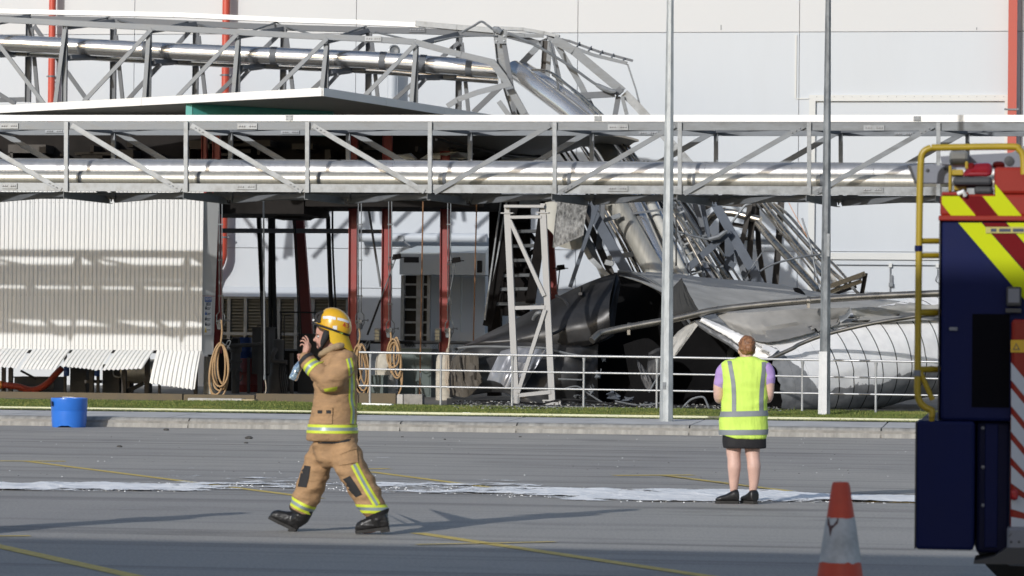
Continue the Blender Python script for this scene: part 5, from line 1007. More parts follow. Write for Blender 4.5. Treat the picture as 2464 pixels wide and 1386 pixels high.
for pts, w_, lab in (([(1822, 492), (1880, 560), (1960, 660), (1980, 690)], 5, 'thin golden pipe just above the fat leaning one'), ([(1835, 486), (1900, 566), (1978, 660)], 13, 'middle golden stained pipe of the right bundle'), ([(1850, 486), (1900, 540), (1990, 640), (2035, 682)], 10, 'upper golden stained pipe of the right bundle'), ([(1862, 490), (1900, 520), (1960, 590), (2010, 640), (2046, 680)], 7, 'uppermost slim golden pipe of the right bundle'), ([(1840, 500), (1880, 560), (1930, 600), (1985, 668)], 6, 'bent slim golden pipe sagging inside the right bundle'), ([(1985, 640), (2015, 688)], 13, 'short golden pipe end just right of the rear light pole')): pipe('golden_pipe', pts, w_, M['brass'], lab, 82.8, 79.8, n=10)
pipe('strap', [(1800, 676), (1850, 640), (1920, 620), (1978, 612)], 5, M['galv'], 'thin bent grey strap arching over the golden pipes', 79.0, 79.4, cat='strap', n=8); pipe('strap', [(1930, 525), (1950, 590), (1960, 640), (1974, 700)], 4.5, M['galv'], 'thin straight strap hanging over the golden pipes', 79.6, 79.2, cat='strap', n=6)
pipe('loose_wire', [(1898, 488), (1920, 530), (1945, 575)], 1.6, mat('orange_wire', (.6, .25, .08), .6, 0, .1, 3), 'thin orange wire hanging above the golden pipes', 80, 79.6, cat='wire', n=5); pipe('loose_rod', [(1790, 672), (1815, 635), (1842, 595)], 3, M['galv_lt'], 'thin pale rod standing in front of the brown rack', 78.8, 78.8, cat='rod', n=6)
# broken truss end on the silo
M['brass_dk'] = mat('dark_tarnished', (.20, .185, .155), .45, .6, .2, 3)
fe = thing('broken_frame', P(2030, 700, 78.4), 'broken angular truss end resting on top of the fallen silo', 'frame')
for nm, pts, w_, m, Y in (('bar', [(1984, 694), (2082, 658)], 11, M['brass_dk'], 78.2), ('bar', [(1988, 706), (2074, 676)], 10, M['brass_dk'], 78.4), ('bar', [(1984, 690), (2076, 668)], 4, M['galv_dark'], 78.9), ('end_post', [(2083, 657), (2074, 708)], 10, M['brown'], 78.2), ('bar', [(1990, 714), (2060, 690)], 6, M['brown'], 78.8), ('strut', [(2050, 690), (2070, 712)], 7, M['galv'], 78.1)): B(nm, pts, w_, m, Y, .14, 'u' if w_ > 9 else 'bar', fe)
# torn scratched sheet hanging beside the trestle
ts = thing('torn_sheet', P(1375, 590, 78.6), 'torn grey sheet with black scrapes hanging beside the trestle', 'sheet metal')
def patch(name, top, bot, Y0, Y1, m, parent, bulge=0.0, nu=5, nv=8, th=(0, .02, .01), amp=.0, seed=0, ycurve=None):
    T = cat_rom([P(*q[:2], Y0 if len(q) < 3 else q[2]) for q in top], nu); Bm = cat_rom([P(*q[:2], Y1 if len(q) < 3 else q[2]) for q in bot], nu); n = 40
    rs = lambda c: [c[int(k * (len(c) - 1) / n)].lerp(c[min(int(k * (len(c) - 1) / n) + 1, len(c) - 1)], k * (len(c) - 1) / n % 1) for k in range(n + 1)]
    T, Bm = rs(T), rs(Bm); rows = []
    for v in frange(0, 1, nv + 1):
        row = []
        for k in range(n + 1):
            p = T[k].lerp(Bm[k], v); p = p + Vector((0, -bulge * math.sin(math.pi * v), 0)); u = k / n
            if amp: p = p + Vector((.3, -1, .5)) * amp * noise.fractal(Vector((u * 4 + seed, v * 3, seed)), 1.0, 2.0, 3) * min(1, 6 * v * (1 - v) + .25)
            row.append(p)
        rows.append(row)
    return obj(name, MB().grid(rows, th=th), m, parent)
M['scr'] = mat('scraped_sheet', (.02, .02, .02), .6, .2, .3, 9, stretch=(2, 1, 1), col2=(.34, .34, .33)); M['pale'] = mat('pale_sheet', (.50, .49, .44), .6, .1, .1, 2)
patch('flap', [(1342, 484), (1375, 484), (1415, 488)], [(1330, 596), (1345, 592), (1404, 566)], 78.2, 77.9, M['scr'], ts, .1, amp=.04, seed=3); patch('flap', [(1312, 488), (1335, 486), (1352, 500)], [(1312, 545), (1328, 560), (1336, 575)], 78.5, 78.3, M['pale'], ts, .05)
patch('flap', [(1372, 545), (1384, 520), (1405, 530)], [(1340, 592), (1375, 600), (1402, 598)], 79.0, 78.7, M['pale'], ts, .25, amp=.03, seed=5)
patch('flap', [(1400, 560), (1412, 570), (1432, 590)], [(1404, 605), (1424, 628), (1436, 640)], 79.4, 79.2, M['galv_dark'], ts, .05)
# ================================================================ fallen silo and its torn hopper
M['siloW'] = mat('silo_white', (.82, .82, .825), .42, .1, .05, 1.2)
M['siloG'] = mat('silo_bare_steel', (.20, .205, .215), .5, .3, .15, 1.2)
M['sheetG'] = mat('dusty_grey_sheet', (.33, .325, .31), .6, .1, .16, 1.4, col2=(.46, .455, .435), stretch=(1, 1, 2))
M['hopper'] = mat('dark_hopper_steel', (.040, .040, .042), .42, .4, .3, 1.4, bump=.003, bscale=1.3)
M['silo_shade'] = mat('silo_unlit_black', (.0055, .0055, .006), .95, 0, .3, 2, spec=.1); M['sheetD2'] = mat('grey_skin_underside', (.24, .237, .23), .6, .05, .16, 1.4, stretch=(1, 1, 2))  # near-black stands for the unlit inside, shade put into the colour
M['sheetD'] = mat('dark_torn_sheet', (.020, .021, .022), .8, 0, .2, 1.5)
si = thing('fallen_silo', P(2000, 990, 69.5), 'white banded silo lying crushed on its side behind the railing', 'silo')
R_ = 1.02; TH, PH = math.radians(41), math.radians(11)
AX = Vector((math.cos(TH) * math.cos(PH), math.sin(TH) * math.cos(PH), math.sin(PH)))
cD = P(2016, 884, 70.25)                       # centre of the band whose seam bulges to x = 2082
upv = Vector((0, 0, 1)); sd = AX.cross(upv).normalized(); up2 = sd.cross(AX); SW = .385
def ring(s, k, n, r_=R_, a0=0, a1=2 * math.pi):
    a = a0 + (a1 - a0) * k / n; c = cD + AX * s; r_ = r_ * (1 + .012 * (s + 1))
    d = .030 * nz((s * .9, a * 1.3, 2)) + .012 * nz((s * 2.5, a * 3, 7)) - .05 * max(0, 1 - abs(a - 5.6) / .5) * max(0, 1 - abs(s - 1.2))
    p = c + (sd * math.cos(a) + up2 * math.sin(a)) * (r_ + d)
    if p.z < .24: p.z = .24 + (p.z - .24) * .15
    return p
def coat_mat():
    """white above, grey on the lower flank and at the mouth, along ragged edges"""
    m = bpy.data.materials.new('silo_white_and_grey'); m.use_nodes = True; t = m.node_tree; N = t.nodes; L = t.links; b = N['Principled BSDF']; tc = N.new('ShaderNodeTexCoord')
    def mth(op, a, c=None):
        x = N.new('ShaderNodeMath'); x.operation = op
        for i, q in enumerate((a, c)):
            if q is None: continue
            if isinstance(q, (int, float)): x.inputs[i].default_value = q
            else: L.new(q, x.inputs[i])
        return x.outputs[0]
    def dot(v):
        x = N.new('ShaderNodeVectorMath'); x.operation = 'DOT_PRODUCT'; L.new(sub_.outputs[0], x.inputs[0]); x.inputs[1].default_value = v; return x.outputs['Value']
    sub_ = N.new('ShaderNodeVectorMath'); sub_.operation = 'SUBTRACT'; L.new(tc.outputs['Object'], sub_.inputs[0]); sub_.inputs[1].default_value = cD - OFF[si.name]
    n = N.new('ShaderNodeTexNoise'); n.inputs['Scale'].default_value = 1.3; n.inputs['Detail'].default_value = 7; n.inputs['Roughness'].default_value = .6; L.new(tc.outputs['Object'], n.inputs['Vector'])
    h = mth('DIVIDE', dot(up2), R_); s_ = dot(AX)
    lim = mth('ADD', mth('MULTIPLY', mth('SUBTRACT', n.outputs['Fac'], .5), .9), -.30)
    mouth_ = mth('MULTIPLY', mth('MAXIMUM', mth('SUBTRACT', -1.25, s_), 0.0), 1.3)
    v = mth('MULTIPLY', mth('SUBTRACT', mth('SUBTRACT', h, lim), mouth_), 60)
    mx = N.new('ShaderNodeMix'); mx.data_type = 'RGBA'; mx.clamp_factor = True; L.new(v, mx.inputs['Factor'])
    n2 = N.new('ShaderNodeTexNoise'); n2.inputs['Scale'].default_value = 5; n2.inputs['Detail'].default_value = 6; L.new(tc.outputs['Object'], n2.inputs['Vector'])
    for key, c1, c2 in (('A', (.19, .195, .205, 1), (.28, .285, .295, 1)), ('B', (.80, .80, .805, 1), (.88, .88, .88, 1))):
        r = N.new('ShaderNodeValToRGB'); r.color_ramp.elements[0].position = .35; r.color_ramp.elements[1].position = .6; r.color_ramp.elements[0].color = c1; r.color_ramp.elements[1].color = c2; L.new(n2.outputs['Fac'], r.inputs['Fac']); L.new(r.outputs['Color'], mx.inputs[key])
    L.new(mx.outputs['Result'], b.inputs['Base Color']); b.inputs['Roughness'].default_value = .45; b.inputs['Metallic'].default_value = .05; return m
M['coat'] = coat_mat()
nr = 72; SB = MB()
for i in range(-6, 12):
    s0_, s1_ = i * SW, (i + 1) * SW - (.024 if i > -4 else .002); mb = MB()
    jag = (lambda k: .16 * abs(nz((k * .35, 1, 1))) + .08 * nz((k * 1.3, 2, 4))) if i == -6 else (lambda k: 0)
    rows = [[ring(s0_ + (jag(k % nr) if q == 0 else 0) + (s1_ - s0_) * q / 4, k % nr, nr) for k in range(nr)] for q in range(5)]
    mb.grid(rows, wrap=True); SB.grid(rows, wrap=True)
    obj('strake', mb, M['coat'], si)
mb = MB(); mb.grid([[ring(-6 * SW + .2 + 6.4 * q / 8, k % nr, nr, R_ - .03) for k in range(nr)] for q in range(9)], wrap=True); obj('shade_shell', mb, M['silo_shade'], si)
cend = [ring(4.2, k, nr, R_ - .05) for k in range(nr)]; mb = MB(); mb.add(cend, [tuple(range(nr))]); obj('shade_end_plate', mb, M['silo_shade'], si)
SBV = BVHTree.FromPolygons([Vector(v) for v in SB.v], SB.f)
def drape(name, top, bot, m, parent, nv=14, amp=.05, seed=0, th=(0, .02, -.015), gap=.05, bulge=.3, nu=5):
    """sheet between two picture curves (x, y, distance), laid over the silo where it would cut into it"""
    T = cat_rom([Vector(q) for q in top], nu); Bm = cat_rom([Vector(q) for q in bot], nu); n = 60
    rs = lambda c: [c[int(k * (len(c) - 1) / n)].lerp(c[min(int(k * (len(c) - 1) / n) + 1, len(c) - 1)], k * (len(c) - 1) / n % 1) for k in range(n + 1)]
    T, Bm = rs(T), rs(Bm); rows = []
    for v in frange(0, 1, nv + 1):
        row = []
        for k in range(n + 1):
            q = T[k].lerp(Bm[k], v); Y = q.z - bulge * math.sin(math.pi * v); u = k / n
            Y += -amp * 2.5 * (1 + noise.fractal(Vector((u * 4 + seed, v * 3, seed)), 1.0, 2.0, 4)) * (.35 + math.sin(math.pi * v))
            d = ray(q.x, q.y); h = SBV.ray_cast(CAM, d.normalized(), 300)
            if h[0] is not None: Y = min(Y, h[0].y - gap - .03 * (1 + nz((u * 6, v * 4, seed))))
            row.append(CAM + d * (Y / d.y) + Vector((0, 0, .012 * nz((u * 30, v * 9, seed)) * (1 if v in (0, 1) else .3))))
        rows.append(row)
    return obj(name, MB().grid(rows, th=th), m, parent)
# outer skin peeled off and draped over the top
sk = thing('peeled_skin', P(1850, 700, 73), 'large dusty grey sheet of silo skin draped over the fallen silo', 'sheet metal')
drape('skin', [(1482, 659, 74.6), (1540, 655, 75.2), (1620, 658, 75.8), (1700, 668, 76.2), (1850, 681, 76.4), (1970, 702, 76.4), (2100, 716, 76.4), (2300, 742, 76.4)], [(1562, 684, 72.4), (1640, 732, 70.8), (1700, 766, 69.8), (1770, 798, 69.5), (1845, 822, 69.4), (1962, 796, 70.0), (2052, 778, 70.6), (2290, 768, 71.8)], M['sheetG'], sk, 18, .10, 11, gap=.16)
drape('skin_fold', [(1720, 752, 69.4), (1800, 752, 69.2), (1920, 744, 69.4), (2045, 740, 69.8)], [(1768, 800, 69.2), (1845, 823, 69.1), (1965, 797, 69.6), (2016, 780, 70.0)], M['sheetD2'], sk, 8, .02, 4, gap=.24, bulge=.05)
drape('skin_tail', [(2048, 742, 69.9), (2100, 738, 70.2), (2180, 735, 70.6), (2290, 732, 71)], [(2060, 775, 70.2), (2120, 768, 70.4), (2200, 762, 70.8), (2290, 762, 71.2)], M['sheetG'], sk, 6, .02, 6, gap=.08, bulge=.03)
patch('raised_tab', [(2018, 762, 69.6), (2036, 756, 69.6), (2044, 742, 69.6)], [(2022, 776, 69.5), (2036, 768, 69.5), (2046, 758, 69.5)], 69.6, 69.5, M['galv'], sk, .02)
patch('torn_hole_shade', [(1908, 694, 74.2), (1922, 694, 74.2), (1936, 706, 74.2)], [(1912, 702, 74.1), (1924, 706, 74.1), (1938, 710, 74.1)], 74, 74, M['silo_shade'], sk)  # hole drawn as a black patch, its darkness in the colour
drape('white_edge', [(1690, 763, 69.2), (1730, 780, 69.0), (1780, 803, 68.8), (1826, 822, 68.7), (1872, 842, 68.7)], [(1684, 772, 69.1), (1716, 790, 68.9), (1764, 818, 68.7), (1812, 858, 68.6), (1846, 866, 68.6)], M['siloW'], sk, 6, .015, 8, bulge=.03)
drape('grey_edge', [(1676, 770, 69.3), (1714, 793, 69.0), (1764, 820, 68.8), (1814, 860, 68.7), (1850, 872, 68.7)], [(1672, 778, 69.3), (1706, 802, 69.0), (1750, 828, 68.8), (1790, 858, 68.7), (1830, 886, 68.7)], M['siloG'], sk, 4, .02, 2, bulge=.02)
rim = MB(); arc = [(1480, 660, 74.4), (1520, 664, 73.8), (1560, 682, 73.0), (1600, 713, 72.2), (1630, 752, 71.4), (1655, 788, 70.8)]
rim.tube(cat_rom([P(x, y, Y - .05) for x, y, Y in arc], 6), .045, 8); obj('rolled_edge', rim, M['hopper'], sk); rim = MB(); rim.tube(cat_rom([P(x + 8, y - 7, Y - .02) for x, y, Y in arc], 6), .03, 8); obj('rolled_edge', rim, M['dull'], sk)
# inside of the burst silo, its unlit dark painted black
ins = thing('silo_inside', P(1700, 900, 74), 'inside of the burst silo behind the rail, painted black for lack of light', 'silo lining')  # no real lining; black surfaces stand for the unlit inside
patch('shade_shell', [(1300, 845, 74.4), (1400, 760, 75.2), (1470, 662, 75.6), (1560, 684, 75.4), (1640, 738, 74.6), (1720, 786, 73.6), (1840, 866, 72.0), (1900, 930, 71.2)], [(1280, 985, 73.6), (1400, 987, 73.2), (1500, 990, 72.8), (1620, 992, 72.2), (1720, 994, 71.8), (1800, 996, 71.4), (1860, 997, 71.0), (1900, 998, 70.8)], 75, 72, M['silo_shade'], ins, -.6, nv=12, amp=.12, seed=6, th=(0, .03, 0))
patch('shade_fold', [(1500, 830, 72.8), (1560, 815, 72.6), (1600, 850, 72.2)], [(1530, 978, 72.4), (1580, 985, 72.0), (1620, 988, 71.8)], 72, 71.5, M['silo_shade'], ins, .1, amp=.08, seed=9)
# hopper: smooth dark cone with a flange, over a crumpled skirt
hp = thing('hopper', P(1300, 960, 72.8), 'dark crumpled steel hopper cone torn off the silo, behind the trestle', 'hopper')
patch('cone', [(1100, 842, 74.6), (1160, 808, 74.5), (1240, 768, 74.5), (1330, 720, 74.4), (1400, 686, 74.2), (1450, 666, 74.0), (1482, 659, 73.9)], [(1112, 836, 73.2), (1180, 835, 72.9), (1260, 834, 72.7), (1315, 836, 72.6), (1360, 838, 72.5), (1420, 830, 72.4), (1470, 805, 72.4)], 74, 73, M['hopper'], hp, .75, nv=16, amp=.05, seed=21, th=(0, .03, -.01))
patch('cone_side', [(1478, 660, 74.0), (1486, 664, 73.9), (1494, 680, 73.8)], [(1420, 834, 72.5), (1450, 822, 72.5), (1478, 808, 72.7)], 74, 72.5, M['hopper'], hp, .2, nv=12, amp=.03, seed=2)
patch('skirt', [(1088, 858, 73.2), (1150, 828, 72.9), (1240, 824, 72.6), (1315, 826, 72.5), (1380, 832, 72.4), (1440, 822, 72.6)], [(1082, 955, 73.6), (1130, 950, 73.2), (1215, 945, 72.2), (1290, 985, 72.0), (1370, 985, 72.3), (1440, 982, 72.8)], 73, 72, M['hopper'], hp, .15, nv=16, amp=.12, seed=14, th=(0, .03, -.01))
M['skirt_sheen'] = mat('skirt_reflection_grey', (.30, .31, .34), .38, .5, .2, 1.5)  # reflecting patch of the skirt, put in as a paler plate
patch('bent_plate', [(1205, 846, 71.9), (1235, 838, 71.7), (1270, 838, 71.6), (1318, 842, 71.7)], [(1172, 915, 71.8), (1200, 920, 71.5), (1222, 935, 71.4), (1262, 930, 71.6)], 71.8, 71.6, M['skirt_sheen'], hp, .12, amp=.14, seed=31)
patch('canvas_fold', [(1085, 870, 72.6), (1110, 850, 72.5), (1150, 848, 72.4)], [(1090, 950, 72.3), (1125, 955, 72.2), (1160, 920, 72.1)], 72.5, 72.2, mat('burnt_sheet', (.085, .075, .062), .7, .1, .3, 2), hp, .15, amp=.2, seed=17)
fl = MB(); fl.tube(cat_rom([P(x, y, 72.1) for x, y in ((1102, 838), (1150, 834), (1250, 836), (1310, 838), (1360, 850), (1424, 862))], 5), .03, 7); obj('flange', fl, M['dull'], hp)
rg_ = MB(); rg_.tube(cat_rom([P(x, y, Y) for x, y, Y in ((1338, 712, 73.6), (1358, 722, 73.3), (1370, 745, 73.0), (1367, 775, 72.6), (1348, 795, 72.3), (1322, 806, 72.1))], 5), .035, 8); obj('rim', rg_, M['hopper'], hp)
obj('lug', MB().box(tuple(P(1396, 704, 73.2)), tuple(P(1402, 690, 73.5))).box(tuple(P(1392, 710, 73.0)), tuple(P(1406, 704, 73.4))), M['hopper'], hp)
obj('nozzle', MB().tube(cat_rom([P(1284, 768, 72.6), P(1292, 755, 72.4), P(1302, 752, 72.4)], 4), .05, 8), M['dull'], hp)
# loose torn flaps
for top, bot, m, Y, lab in (
    ([(1600, 712), (1637, 673), (1640, 673)], [(1604, 774), (1650, 765), (1684, 752)], M['sheetD'], 69.4, 'dark pointed flap of sheet metal standing beside the tall light pole'),
    ([(1630, 800), (1665, 775), (1692, 768)], [(1590, 850), (1618, 862), (1645, 830)], M['sheetG'], 69.3, 'grey strip of sheet hanging below the long bent pipe at the pole'),
    ([(1532, 865), (1545, 880), (1560, 900)], [(1548, 925), (1562, 940), (1572, 925)], mat('grey_flap', (.10, .10, .105), .6, .2, .1, 2), 70.2, 'small curved grey flap behind the railing left of the pole'),
    ([(1560, 850), (1590, 838), (1615, 860)], [(1555, 935), (1575, 915), (1600, 880)], mat('dim_flap', (.035, .035, .037), .6, .2, .1, 2), 70.4, 'dim grey triangular flap deeper behind the railing')):
    t = thing('metal_flap', P(*bot[1], Y), lab, 'sheet metal', 'loose torn flaps of the silo'); patch('flap', top, bot, Y, Y - .2, m, t, .08, amp=.05, seed=int(bot[0][0]) % 17)
M['bentpipe'] = mat('smoked_stainless', (.27, .255, .23), .3, .85, .15, 3)
# long bent pipes lying against the wreck
pipe('bent_pipe', [(1424, 820), (1436, 808), (1452, 800), (1520, 786), (1620, 768), (1700, 750), (1760, 741), (1900, 727), (2080, 714), (2330, 703)], 17, M['bentpipe'], 'long bent stainless pipe sloping across the fallen silo', 68.6, 69.6, group='bent pipes across the silo', n=14)
pb_ = bpy.data.objects['bent_pipe']
for px, py in ((1514, 787), (1946, 723)): p = P(px, py, 68.95); obj('clamp', MB().lathe(p - Vector((.04, 0, 0)), (1, 0, -.1), [(.075, 0), (.095, 0), (.095, .07), (.075, .07)], 14).box((p.x - .03, p.y - .08, p.z - .16), (p.x + .03, p.y - .03, p.z - .06)), M['bentpipe'], pb_)
pipe('bent_pipe', [(1836, 870), (1868, 856), (1908, 838), (1925, 828), (1990, 804), (2100, 778), (2200, 762), (2330, 742)], 10, M['bentpipe'], 'thin kinked dark pipe sloping across the white silo bands', 68.0, 68.6, group='bent pipes across the silo', n=10)
pipe('loose_strip', [(1640, 985), (1662, 962), (1690, 955), (1700, 968), (1706, 985)], 5, M['galv_lt'], 'bright curled metal strip on the ground right of the pole', 67.5, 67.5, cat='strip', group=None, n=6)
pipe('loose_strip', [(1562, 944), (1578, 915), (1590, 895)], 4, M['galv'], 'thin grey strip standing behind the last railing post before the pole', 69.4, 69.4, cat='strip', group=None, n=6)
# black grit and broken pieces on the ground under the wreck
mb = MB(); rg = random.Random(8)
rows = []
for v in frange(0, 1, 14): rows.append([G(lerp(1075, 2230, u), lerp(lerp(952, 975, u), lerp(977, 1000, u), v) + 0, .235) + Vector((0, 0, .04 * nz((u * 30, v * 6, 0)) + .01)) for u in frange(0, 1, 70)])
obj('char_bed', mb.grid(rows), mat('black_grit', (.030, .030, .030), .95, 0, .5, 30, bump=.01, bscale=25), label='bed of black grit and char on the ground under the wreck', cat='char', kind='stuff')
mb = MB()
for i in range(1500):
    px = rg.uniform(1085, 1900); py = rg.uniform(966, 984) + (px - 1085) * .008; p = G(px, py, .25); s = rg.uniform(.008, .03); mi = 0 if rg.random() < .55 else (1 if rg.random() < .7 else 2)
    a = rg.uniform(0, 6.28); mb.slab([p + Vector((s * math.cos(a + k * 2.1), s * math.sin(a + k * 2.1), .01)) for k in range(3)], (rg.uniform(-.01, .01), 0, s * .6), mi)
obj('debris', mb, [M['black'], M['galv_lt'], M['concrete']], label='small shards and black crumbs strewn under the wreck', cat='debris', kind='stuff')
for i, (px, py, w_, h, m, lab) in enumerate(((1420, 940, 26, 30, 'dull', 'twisted dull scrap leaning below the hopper mouth'), (1440, 900, 20, 26, 'galv', 'small crumpled bright scrap hanging at the dark hopper edge'), (1475, 950, 36, 26, 'bluesteel', 'crumpled blue grey scrap box on the black grit'), (1510, 962, 40, 14, 'galv_dark', 'flat torn scrap lying on the black grit'), (1452, 868, 14, 10, 'galv_lt', 'bright little bracket on the dark hopper edge'), (1395, 955, 34, 12, 'dull', 'low heap of bent scrap strips at the trestle foot'), (1560, 972, 40, 8, 'galv', 'thin scrap strip lying near the light pole'))):
    t = thing('scrap', P(px, py + h / 2, 69.8), lab, 'scrap', 'scrap under the hopper'); mb = MB(); rg2 = random.Random(i)
    for k in range(4):
        q_ = [P(px + rg2.uniform(-.5, .5) * w_, py + rg2.uniform(-.5, .5) * h, 69.6 + rg2.uniform(-.2, .2)) for _ in range(4)]; nm = MB().slab(q_, (0, .04, .015)); obj('shred', nm, M[m], t)
for i, (pts, lab) in enumerate((([(1250, 968), (1300, 972), (1350, 962), (1420, 965), (1480, 974)], 'long black hose snaking on the grit behind the trestle'), ([(1360, 935), (1390, 930), (1420, 950), (1460, 975)], 'bent grey cable in front of the hopper skirt'), ([(1480, 965), (1540, 975), (1600, 968)], 'grey cable lying on the grit near the pole'), ([(1343, 912), (1400, 914)], 'short straight rod behind the railing'))): pipe('loose_cable', pts, 4 if i else 5, M['dull'] if i else M['black'], lab, 69.0, 69.0, cat='cable', group='loose cables on the grit', n=6)
t = thing('concrete_pad', P(1250, 985, 67.6), 'pale concrete pad strip under the trestle feet', 'slab'); a, b_ = P(1130, 985, 67.9), P(1480, 979, 67.9); obj('pad', MB().box((a.x, 67.4, .1), (b_.x, 68.2, .262)), M['concrete'], t)
# ================================================================ railing, light poles
M['rail'] = mat('railing_galvanised', (.40, .41, .425), .38, .35, .15, 4)
ra = thing('railing', G(1400, 982, .24), 'galvanised three rail pipe railing along the back of the grass', 'railing')
rp = [(890, 976, 848), (1060, 978.5, 851), (1232, 981.5, 854.5), (1404, 984.5, 857), (1580, 987.5, 859.5), (1755, 990.5, 862.5), (1930, 994, 865.5), (2107, 997, 868.5), (2290, 1000, 871.5), (2475, 1003, 874.5)]
RP = [(G(x, yb, .23), x, yt) for x, yb, yt in rp]; tops = []
for p, x, yt in RP:
    top = P(x, yt, p.y); tops.append(Vector((p.x, p.y, top.z))); tp = tops[-1]
    obj('post', MB().tube([(p.x, p.y, .15), (p.x, p.y, tp.z - .12), (p.x, p.y, tp.z - .03)], [.024, .024, .038], 10), M['rail'], ra)
first = tops[0] + (tops[0] - tops[1]) * .16
for fr_ in (0, .315, .63):
    pts = [Vector((q.x, q.y - (.0 if fr_ == 0 else .0), lerp(q.z, .235, fr_))) for q in [first] + tops]; obj('rail', MB().tube(pts, .024 if fr_ == 0 else .020, 10), M['rail'], ra)
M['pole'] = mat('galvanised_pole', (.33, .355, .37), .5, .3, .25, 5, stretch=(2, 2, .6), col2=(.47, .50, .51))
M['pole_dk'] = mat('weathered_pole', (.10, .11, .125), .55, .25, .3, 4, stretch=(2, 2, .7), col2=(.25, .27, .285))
def pole(base, px_top, wb, wt, label, m_=None):
    p = base; Y = p.y; top = P(px_top, 0, Y); H = top.z + 2.0; t = thing('light_pole', p, label, 'light pole', 'octagonal galvanised light poles')
    rb, rt = mpx(wb, Y) / 2, mpx(wt, Y) / 2; f = H / (top.z); lean = Vector(((top.x - p.x) * f * .0, 0, 0)); n = 8; seg = [0, .33, .66, 1]
    for i in range(3):
        a, b_ = seg[i], seg[i + 1]; r0, r1 = lerp(rb, rt, a * H / top.z), lerp(rb, rt, b_ * H / top.z); k = 1.0 + (.02 if i < 2 else 0)
        mb = MB(); v0 = [(p.x + r0 * math.cos(math.pi / 8 + q * math.pi / 4), Y + r0 * math.sin(math.pi / 8 + q * math.pi / 4), p.z + (H - p.z) * a - (.0 if i else .1)) for q in range(n)]; v1 = [(p.x + r1 * math.cos(math.pi / 8 + q * math.pi / 4), Y + r1 * math.sin(math.pi / 8 + q * math.pi / 4), p.z + (H - p.z) * b_ + .03) for q in range(n)]
        mb.hexa(v0, v1); obj('shaft', mb, m_ or M['pole'], t)
    return t, rb
b1 = G(1603, 1011, .21); t1, rb1 = pole(b1, 1615, 34, 17, 'tall octagonal galvanised light pole at the front edge of the grass')
a = P(1598, 929, b1.y - rb1 - .01); obj('hatch', MB().box((a.x - .03, b1.y - rb1 * .96, a.z - .06), (a.x + .03, b1.y - rb1 * .85, a.z + .07)).box((a.x - .022, b1.y - rb1 * .98, a.z - .02), (a.x + .022, b1.y - rb1 * .84, a.z + .02)), M['galv'], t1)
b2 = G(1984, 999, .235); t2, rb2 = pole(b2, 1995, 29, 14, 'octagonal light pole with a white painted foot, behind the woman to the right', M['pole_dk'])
zt = P(1984, 846, b2.y).z; mb = MB(); r0 = rb2 + .006; fc = []
for z in (.25, zt):
    rr = r0 * (1 - .10 * (z / 4)); fc.append([(b2.x + rr * math.cos(a_), b2.y + rr * math.sin(a_), z) for a_ in [math.pi / 8 + q * math.pi / 4 for q in (3, 4, 5, )]])
mb.grid([[(b2.x - r0 * .99, b2.y - r0 * .40, .24), (b2.x - r0 * .385, b2.y - r0 * .945, .24), (b2.x + r0 * .385, b2.y - r0 * .945, .24)], [(b2.x - r0 * .93, b2.y - r0 * .38, zt), (b2.x - r0 * .36, b2.y - r0 * .89, zt), (b2.x + r0 * .36, b2.y - r0 * .89, zt)]], smooth=False, th=(0, .004, 0)); obj('painted_panel', mb, mat('dull_white_paint', (.62, .63, .64), .6, 0, .08, 6), t2)
a = P(1990, 590, b2.y); obj('label_strip', MB().box((a.x + .0, b2.y - rb2 * .86, a.z - .22), (a.x + .055, b2.y - rb2 * .80, a.z + .22)), M['galv_lt'], t2)
rg = random.Random(2); 
t = thing('paper_scrap', G(1123, 993, .26), 'small white scrap of litter on the grass between two railing posts', 'litter'); p = G(1123, 993, .275); obj('paper', MB().grid([[p + Vector((-.07 + .035 * i, -.05 + .05 * j, .02 * abs(nz((i, j, 1))))) for i in range(5)] for j in range(3)], th=(0, 0, .004)), M['whitecap'], t)

# ================================================================ traffic cone
cy_ = 18.0; base = G(2020, 832 + 1.6 * FPX / (cy_ * 1.0) * .985, 0); ct = thing('traffic_cone', base, 'scuffed orange traffic cone with a dirty white band beside the fire engine', 'traffic cone')
tz = P(2020, 1160, base.y).z; M['cone'] = mat('faded_orange_cone', (.52, .062, .028), .55, 0, .15, 5); M['cband'] = mat('dirty_reflective_band', (.38, .39, .40), .5, 0, .25, 8, col2=(.56, .57, .58))
def cr(z): return lerp(.175, mpx(41, base.y) / 2, z / tz)
zA, zB = P(2020, 1245, base.y).z, P(2020, 1352, base.y).z
obj('body', MB().lathe(base, (0, 0, 1), [(cr(.05), .05), (cr(zB), zB), (cr(zA), zA), (cr(tz - .02), tz - .02), (cr(tz) * .9, tz), (cr(tz) * .6, tz), (cr(tz) * .6, tz - .1)], 28), M['cone'], ct)
mb = MB(); n = 28; rows = []
for i, z in enumerate(frange(zB, zA, 6)): rows.append([base + Vector(((cr(z) + .0025) * math.cos(2 * math.pi * k / n), (cr(z) + .0025) * math.sin(2 * math.pi * k / n), z + (.012 * nz((k * .9, i, 1)) if i in (0, 5) else 0))) for k in range(n)])
obj('white_band', mb.grid(rows, wrap=True), M['cband'], ct)
mb = MB(); a0 = -math.pi / 2 - .62; sc_ = [(-.35, 0), (.55, -.003), (.5, -.03), (.15, -.06), (.05, -.105), (-.15, -.05), (-.3, -.04)]
mb.add([base + Vector(((cr(zA + dz) + .005) * math.cos(a0 + da), (cr(zA + dz) + .005) * math.sin(a0 + da), zA + dz + .002)) for da, dz in sc_], [tuple(range(len(sc_)))[::-1]]); obj('scuff', mb, mat('dark_scuff', (.10, .055, .055), .8, 0, .3, 15), ct)
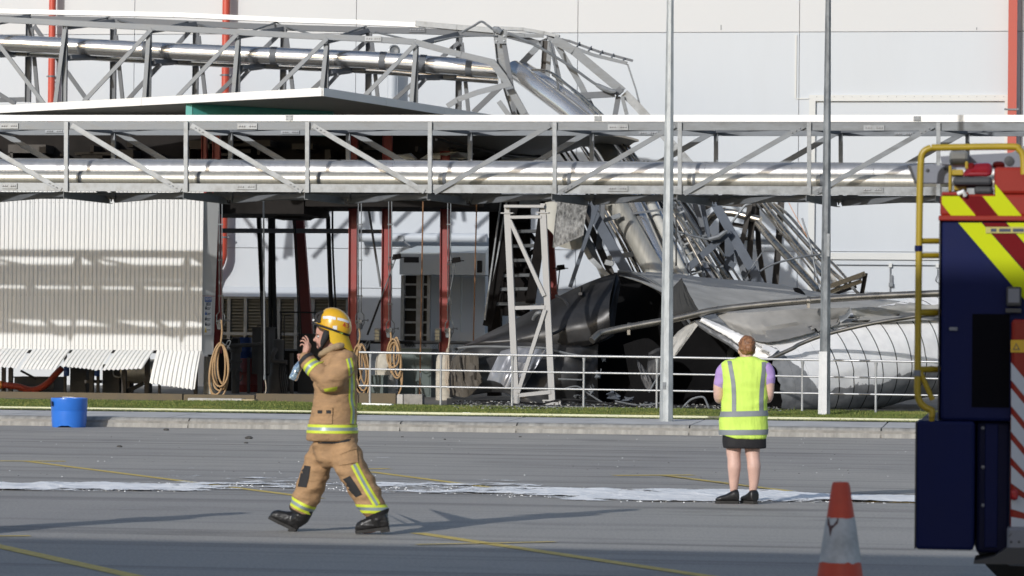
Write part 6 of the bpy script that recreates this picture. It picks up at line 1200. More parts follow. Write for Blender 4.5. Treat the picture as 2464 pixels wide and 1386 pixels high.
obj('foot', MB().box((base.x - .21, base.y - .21, 0), (base.x + .21, base.y + .21, .03)).lathe(base, (0, 0, 1), [(.20, .03), (.18, .06), (.16, .06)], 20), mat('black_rubber', (.03, .03, .03), .8, 0, .1, 4), ct)

# ================================================================ fire engine (only its rear left corner is in view)
TY = 20.2; fe = thing('fire_engine', P(2400, 1330, TY), 'dark blue and red fire engine with yellow chevrons at the right edge', 'fire engine')
M['navy'] = mat('navy_paint', (.004, .008, .054), .6, 0, .1, 1.5, spec=.15); M['navy2'] = mat('navy_edge', (.004, .006, .03), .6, 0, .1, 1.5, spec=.15); M['ered'] = mat('engine_red', (.24, .018, .010), .45, 0, .08, 1.5, spec=.25); M['dred'] = mat('reflective_dark_red', (.13, .004, .006), .6, 0, .05, 3, spec=.1); M['lime'] = mat('fluorescent_lime', (.48, .54, .008), .6, 0, .04, 3, spec=.1); M['rlyel'] = mat('yellow_rail_paint', (.36, .25, .012), .4, 0, .12, 4); M['hz_w'] = mat('hazard_white', (.42, .46, .52), .4, 0, .05, 3); M['hz_r'] = mat('hazard_red', (.36, .015, .015), .4, 0, .05, 3); M['bgrey'] = mat('ladder_grey', (.16, .17, .20), .5, .2, .12, 3); M['dgrey'] = mat('dark_plastic', (.035, .036, .04), .5, 0, .1, 3)
def S(px, py, d=0): return P(px, py, TY + d)
def plate(pts, d0, m, name, th=.01, parent=None):
    return obj(name, MB().slab([S(x, y, d0) for x, y in pts], (0, th, 0)), m, parent or fe)
D1 = 2.6
def blk(px0, py0, px1, py1, d0, d1, m, name, parent=None, bev=.02):
    a, b_ = S(px0, py1, d0), S(px1, py0, d0); o = obj(name, MB().box((a.x, TY + d0, a.z), (b_.x, TY + d1, b_.z)), m, parent or fe)
    if bev: bv = o.modifiers.new('bevel', 'BEVEL'); bv.width = bev; bv.segments = 2
    return o
blk(2262, 530, 2640, 1012, .0, D1, M['navy'], 'body'); blk(2203, 1014, 2346, 1322, -.03, D1, M['navy'], 'locker'); blk(2348, 1014, 2432, 1330, .06, D1, M['navy2'], 'locker')
blk(2200, 1016, 2206, 1320, -.02, .9, M['dgrey'], 'edge_seal', bev=0); blk(2256, 534, 2263, 1010, .01, 1.0, M['dgrey'], 'edge_seal', bev=0)
blk(2262, 468, 2640, 521, .03, D1, M['ered'], 'cornice'); blk(2258, 520, 2640, 531, -.03, D1, M['ered'], 'drip_rail', bev=.008); blk(2392, 402, 2640, 467, .06, D1, M['ered'], 'roof_locker')
# chevrons: upper row on the cornice, lower on the rear face, then the striped board
def clipq(px0, px1, y0, y1, slope): return [(px0, y0), (px1, y0), (px1 + (y1 - y0) * slope, y1), (px0 + (y1 - y0) * slope, y1)]
plate([(2266, 472), (2308, 472), (2350, 521), (2290, 521), (2266, 490)], .024, M['lime'], 'chevron', .005); plate([(2312, 472), (2362, 472), (2402, 521), (2354, 521)], .024, M['dred'], 'chevron', .005); plate([(2364, 472), (2395, 472), (2394, 442), (2460, 521), (2404, 521)], .022, M['lime'], 'chevron', .005)
plate([(2306, 536), (2362, 536), (2590, 796), (2530, 796)], -.008, M['lime'], 'chevron', .006); plate([(2364, 536), (2420, 536), (2600, 742), (2600, 796), (2592, 796)], -.008, M['dred'], 'chevron', .006); plate([(2422, 536), (2478, 536), (2620, 698), (2620, 762)], -.008, M['lime'], 'chevron', .006)
pl = plate([(2372, 546), (2640, 546), (2640, 561), (2372, 561)], -.016, mat('tan_label', (.40, .36, .10), .5, 0, .06, 3), 'warning_strip', .006)
mb = MB()
for x0, x1 in ((2384, 2398), (2404, 2432), (2437, 2464), (2470, 2500)): mb.slab([S(x0, 558, -.017), S(x1, 558, -.017), S(x1, 550, -.017), S(x0, 550, -.017)], (0, .001, 0))
obj('worn_print', mb, M['ink'], pl, kind='stuff')
blk(2338, 756, 2430, 980, -.004, .02, mat('recess_shade_black', (.005, .005, .007), .95, 0, .1, 2, spec=.05), 'locker_opening_shade', bev=0)  # flat black plate, dark of the open locker put into its colour
h = blk(2421, 690, 2458, 737, -.05, -.002, M['dgrey'], 'latch', bev=.01); blk(2419, 742, 2458, 753, -.04, -.002, M['dgrey'], 'latch', h, .005); blk(2426, 695, 2453, 728, -.056, -.05, M['bgrey'], 'latch_pad', h, 0)
blk(2284, 787, 2304, 796, -.012, -.002, M['bgrey'], 'badge', bev=.003); blk(2430, 770, 2640, 1276, -.06, -.004, M['ered'], 'rear_board')
for k in range(-2, 9):
    y = 872 + k * 62; w2 = 34; q_ = [(2433, y), (2640, y + 250), (2640, y + 250 + w2), (2433, y + w2)]; q_ = [(x, max(850, min(1272, yy))) for x, yy in q_]
    lo = [(2433, y), (2464 + 120, y + 183)]
    pts = [(2433, y), (2433 + 151, y + 183), (2433 + 151, y + 183 + w2 * 1.25), (2433, y + w2 * 1.25)]
    ys_ = [p_[1] for p_ in pts]
    if min(ys_) < 852:
        pts = [(2433 + max(0, (852 - y)) / 1.21, 852), (2584, y + 183), (2584, y + 183 + 42), (2433, max(852, y + 42))] if y + 42 > 852 else None
    if pts and max(p_[1] for p_ in pts) > 1270: pts = [(x, min(1270, yy)) for x, yy in pts]
    if pts and pts[0][1] < 1262: plate(pts, -.066, M['hz_w'], 'hazard_stripe', .005)
st = plate([(2432, 818), (2640, 818), (2640, 848), (2432, 848)], -.068, mat('amber_label', (.62, .38, .015), .5, 0, .06, 3), 'warning_label', .006)
plate([(2437, 842), (2454, 842), (2445.5, 825)], -.071, M['ink'], 'warning_triangle', .002, st); plate([(2440, 840), (2451, 840), (2445.5, 829)], -.0725, mat('amber2', (.62, .38, .015), .5, 0, .06, 3), 'triangle_field', .001, st)
b = blk(2431, 1178, 2450, 1204, -.13, -.062, M['hz_r'], 'reflector', bev=.02)
blk(2422, 1272, 2640, 1362, -.10, .5, M['bgrey'], 'bumper_foot'); mb = MB(); mb.hexa([S(2344, 1358, -.12), S(2640, 1358, -.12), S(2640, 1358, .6), S(2344, 1358, .6)], [S(2344, 1349, -.12), S(2395, 1336, -.12), S(2640, 1336, .6), S(2344, 1349, .6)]); 
mb = MB().slab([S(2342, 1357, -.11), S(2345, 1349, -.11), S(2390, 1340, -.11), S(2424, 1318, -.11), S(2640, 1318, -.11), S(2640, 1360, -.11)], (0, .5, 0)); obj('step_plate', mb, M['dgrey'], fe)
for px, py in ((2433, 1304), (2452, 1304)): obj('bolt', MB().lathe(S(px, py, -.10), (0, -1, 0), [(.008, 0), (.008, .006), (.001, .008)], 8), M['dgrey'], fe)
obj('scratch_mark', MB().slab([S(2427, 1290, -.101), S(2434, 1283, -.101), S(2435, 1285, -.101), S(2428, 1292, -.101)], (0, .0015, 0)), M['dgrey'], fe)
for y in (1030, 1124, 1216): obj('rivet', MB().lathe(S(2365, y, .058), (0, -1, 0), [(.012, 0), (.01, .006), (.001, .008)], 8), M['bgrey'], fe)
# vertical seam strip on the locker
blk(2368, 1020, 2402, 1318, .05, .061, M['navy'], 'corner_post', bev=.01)
# yellow grab rail with rungs
rail = [(2242, 1003), (2242, 988), (2228, 981), (2214, 968), (2208, 945), (2208, 890), (2210, 700), (2213, 480), (2216, 390), (2222, 366), (2240, 356), (2262, 355), (2430, 353), (2452, 360), (2462, 378), (2464, 420)]
rp_ = cat_rom([S(x, y, -.02) for x, y in rail], 6); lad = obj('ladder_rail', MB().tube(rp_, mpx(16, TY) / 2, 12), M['rlyel'], fe)
for y, w_ in ((580, 14), (615, 14), (752, 16), (889, 15)): obj('rung', MB().tube([S(2210, y, -.02), S(2264, y, .1)], mpx(w_, TY) / 2, 10), M['rlyel'], lad)
obj('brace', MB().tube([S(2213, 893, -.02), S(2244, 962, .0)], mpx(13, TY) / 2, 10), M['rlyel'], lad); obj('foot_stub', MB().tube([S(2242, 985, -.02), S(2242, 1014, .0)], mpx(14, TY) / 2, 10), M['rlyel'], lad); obj('collar', MB().lathe(S(2210.5, 598, -.02) , (0, 0, 1), [(.021, -.018), (.024, -.016), (.024, .016), (.021, .018)], 12), M['navy'], lad); obj('collar', MB().lathe(S(2208, 898, -.02), (0, 0, 1), [(.021, -.018), (.024, -.016), (.024, .016), (.021, .018)], 12), M['bgrey'], lad)
# roof gear: two grey box beams, a yellow bracket, a red beacon on a dark base
plate([(2183, 398), (2288, 398), (2288, 440), (2200, 440)], .25, M['bgrey'], 'box_beam', .14); plate([(2183, 398), (2191, 398), (2206, 440), (2200, 440)], .245, M['dgrey'], 'beam_end', .15); plate([(2262, 376), (2464, 366), (2620, 366), (2620, 404), (2464, 404), (2266, 395)], .45, M['bgrey'], 'box_beam', .14)
for px, py in ((2232, 410), (2275, 406)): obj('bolt', MB().lathe(S(px, py, .25), (0, -1, 0), [(.012, 0), (.01, .008), (.001, .01)], 8), M['dgrey'], fe)
obj('eyelet', MB().lathe(S(2428, 387, .45), (0, -1, 0), [(.03, 0), (.03, .012), (.001, .014)], 12), M['dgrey'], fe); blk(2284, 362, 2330, 396, .18, .5, mat('smoked_plastic', (.16, .16, .15), .3, 0, .1, 3), 'lamp_pod')
for q_ in ((2282, 398, 2290, 460), (2290, 408, 2318, 422), (2322, 388, 2330, 406), (2296, 445, 2326, 458)): blk(*q_, .12, .3, M['rlyel'], 'bracket', bev=.006)
blk(2292, 425, 2388, 446, .02, .4, M['dgrey'], 'beacon_base'); blk(2344, 446, 2390, 468, .05, .4, M['dgrey'], 'beacon_base')
mb = MB(); q0 = [S(2310, 425, .05), S(2388, 425, .05), S(2388, 425, .4), S(2310, 425, .4)]; q1 = [S(2338, 393, .1), S(2388, 390, .1), S(2388, 390, .36), S(2338, 393, .36)]; mb.hexa(q0, q1); bc = obj('beacon', mb, mat('red_lens', (.22, .008, .012), .12, 0, .1, 6, coat=.8), fe); bv = bc.modifiers.new('bevel', 'BEVEL'); bv.width = .03; bv.segments = 3
blk(2330, 392, 2344, 424, .08, .34, M['dred'], 'beacon_cap', bc, .008); blk(2388, 388, 2418, 404, .2, .4, M['ered'], 'roof_bracket'); blk(2266, 462, 2330, 470, .02, .3, M['ered'], 'deck_edge', bev=.004); obj('hose_end', MB().tube([S(2306, 466, .0), S(2318, 461, -.02), S(2322, 470, .0)], .014, 8), M['whitecap'], fe)
# wheels and underbody keep the body off the ground
blk(2440, 1262, 2640, 1345, .6, 2.4, M['dgrey'], 'chassis', bev=0); wc = S(2520, 1330, 1.4); wc.z = .5
wl = obj('wheel', MB().lathe(wc, (0, 1, 0), [(.2, -.02), (.42, 0), (.5, .05), (.5, .25), (.42, .3), (.2, .3)], 28), M['dgrey'], fe); obj('rim', MB().lathe(wc - Vector((0, .03, 0)), (0, 1, 0), [(.001, .05), (.24, .0), (.27, .06)], 20), M['galv'], wl)
# ================================================================ building behind the photographer, whose long shadow lies across the foreground
sh = thing('storage_shed', (-14, 0, 0), 'tall plain metal shed beside the viewpoint that shades the foreground', 'shed')
hs = (25.5 - 4.5) * .337 / .8695
obj('wall', MB().box((-26, -4, 0), (-3.4, 4.45, hs - .25)), M['hood'], sh); obj('roof', MB().box((-26.2, -4.2, hs - .245), (-3.3, 4.5, hs)), M['galv_dark'], sh)
# ================================================================ people
HR = Vector((math.cos(YAW), math.sin(YAW), 0)); HF = Vector((-math.sin(YAW), math.cos(YAW), 0)); UP = Vector((0, 0, 1))   # viewer's right, away, up
def fuse(name, mb, voxel, mats, parent=None, smooth=6, wrinkle=0.0, wscale=9.0, seed=0, loc=None, sub=0, wfun=None):
    """all shapes of one body or garment grown together into one continuous skin"""
    me = mb.mesh('tmp_fuse', mats); o = bpy.data.objects.new('tmp_fuse', me); C.objects.link(o)
    r = o.modifiers.new('r', 'REMESH'); r.mode = 'VOXEL'; r.voxel_size = voxel; r.adaptivity = 0
    if smooth: s = o.modifiers.new('s', 'SMOOTH'); s.factor = .5; s.iterations = smooth
    bpy.context.view_layer.update(); dg = bpy.context.evaluated_depsgraph_get()
    m2 = bpy.data.meshes.new_from_object(o.evaluated_get(dg)); bpy.data.objects.remove(o); bpy.data.meshes.remove(me)
    if wrinkle:
        m2.update(); nrm = [v.normal.copy() for v in m2.vertices]
        for v, n in zip(m2.vertices, nrm):
            p = v.co; q = Vector((p.x * .55, p.y * .55, p.z * 1.25)) * wscale + Vector((seed, seed * 1.7, 0))
            d = (1 - 2 * abs(noise.noise(q))) * .7 + noise.noise(q * 2.3) * .5
            k = wfun(p) if wfun else 1.0
            v.co = p + n * (wrinkle * d * k)
    wm = [v.co.copy() for v in m2.vertices]; bvh = BVHTree.FromPolygons(wm, [tuple(p.vertices) for p in m2.polygons])
    m2.name = name; m2.materials.clear()
    for m_ in (mats if isinstance(mats, (list, tuple)) else [mats]): m2.materials.append(m_)
    off = OFF[parent.name] if parent else Vector(loc)
    for v in m2.vertices: v.co = v.co - off
    m2.polygons.foreach_set('use_smooth', [True] * len(m2.polygons)); m2.update()
    o = obj(name, m2, None, parent) if parent else obj(name, m2, None, loc=off)
    return o, bvh
def rings(mb, rs, n=24, p=2.3, mi=0):
    """closed loft through rings (centre, axis a, axis b, ra, rb)"""
    rows = []
    for c, a, b_, ra, rb in rs:
        row = []
        for k in range(n):
            t = 2 * math.pi * k / n; ct, st = math.cos(t), math.sin(t)
            row.append(Vector(c) + Vector(a) * ra * math.copysign(abs(ct) ** (2 / p), ct) + Vector(b_) * rb * math.copysign(abs(st) ** (2 / p), st))
        rows.append(row)
    mb.grid(rows, wrap=True, mi=mi); mb.add(rows[0], [tuple(range(n))[::-1]], mi); mb.add(rows[-1], [tuple(range(n))], mi); return mb
def limb(mb, pts, rad, n=16, flat=1.0, fl_axis=None, k=5):
    """tapered limb through joints, rounded ends"""
    P_ = cat_rom(pts, k); m = len(P_); R = []
    for i in range(m):
        u = i / (m - 1) * (len(rad) - 1); j = min(int(u), len(rad) - 2); R.append(lerp(rad[j], rad[j + 1], u - j))
    mb.tube(P_, R, n); 
    for e, r_ in ((P_[0], R[0]), (P_[-1], R[-1])): mb.lathe(e - UP * r_, UP, [(.001, 0), (r_ * .7, r_ * .3), (r_, r_), (r_ * .7, r_ * 1.7), (.001, r_ * 2)], n)
    return mb
def ell(mb, c, r, ax=None, n=14):
    X, Y_, Z = ax or (HR, HF, UP); rows = []
    for i in range(1, 10):
        t = math.pi * i / 10; rows.append([Vector(c) - Z * math.cos(t) * r[2] + (X * math.cos(2 * math.pi * k / n) * r[0] + Y_ * math.sin(2 * math.pi * k / n) * r[1]) * math.sin(t) for k in range(n)])
    mb.grid(rows, wrap=True); mb.add(rows[0], [tuple(range(n))[::-1]]); mb.add(rows[-1], [tuple(range(n))]); return mb
HEADP = [(0, .33, .02, .11), (.05, .40, -.06, .18), (.12, .395, -.16, .235), (.20, .405, -.25, .262), (.28, .395, -.31, .28), (.36, .40, -.36, .292), (.45, .385, -.41, .30), (.53, .415, -.435, .305), (.65, .41, -.45, .315), (.78, .36, -.43, .30), (.89, .24, -.34, .235), (.96, .10, -.20, .13), (1.0, .0, -.06, .03)]
def head(mb, chin, fwd, H, side, up=UP, W=1.0):
    n = 28; rows = []
    for t, f, b_, w_ in HEADP:
        row = []
        for k in range(n):
            a = 2 * math.pi * k / n; ca, sa = math.cos(a), math.sin(a); mid, half = (f + b_) / 2, (f - b_) / 2
            wk = w_ * W * (1 - .22 * max(0, ca) ** 2); x, y = mid + half * ca, wk * math.copysign(abs(sa) ** .92, sa)
            if t in (.36, .45) and ca > .55: x -= .030 * math.exp(-((abs(y) - .13) / .06) ** 2)
            row.append(chin + (fwd * x + side * y + up * t) * H)
        rows.append(row)
    mb.grid(rows, wrap=True); mb.add(rows[0], [tuple(range(n))[::-1]]); mb.add(rows[-1], [tuple(range(n))])
    at = lambda x, y, t: chin + (fwd * x + side * y + up * t) * H
    limb(mb, [at(.375, 0, .49), at(.43, 0, .41), at(.485, 0, .335)], [.030 * H, .042 * H, .062 * H], 10)      # nose
    for s in (-1, 1): ell(mb, at(.445, s * .055, .315), (.04 * H,) * 3); ell(mb, at(-.03, s * .315 * W, .40), (.10 * H, .035 * H, .14 * H), (fwd, side, up))   # nostrils, ears
    ell(mb, at(.395, 0, .238), (.045 * H, .10 * H, .022 * H), (fwd, side, up)); ell(mb, at(.39, 0, .175), (.045 * H, .09 * H, .026 * H), (fwd, side, up))      # lips
    ell(mb, at(.385, 0, .075), (.06 * H, .10 * H, .06 * H), (fwd, side, up)); ell(mb, at(.385, 0, .525), (.05 * H, .22 * H, .035 * H), (fwd, side, up))       # chin, brow
    return at
def finger(mb, pts, r0=.0092, r1=.0072): limb(mb, pts, [r0, lerp(r0, r1, .5), r1], 8, k=3)
def wrap(bvh, c, axis, w_, lift=.004, n=40, rmax=.6, ref=None, parts=((-1, -.36, 0), (-.36, .36, 1), (.36, 1, 0))):
    """a three tone tape ring round a limb or body, laid on the garment surface"""
    c, ax = Vector(c), Vector(axis).normalized(); ref = Vector(ref) if ref else (HF if abs(ax.dot(HF)) < .8 else HR); u = (ref - ax * ref.dot(ax)).normalized(); v = ax.cross(u); mb = MB()
    def row(t):
        out = []
        for k in range(n):
            a = 2 * math.pi * k / n; d = u * math.cos(a) + v * math.sin(a); o_ = c + ax * (t * w_ / 2); h = bvh.ray_cast(o_ + d * rmax, -d, rmax)
            out.append(h[0] + d * lift if h[0] is not None else o_ + d * .05)
        return out
    for t0, t1, mi in parts: mb.grid([row(t0), row((t0 + t1) / 2), row(t1)], wrap=True, mi=mi)
    return mb
def decal(bvh, rows, lift=.004, mi=0, mb=None, sub=4):
    """flat print or a sewn patch following the garment: grid of picture points laid on its surface"""
    mb = mb or MB(); out = []; last = None
    R = []
    for r in rows:
        rr = []
        for (x0, y0), (x1, y1) in zip(r[:-1], r[1:]): rr += [(lerp(x0, x1, i / sub), lerp(y0, y1, i / sub)) for i in range(sub)]
        R.append(rr + [r[-1]])
    R2 = []
    for a, b_ in zip(R[:-1], R[1:]): R2 += [[(lerp(p[0], q[0], i / sub), lerp(p[1], q[1], i / sub)) for p, q in zip(a, b_)] for i in range(sub)]
    R2.append(R[-1])
    for r in R2:
        row = []
        for x, y in r:
            d = ray(x, y).normalized(); h = bvh.ray_cast(CAM, d, 200)
            if h[0] is None: p = last if last is not None else CAM + d * 30
            else: p = h[0] - d * lift; last = p
            row.append(p)
        out.append(row)
    mb.grid(out, mi=mi); return mb
def stripdecal(bvh, path, wpx, lift=.0045):
    mb = MB(); pts = [Vector((x, y, 0)) for x, y in path]; c = cat_rom(pts, 6)
    def off(i, t):
        a, b_ = c[max(i - 1, 0)], c[min(i + 1, len(c) - 1)]; d = (b_ - a).normalized(); return (c[i].x - d.y * t, c[i].y + d.x * t)
    for t0, t1, mi in ((-1, -.36, 0), (-.36, .36, 1), (.36, 1, 0)): decal(bvh, [[off(i, wpx / 2 * t0) for i in range(len(c))], [off(i, wpx / 2 * t1) for i in range(len(c))]], lift, mi, mb, sub=1)
    return mb
M['skin'] = mat('skin', (.50, .275, .205), .5, 0, .10, 9, spec=.4); M['skin_f'] = mat('pale_skin', (.62, .40, .325), .5, 0, .12, 9, spec=.4)
M['tan'] = mat('tan_turnout_cloth', (.39, .235, .118), .85, 0, .2, 9, bump=.022, bscale=11, stretch=(.8, .8, 1.5)); M['tanfur'] = mat('collar_fleece', (.34, .25, .15), .95, 0, .2, 30, bump=.004, bscale=90)
M['tapeY'] = mat('lime_yellow_tape', (.62, .70, .05), .55, 0, .06, 10); M['tapeS'] = mat('silver_tape', (.30, .36, .36), .4, .2, .08, 12)
M['blk'] = mat('black_cloth', (.022, .021, .022), .8, 0, .2, 12); M['boot'] = mat('black_leather', (.016, .015, .015), .38, 0, .25, 10, bump=.001, bscale=60); M['sole'] = mat('rubber_sole', (.03, .028, .026), .85, 0, .2, 15)
M['helmet'] = mat('yellow_helmet', (.72, .40, .015), .32, 0, .06, 3, coat=.4); M['curtain'] = mat('yellow_neck_curtain', (.66, .42, .02), .8, 0, .1, 12)

# ---------------------------------------------------------------- firefighter, striding to the left
FYP = 26.93
def Q(px, py, dy=0.0): return P(px, py, FYP) + HF * dy
feet = G(880, 1284); ff = None
fwd, nside = -HR, -HF                 # he walks to the viewer's left; his left side is the near one
B_ = MB(); at = head(B_, Q(793, 838), (fwd * .985 - UP * .12).normalized(), .242, nside, (UP + fwd * .10).normalized())
rings(B_, [(Q(800, 870), HR, HF, .065, .062), (Q(797, 845), HR, HF, .058, .056), (Q(797, 822), HR, HF, .060, .056)])
rings(B_, [(Q(805, 1070), HR, HF, .12, .15), (Q(807, 1000), HR, HF, .11, .14), (Q(808, 920), HR, HF, .13, .17), (Q(812, 875), HR, HF, .11, .17), (Q(806, 860), HR, HF, .07, .08)])
# near arm: elbow low, hand up in front of the face; far arm carries the bottle
nearE, nearW = Q(789, 918, -.24), Q(737, 858, -.17); limb(B_, [Q(832, 872, -.19), nearE, nearW], [.05, .044, .028]); farE, farW = Q(786, 918, .20), Q(735, 868, -.03); limb(B_, [Q(818, 872, .19), farE, farW], [.05, .042, .028])
d0 = -.17
limb(B_, [nearW, Q(740, 846, d0), Q(744, 832, d0)], [.027, .031, .030], 12); limb(B_, [Q(736, 850, d0 + .02), Q(738, 838, d0 + .035), Q(741, 830, d0 + .045)], [.020, .024, .020], 10)
finger(B_, [Q(745, 830, d0 - .012), Q(745, 819, d0 - .015), Q(741, 811, d0 - .012), Q(737, 808, d0 - .008)]); finger(B_, [Q(742, 829, d0 + .008), Q(739, 818, d0 + .008), Q(734, 813, d0 + .010), Q(730, 814, d0 + .012)]); finger(B_, [Q(740, 831, d0 + .028), Q(735, 822, d0 + .03), Q(729, 819, d0 + .03), Q(726, 822, d0 + .03)]); finger(B_, [Q(738, 836, d0 + .045), Q(732, 829, d0 + .05), Q(727, 828, d0 + .05), Q(725, 832, d0 + .05)], .0085, .0068); finger(B_, [Q(743, 846, d0 - .028), Q(747, 838, d0 - .05), Q(745, 829, d0 - .058), Q(741, 824, d0 - .055)], .0105, .0082)
d1 = -.03; limb(B_, [farW, Q(730, 862, d1), Q(724, 862, d1)], [.026, .030, .026], 12)
for k in range(4): finger(B_, [Q(724 + 1.5 * k, 857 + 4 * k, d1 - .01), Q(719 + 1.5 * k, 858 + 4 * k, d1 - .034), Q(720 + 1.5 * k, 863 + 4 * k, d1 - .045), Q(725 + 1.2 * k, 866 + 3 * k, d1 - .04)])
finger(B_, [Q(730, 858, d1 + .01), Q(722, 853, d1 + .02), Q(716, 854, d1 + .01)], .0105, .0082)
nk, nan = Q(874, 1172, -.10), Q(912, 1243, -.10); fk, fan = Q(757, 1150, .10), Q(722, 1243, .10)
limb(B_, [Q(812, 1060, -.10), nk, nan], [.085, .055, .04]); limb(B_, [Q(800, 1060, .10), fk, fan], [.085, .055, .04])
limb(B_, [nan, Q(905, 1266, -.10), Q(875, 1274, -.10)], [.04, .038, .03]); limb(B_, [fan, Q(708, 1264, .10), Q(668, 1254, .10)], [.04, .038, .03])
FFLOC = Vector((feet.x, feet.y, 0)); ff, _ = fuse('person', B_, .0062, [M['skin']], None, smooth=3, loc=FFLOC)
tag(ff, 'firefighter in tan turnout gear and yellow helmet striding left, one hand raised to the face', 'person')
for s in (-1, 1):
    e = MB(); ell(e, at(.335, s * .115, .44), (.011, .011, .011)); ey = obj('eye', e, mat('eye_white', (.6, .58, .55), .2, 0, .05, 5) if s < 0 else bpy.data.materials['eye_white'], ff); ir = MB(); ell(ir, at(.378, s * .115, .44), (.004, .0075, .0075)); obj('iris', ir, M['boot'], ey)
    eb = MB(); limb(eb, [at(.40, s * .06, .515), at(.405, s * .12, .53), at(.36, s * .2, .515)], [.005, .006, .003], 6); obj('eyebrow', eb, mat('brown_hair', (.10, .055, .03), .8, 0, .2, 20) if s < 0 else bpy.data.materials['brown_hair'], ff)
hb = MB(); rings(hb, [(at(-.10, 0, .40), fwd, nside, .27 * .242, .33 * .242), (at(-.06, 0, .6), fwd, nside, .40 * .242, .335 * .242), (at(-.03, 0, .8), fwd, nside, .40 * .242, .32 * .242)]); obj('hair', hb, bpy.data.materials['brown_hair'], ff)
# jacket
J = MB()
rings(J, [(Q(x, y), HR, HF, mpx(hw, FYP), hd) for y, x, hw, hd in ((1061, 799, 62, .225), (1040, 799, 61, .238), (1010, 802, 57, .215), (975, 806, 52.5, .208), (940, 807, 50, .205), (905, 808, 49, .215), (880, 811, 45, .225), (862, 815, 38, .205), (850, 817, 29, .15), (843, 817, 22, .10))], 32)
limb(J, [Q(832, 868, -.17), Q(822, 890, -.225), Q(796, 917, -.235), Q(768, 896, -.215), Q(741, 868, -.18)], [.095, .096, .094, .080, .066], 20); limb(J, [Q(818, 868, .16), Q(800, 900, .20), Q(788, 916, .19), Q(764, 896, .09), Q(744, 874, .0)], [.085, .085, .08, .072, .06], 18)
jk, jb = fuse('jacket', J, .012, [M['tan']], ff, smooth=7, wrinkle=.022, wscale=7.5, seed=3, wfun=lambda p: .35 + .9 * max(0, min(1, (p.z - .95) / .5)))
hem = MB(); rows = []
for t_, k in ((0, 1.0), (1, 1.02)): rows.append([Q(799, 1057 + t_ * 4) + HR * mpx(63, FYP) * k * math.cos(a) + HF * .23 * k * math.sin(a) for a in [2 * math.pi * i / 32 for i in range(32)]])
tp = [M['tapeY'], M['tapeS']]
obj('reflective_tape', wrap(jb, Q(799, 1031), UP, mpx(21, FYP), n=56), tp, jk); obj('reflective_tape', wrap(jb, Q(753, 888, -.195), Q(741, 868, -.18) - Q(775, 903, -.22), mpx(22, FYP), n=40, rmax=.13), tp, jk)
obj('reflective_tape', stripdecal(jb, [(839, 862), (845, 890), (847, 930), (846, 960), (851, 990), (849, 1020)], 14), tp, jk)
obj('reflective_tape', decal(jb, [[(778, 936), (790, 934), (812, 930)], [(782, 943), (792, 943), (811, 941)]]), [M['tapeY']], jk)
obj('cuff', wrap(jb, Q(740, 865, -.18), Q(737, 858, -.17) - Q(775, 903, -.22), .035, lift=.007, n=32, rmax=.12, parts=((-1, 1, 0),)), M['blk'], jk)
for x in (764, 785): obj('flap_patch', decal(jb, [[(x, 987), (x + 11, 987)], [(x, 996), (x + 11, 996)]], .006), M['blk'], jk)
obj('pocket', decal(jb, [[(757, 984), (800, 981)], [(756, 1020), (799, 1020)]], .009), M['tan'], jk); obj('pocket_flap', decal(jb, [[(757, 982), (800, 979)], [(757, 999), (800, 998)]], .013), M['tan'], jk)
for x in (764, 785): obj('flap_patch', decal(jb, [[(x, 987), (x + 11, 987)], [(x, 995), (x + 11, 995)]], .017), M['blk'], jk)
cp = MB(); cp.tube(cat_rom([Q(776, 860, .02), Q(776, 852, -.09), Q(800, 838, -.125), Q(822, 832, -.09), Q(830, 832, .02), Q(820, 834, .10), Q(798, 842, .12), Q(778, 852, .09)], 5), .028, 10); cl_, _ = fuse('collar', cp, .009, [M['tanfur']], ff, smooth=4, wrinkle=.006, wscale=14)
obj('throat_strap', MB().tube(cat_rom([Q(778, 842, -.02), Q(770, 858, -.05), Q(772, 880, -.12)], 5), .02, 8), M['blk'], ff)
# trousers
T_ = MB()
rings(T_, [(Q(806, 1035), HR, HF, mpx(54, FYP), .185), (Q(806, 1075), HR, HF, mpx(52, FYP), .19), (Q(807, 1105), HR, HF, mpx(46, FYP), .18), (Q(808, 1122), HR, HF, mpx(30, FYP), .12)], 28)
limb(T_, [Q(785, 1085, .10), Q(768, 1110, .10), Q(754, 1150, .10), Q(738, 1192, .10), Q(726, 1220, .10)], [.125, .118, .112, .105, .100], 22); limb(T_, [Q(828, 1085, -.10), Q(848, 1125, -.11), Q(872, 1168, -.11), Q(894, 1205, -.11), Q(905, 1222, -.11)], [.125, .122, .116, .105, .100], 22)
tr_, tb_ = fuse('trousers', T_, .012, [M['tan']], ff, smooth=7, wrinkle=.020, wscale=7, seed=8)
obj('knee_patch', decal(tb_, [[(727, 1119), (747, 1122)], [(722, 1146), (743, 1150)], [(716, 1171), (737, 1173)]], .006), M['blk'], tr_); obj('knee_patch', decal(tb_, [[(819, 1156), (842, 1145)], [(838, 1178), (858, 1168)], [(856, 1197), (871, 1190)]], .006), M['blk'], tr_)
obj('reflective_tape', stripdecal(tb_, [(852, 1117), (868, 1148), (886, 1180), (908, 1216)], 18), tp, tr_)
obj('reflective_tape', wrap(tb_, Q(726, 1218, .10), Q(738, 1195, .10) - Q(716, 1240, .10), mpx(22, FYP), n=40, rmax=.2), tp, tr_); obj('reflective_tape', wrap(tb_, Q(904, 1222, -.11), Q(898, 1212, -.11) - Q(912, 1238, -.11) + Vector((.05, 0, .02)), mpx(21, FYP), n=40, rmax=.2), tp, tr_)
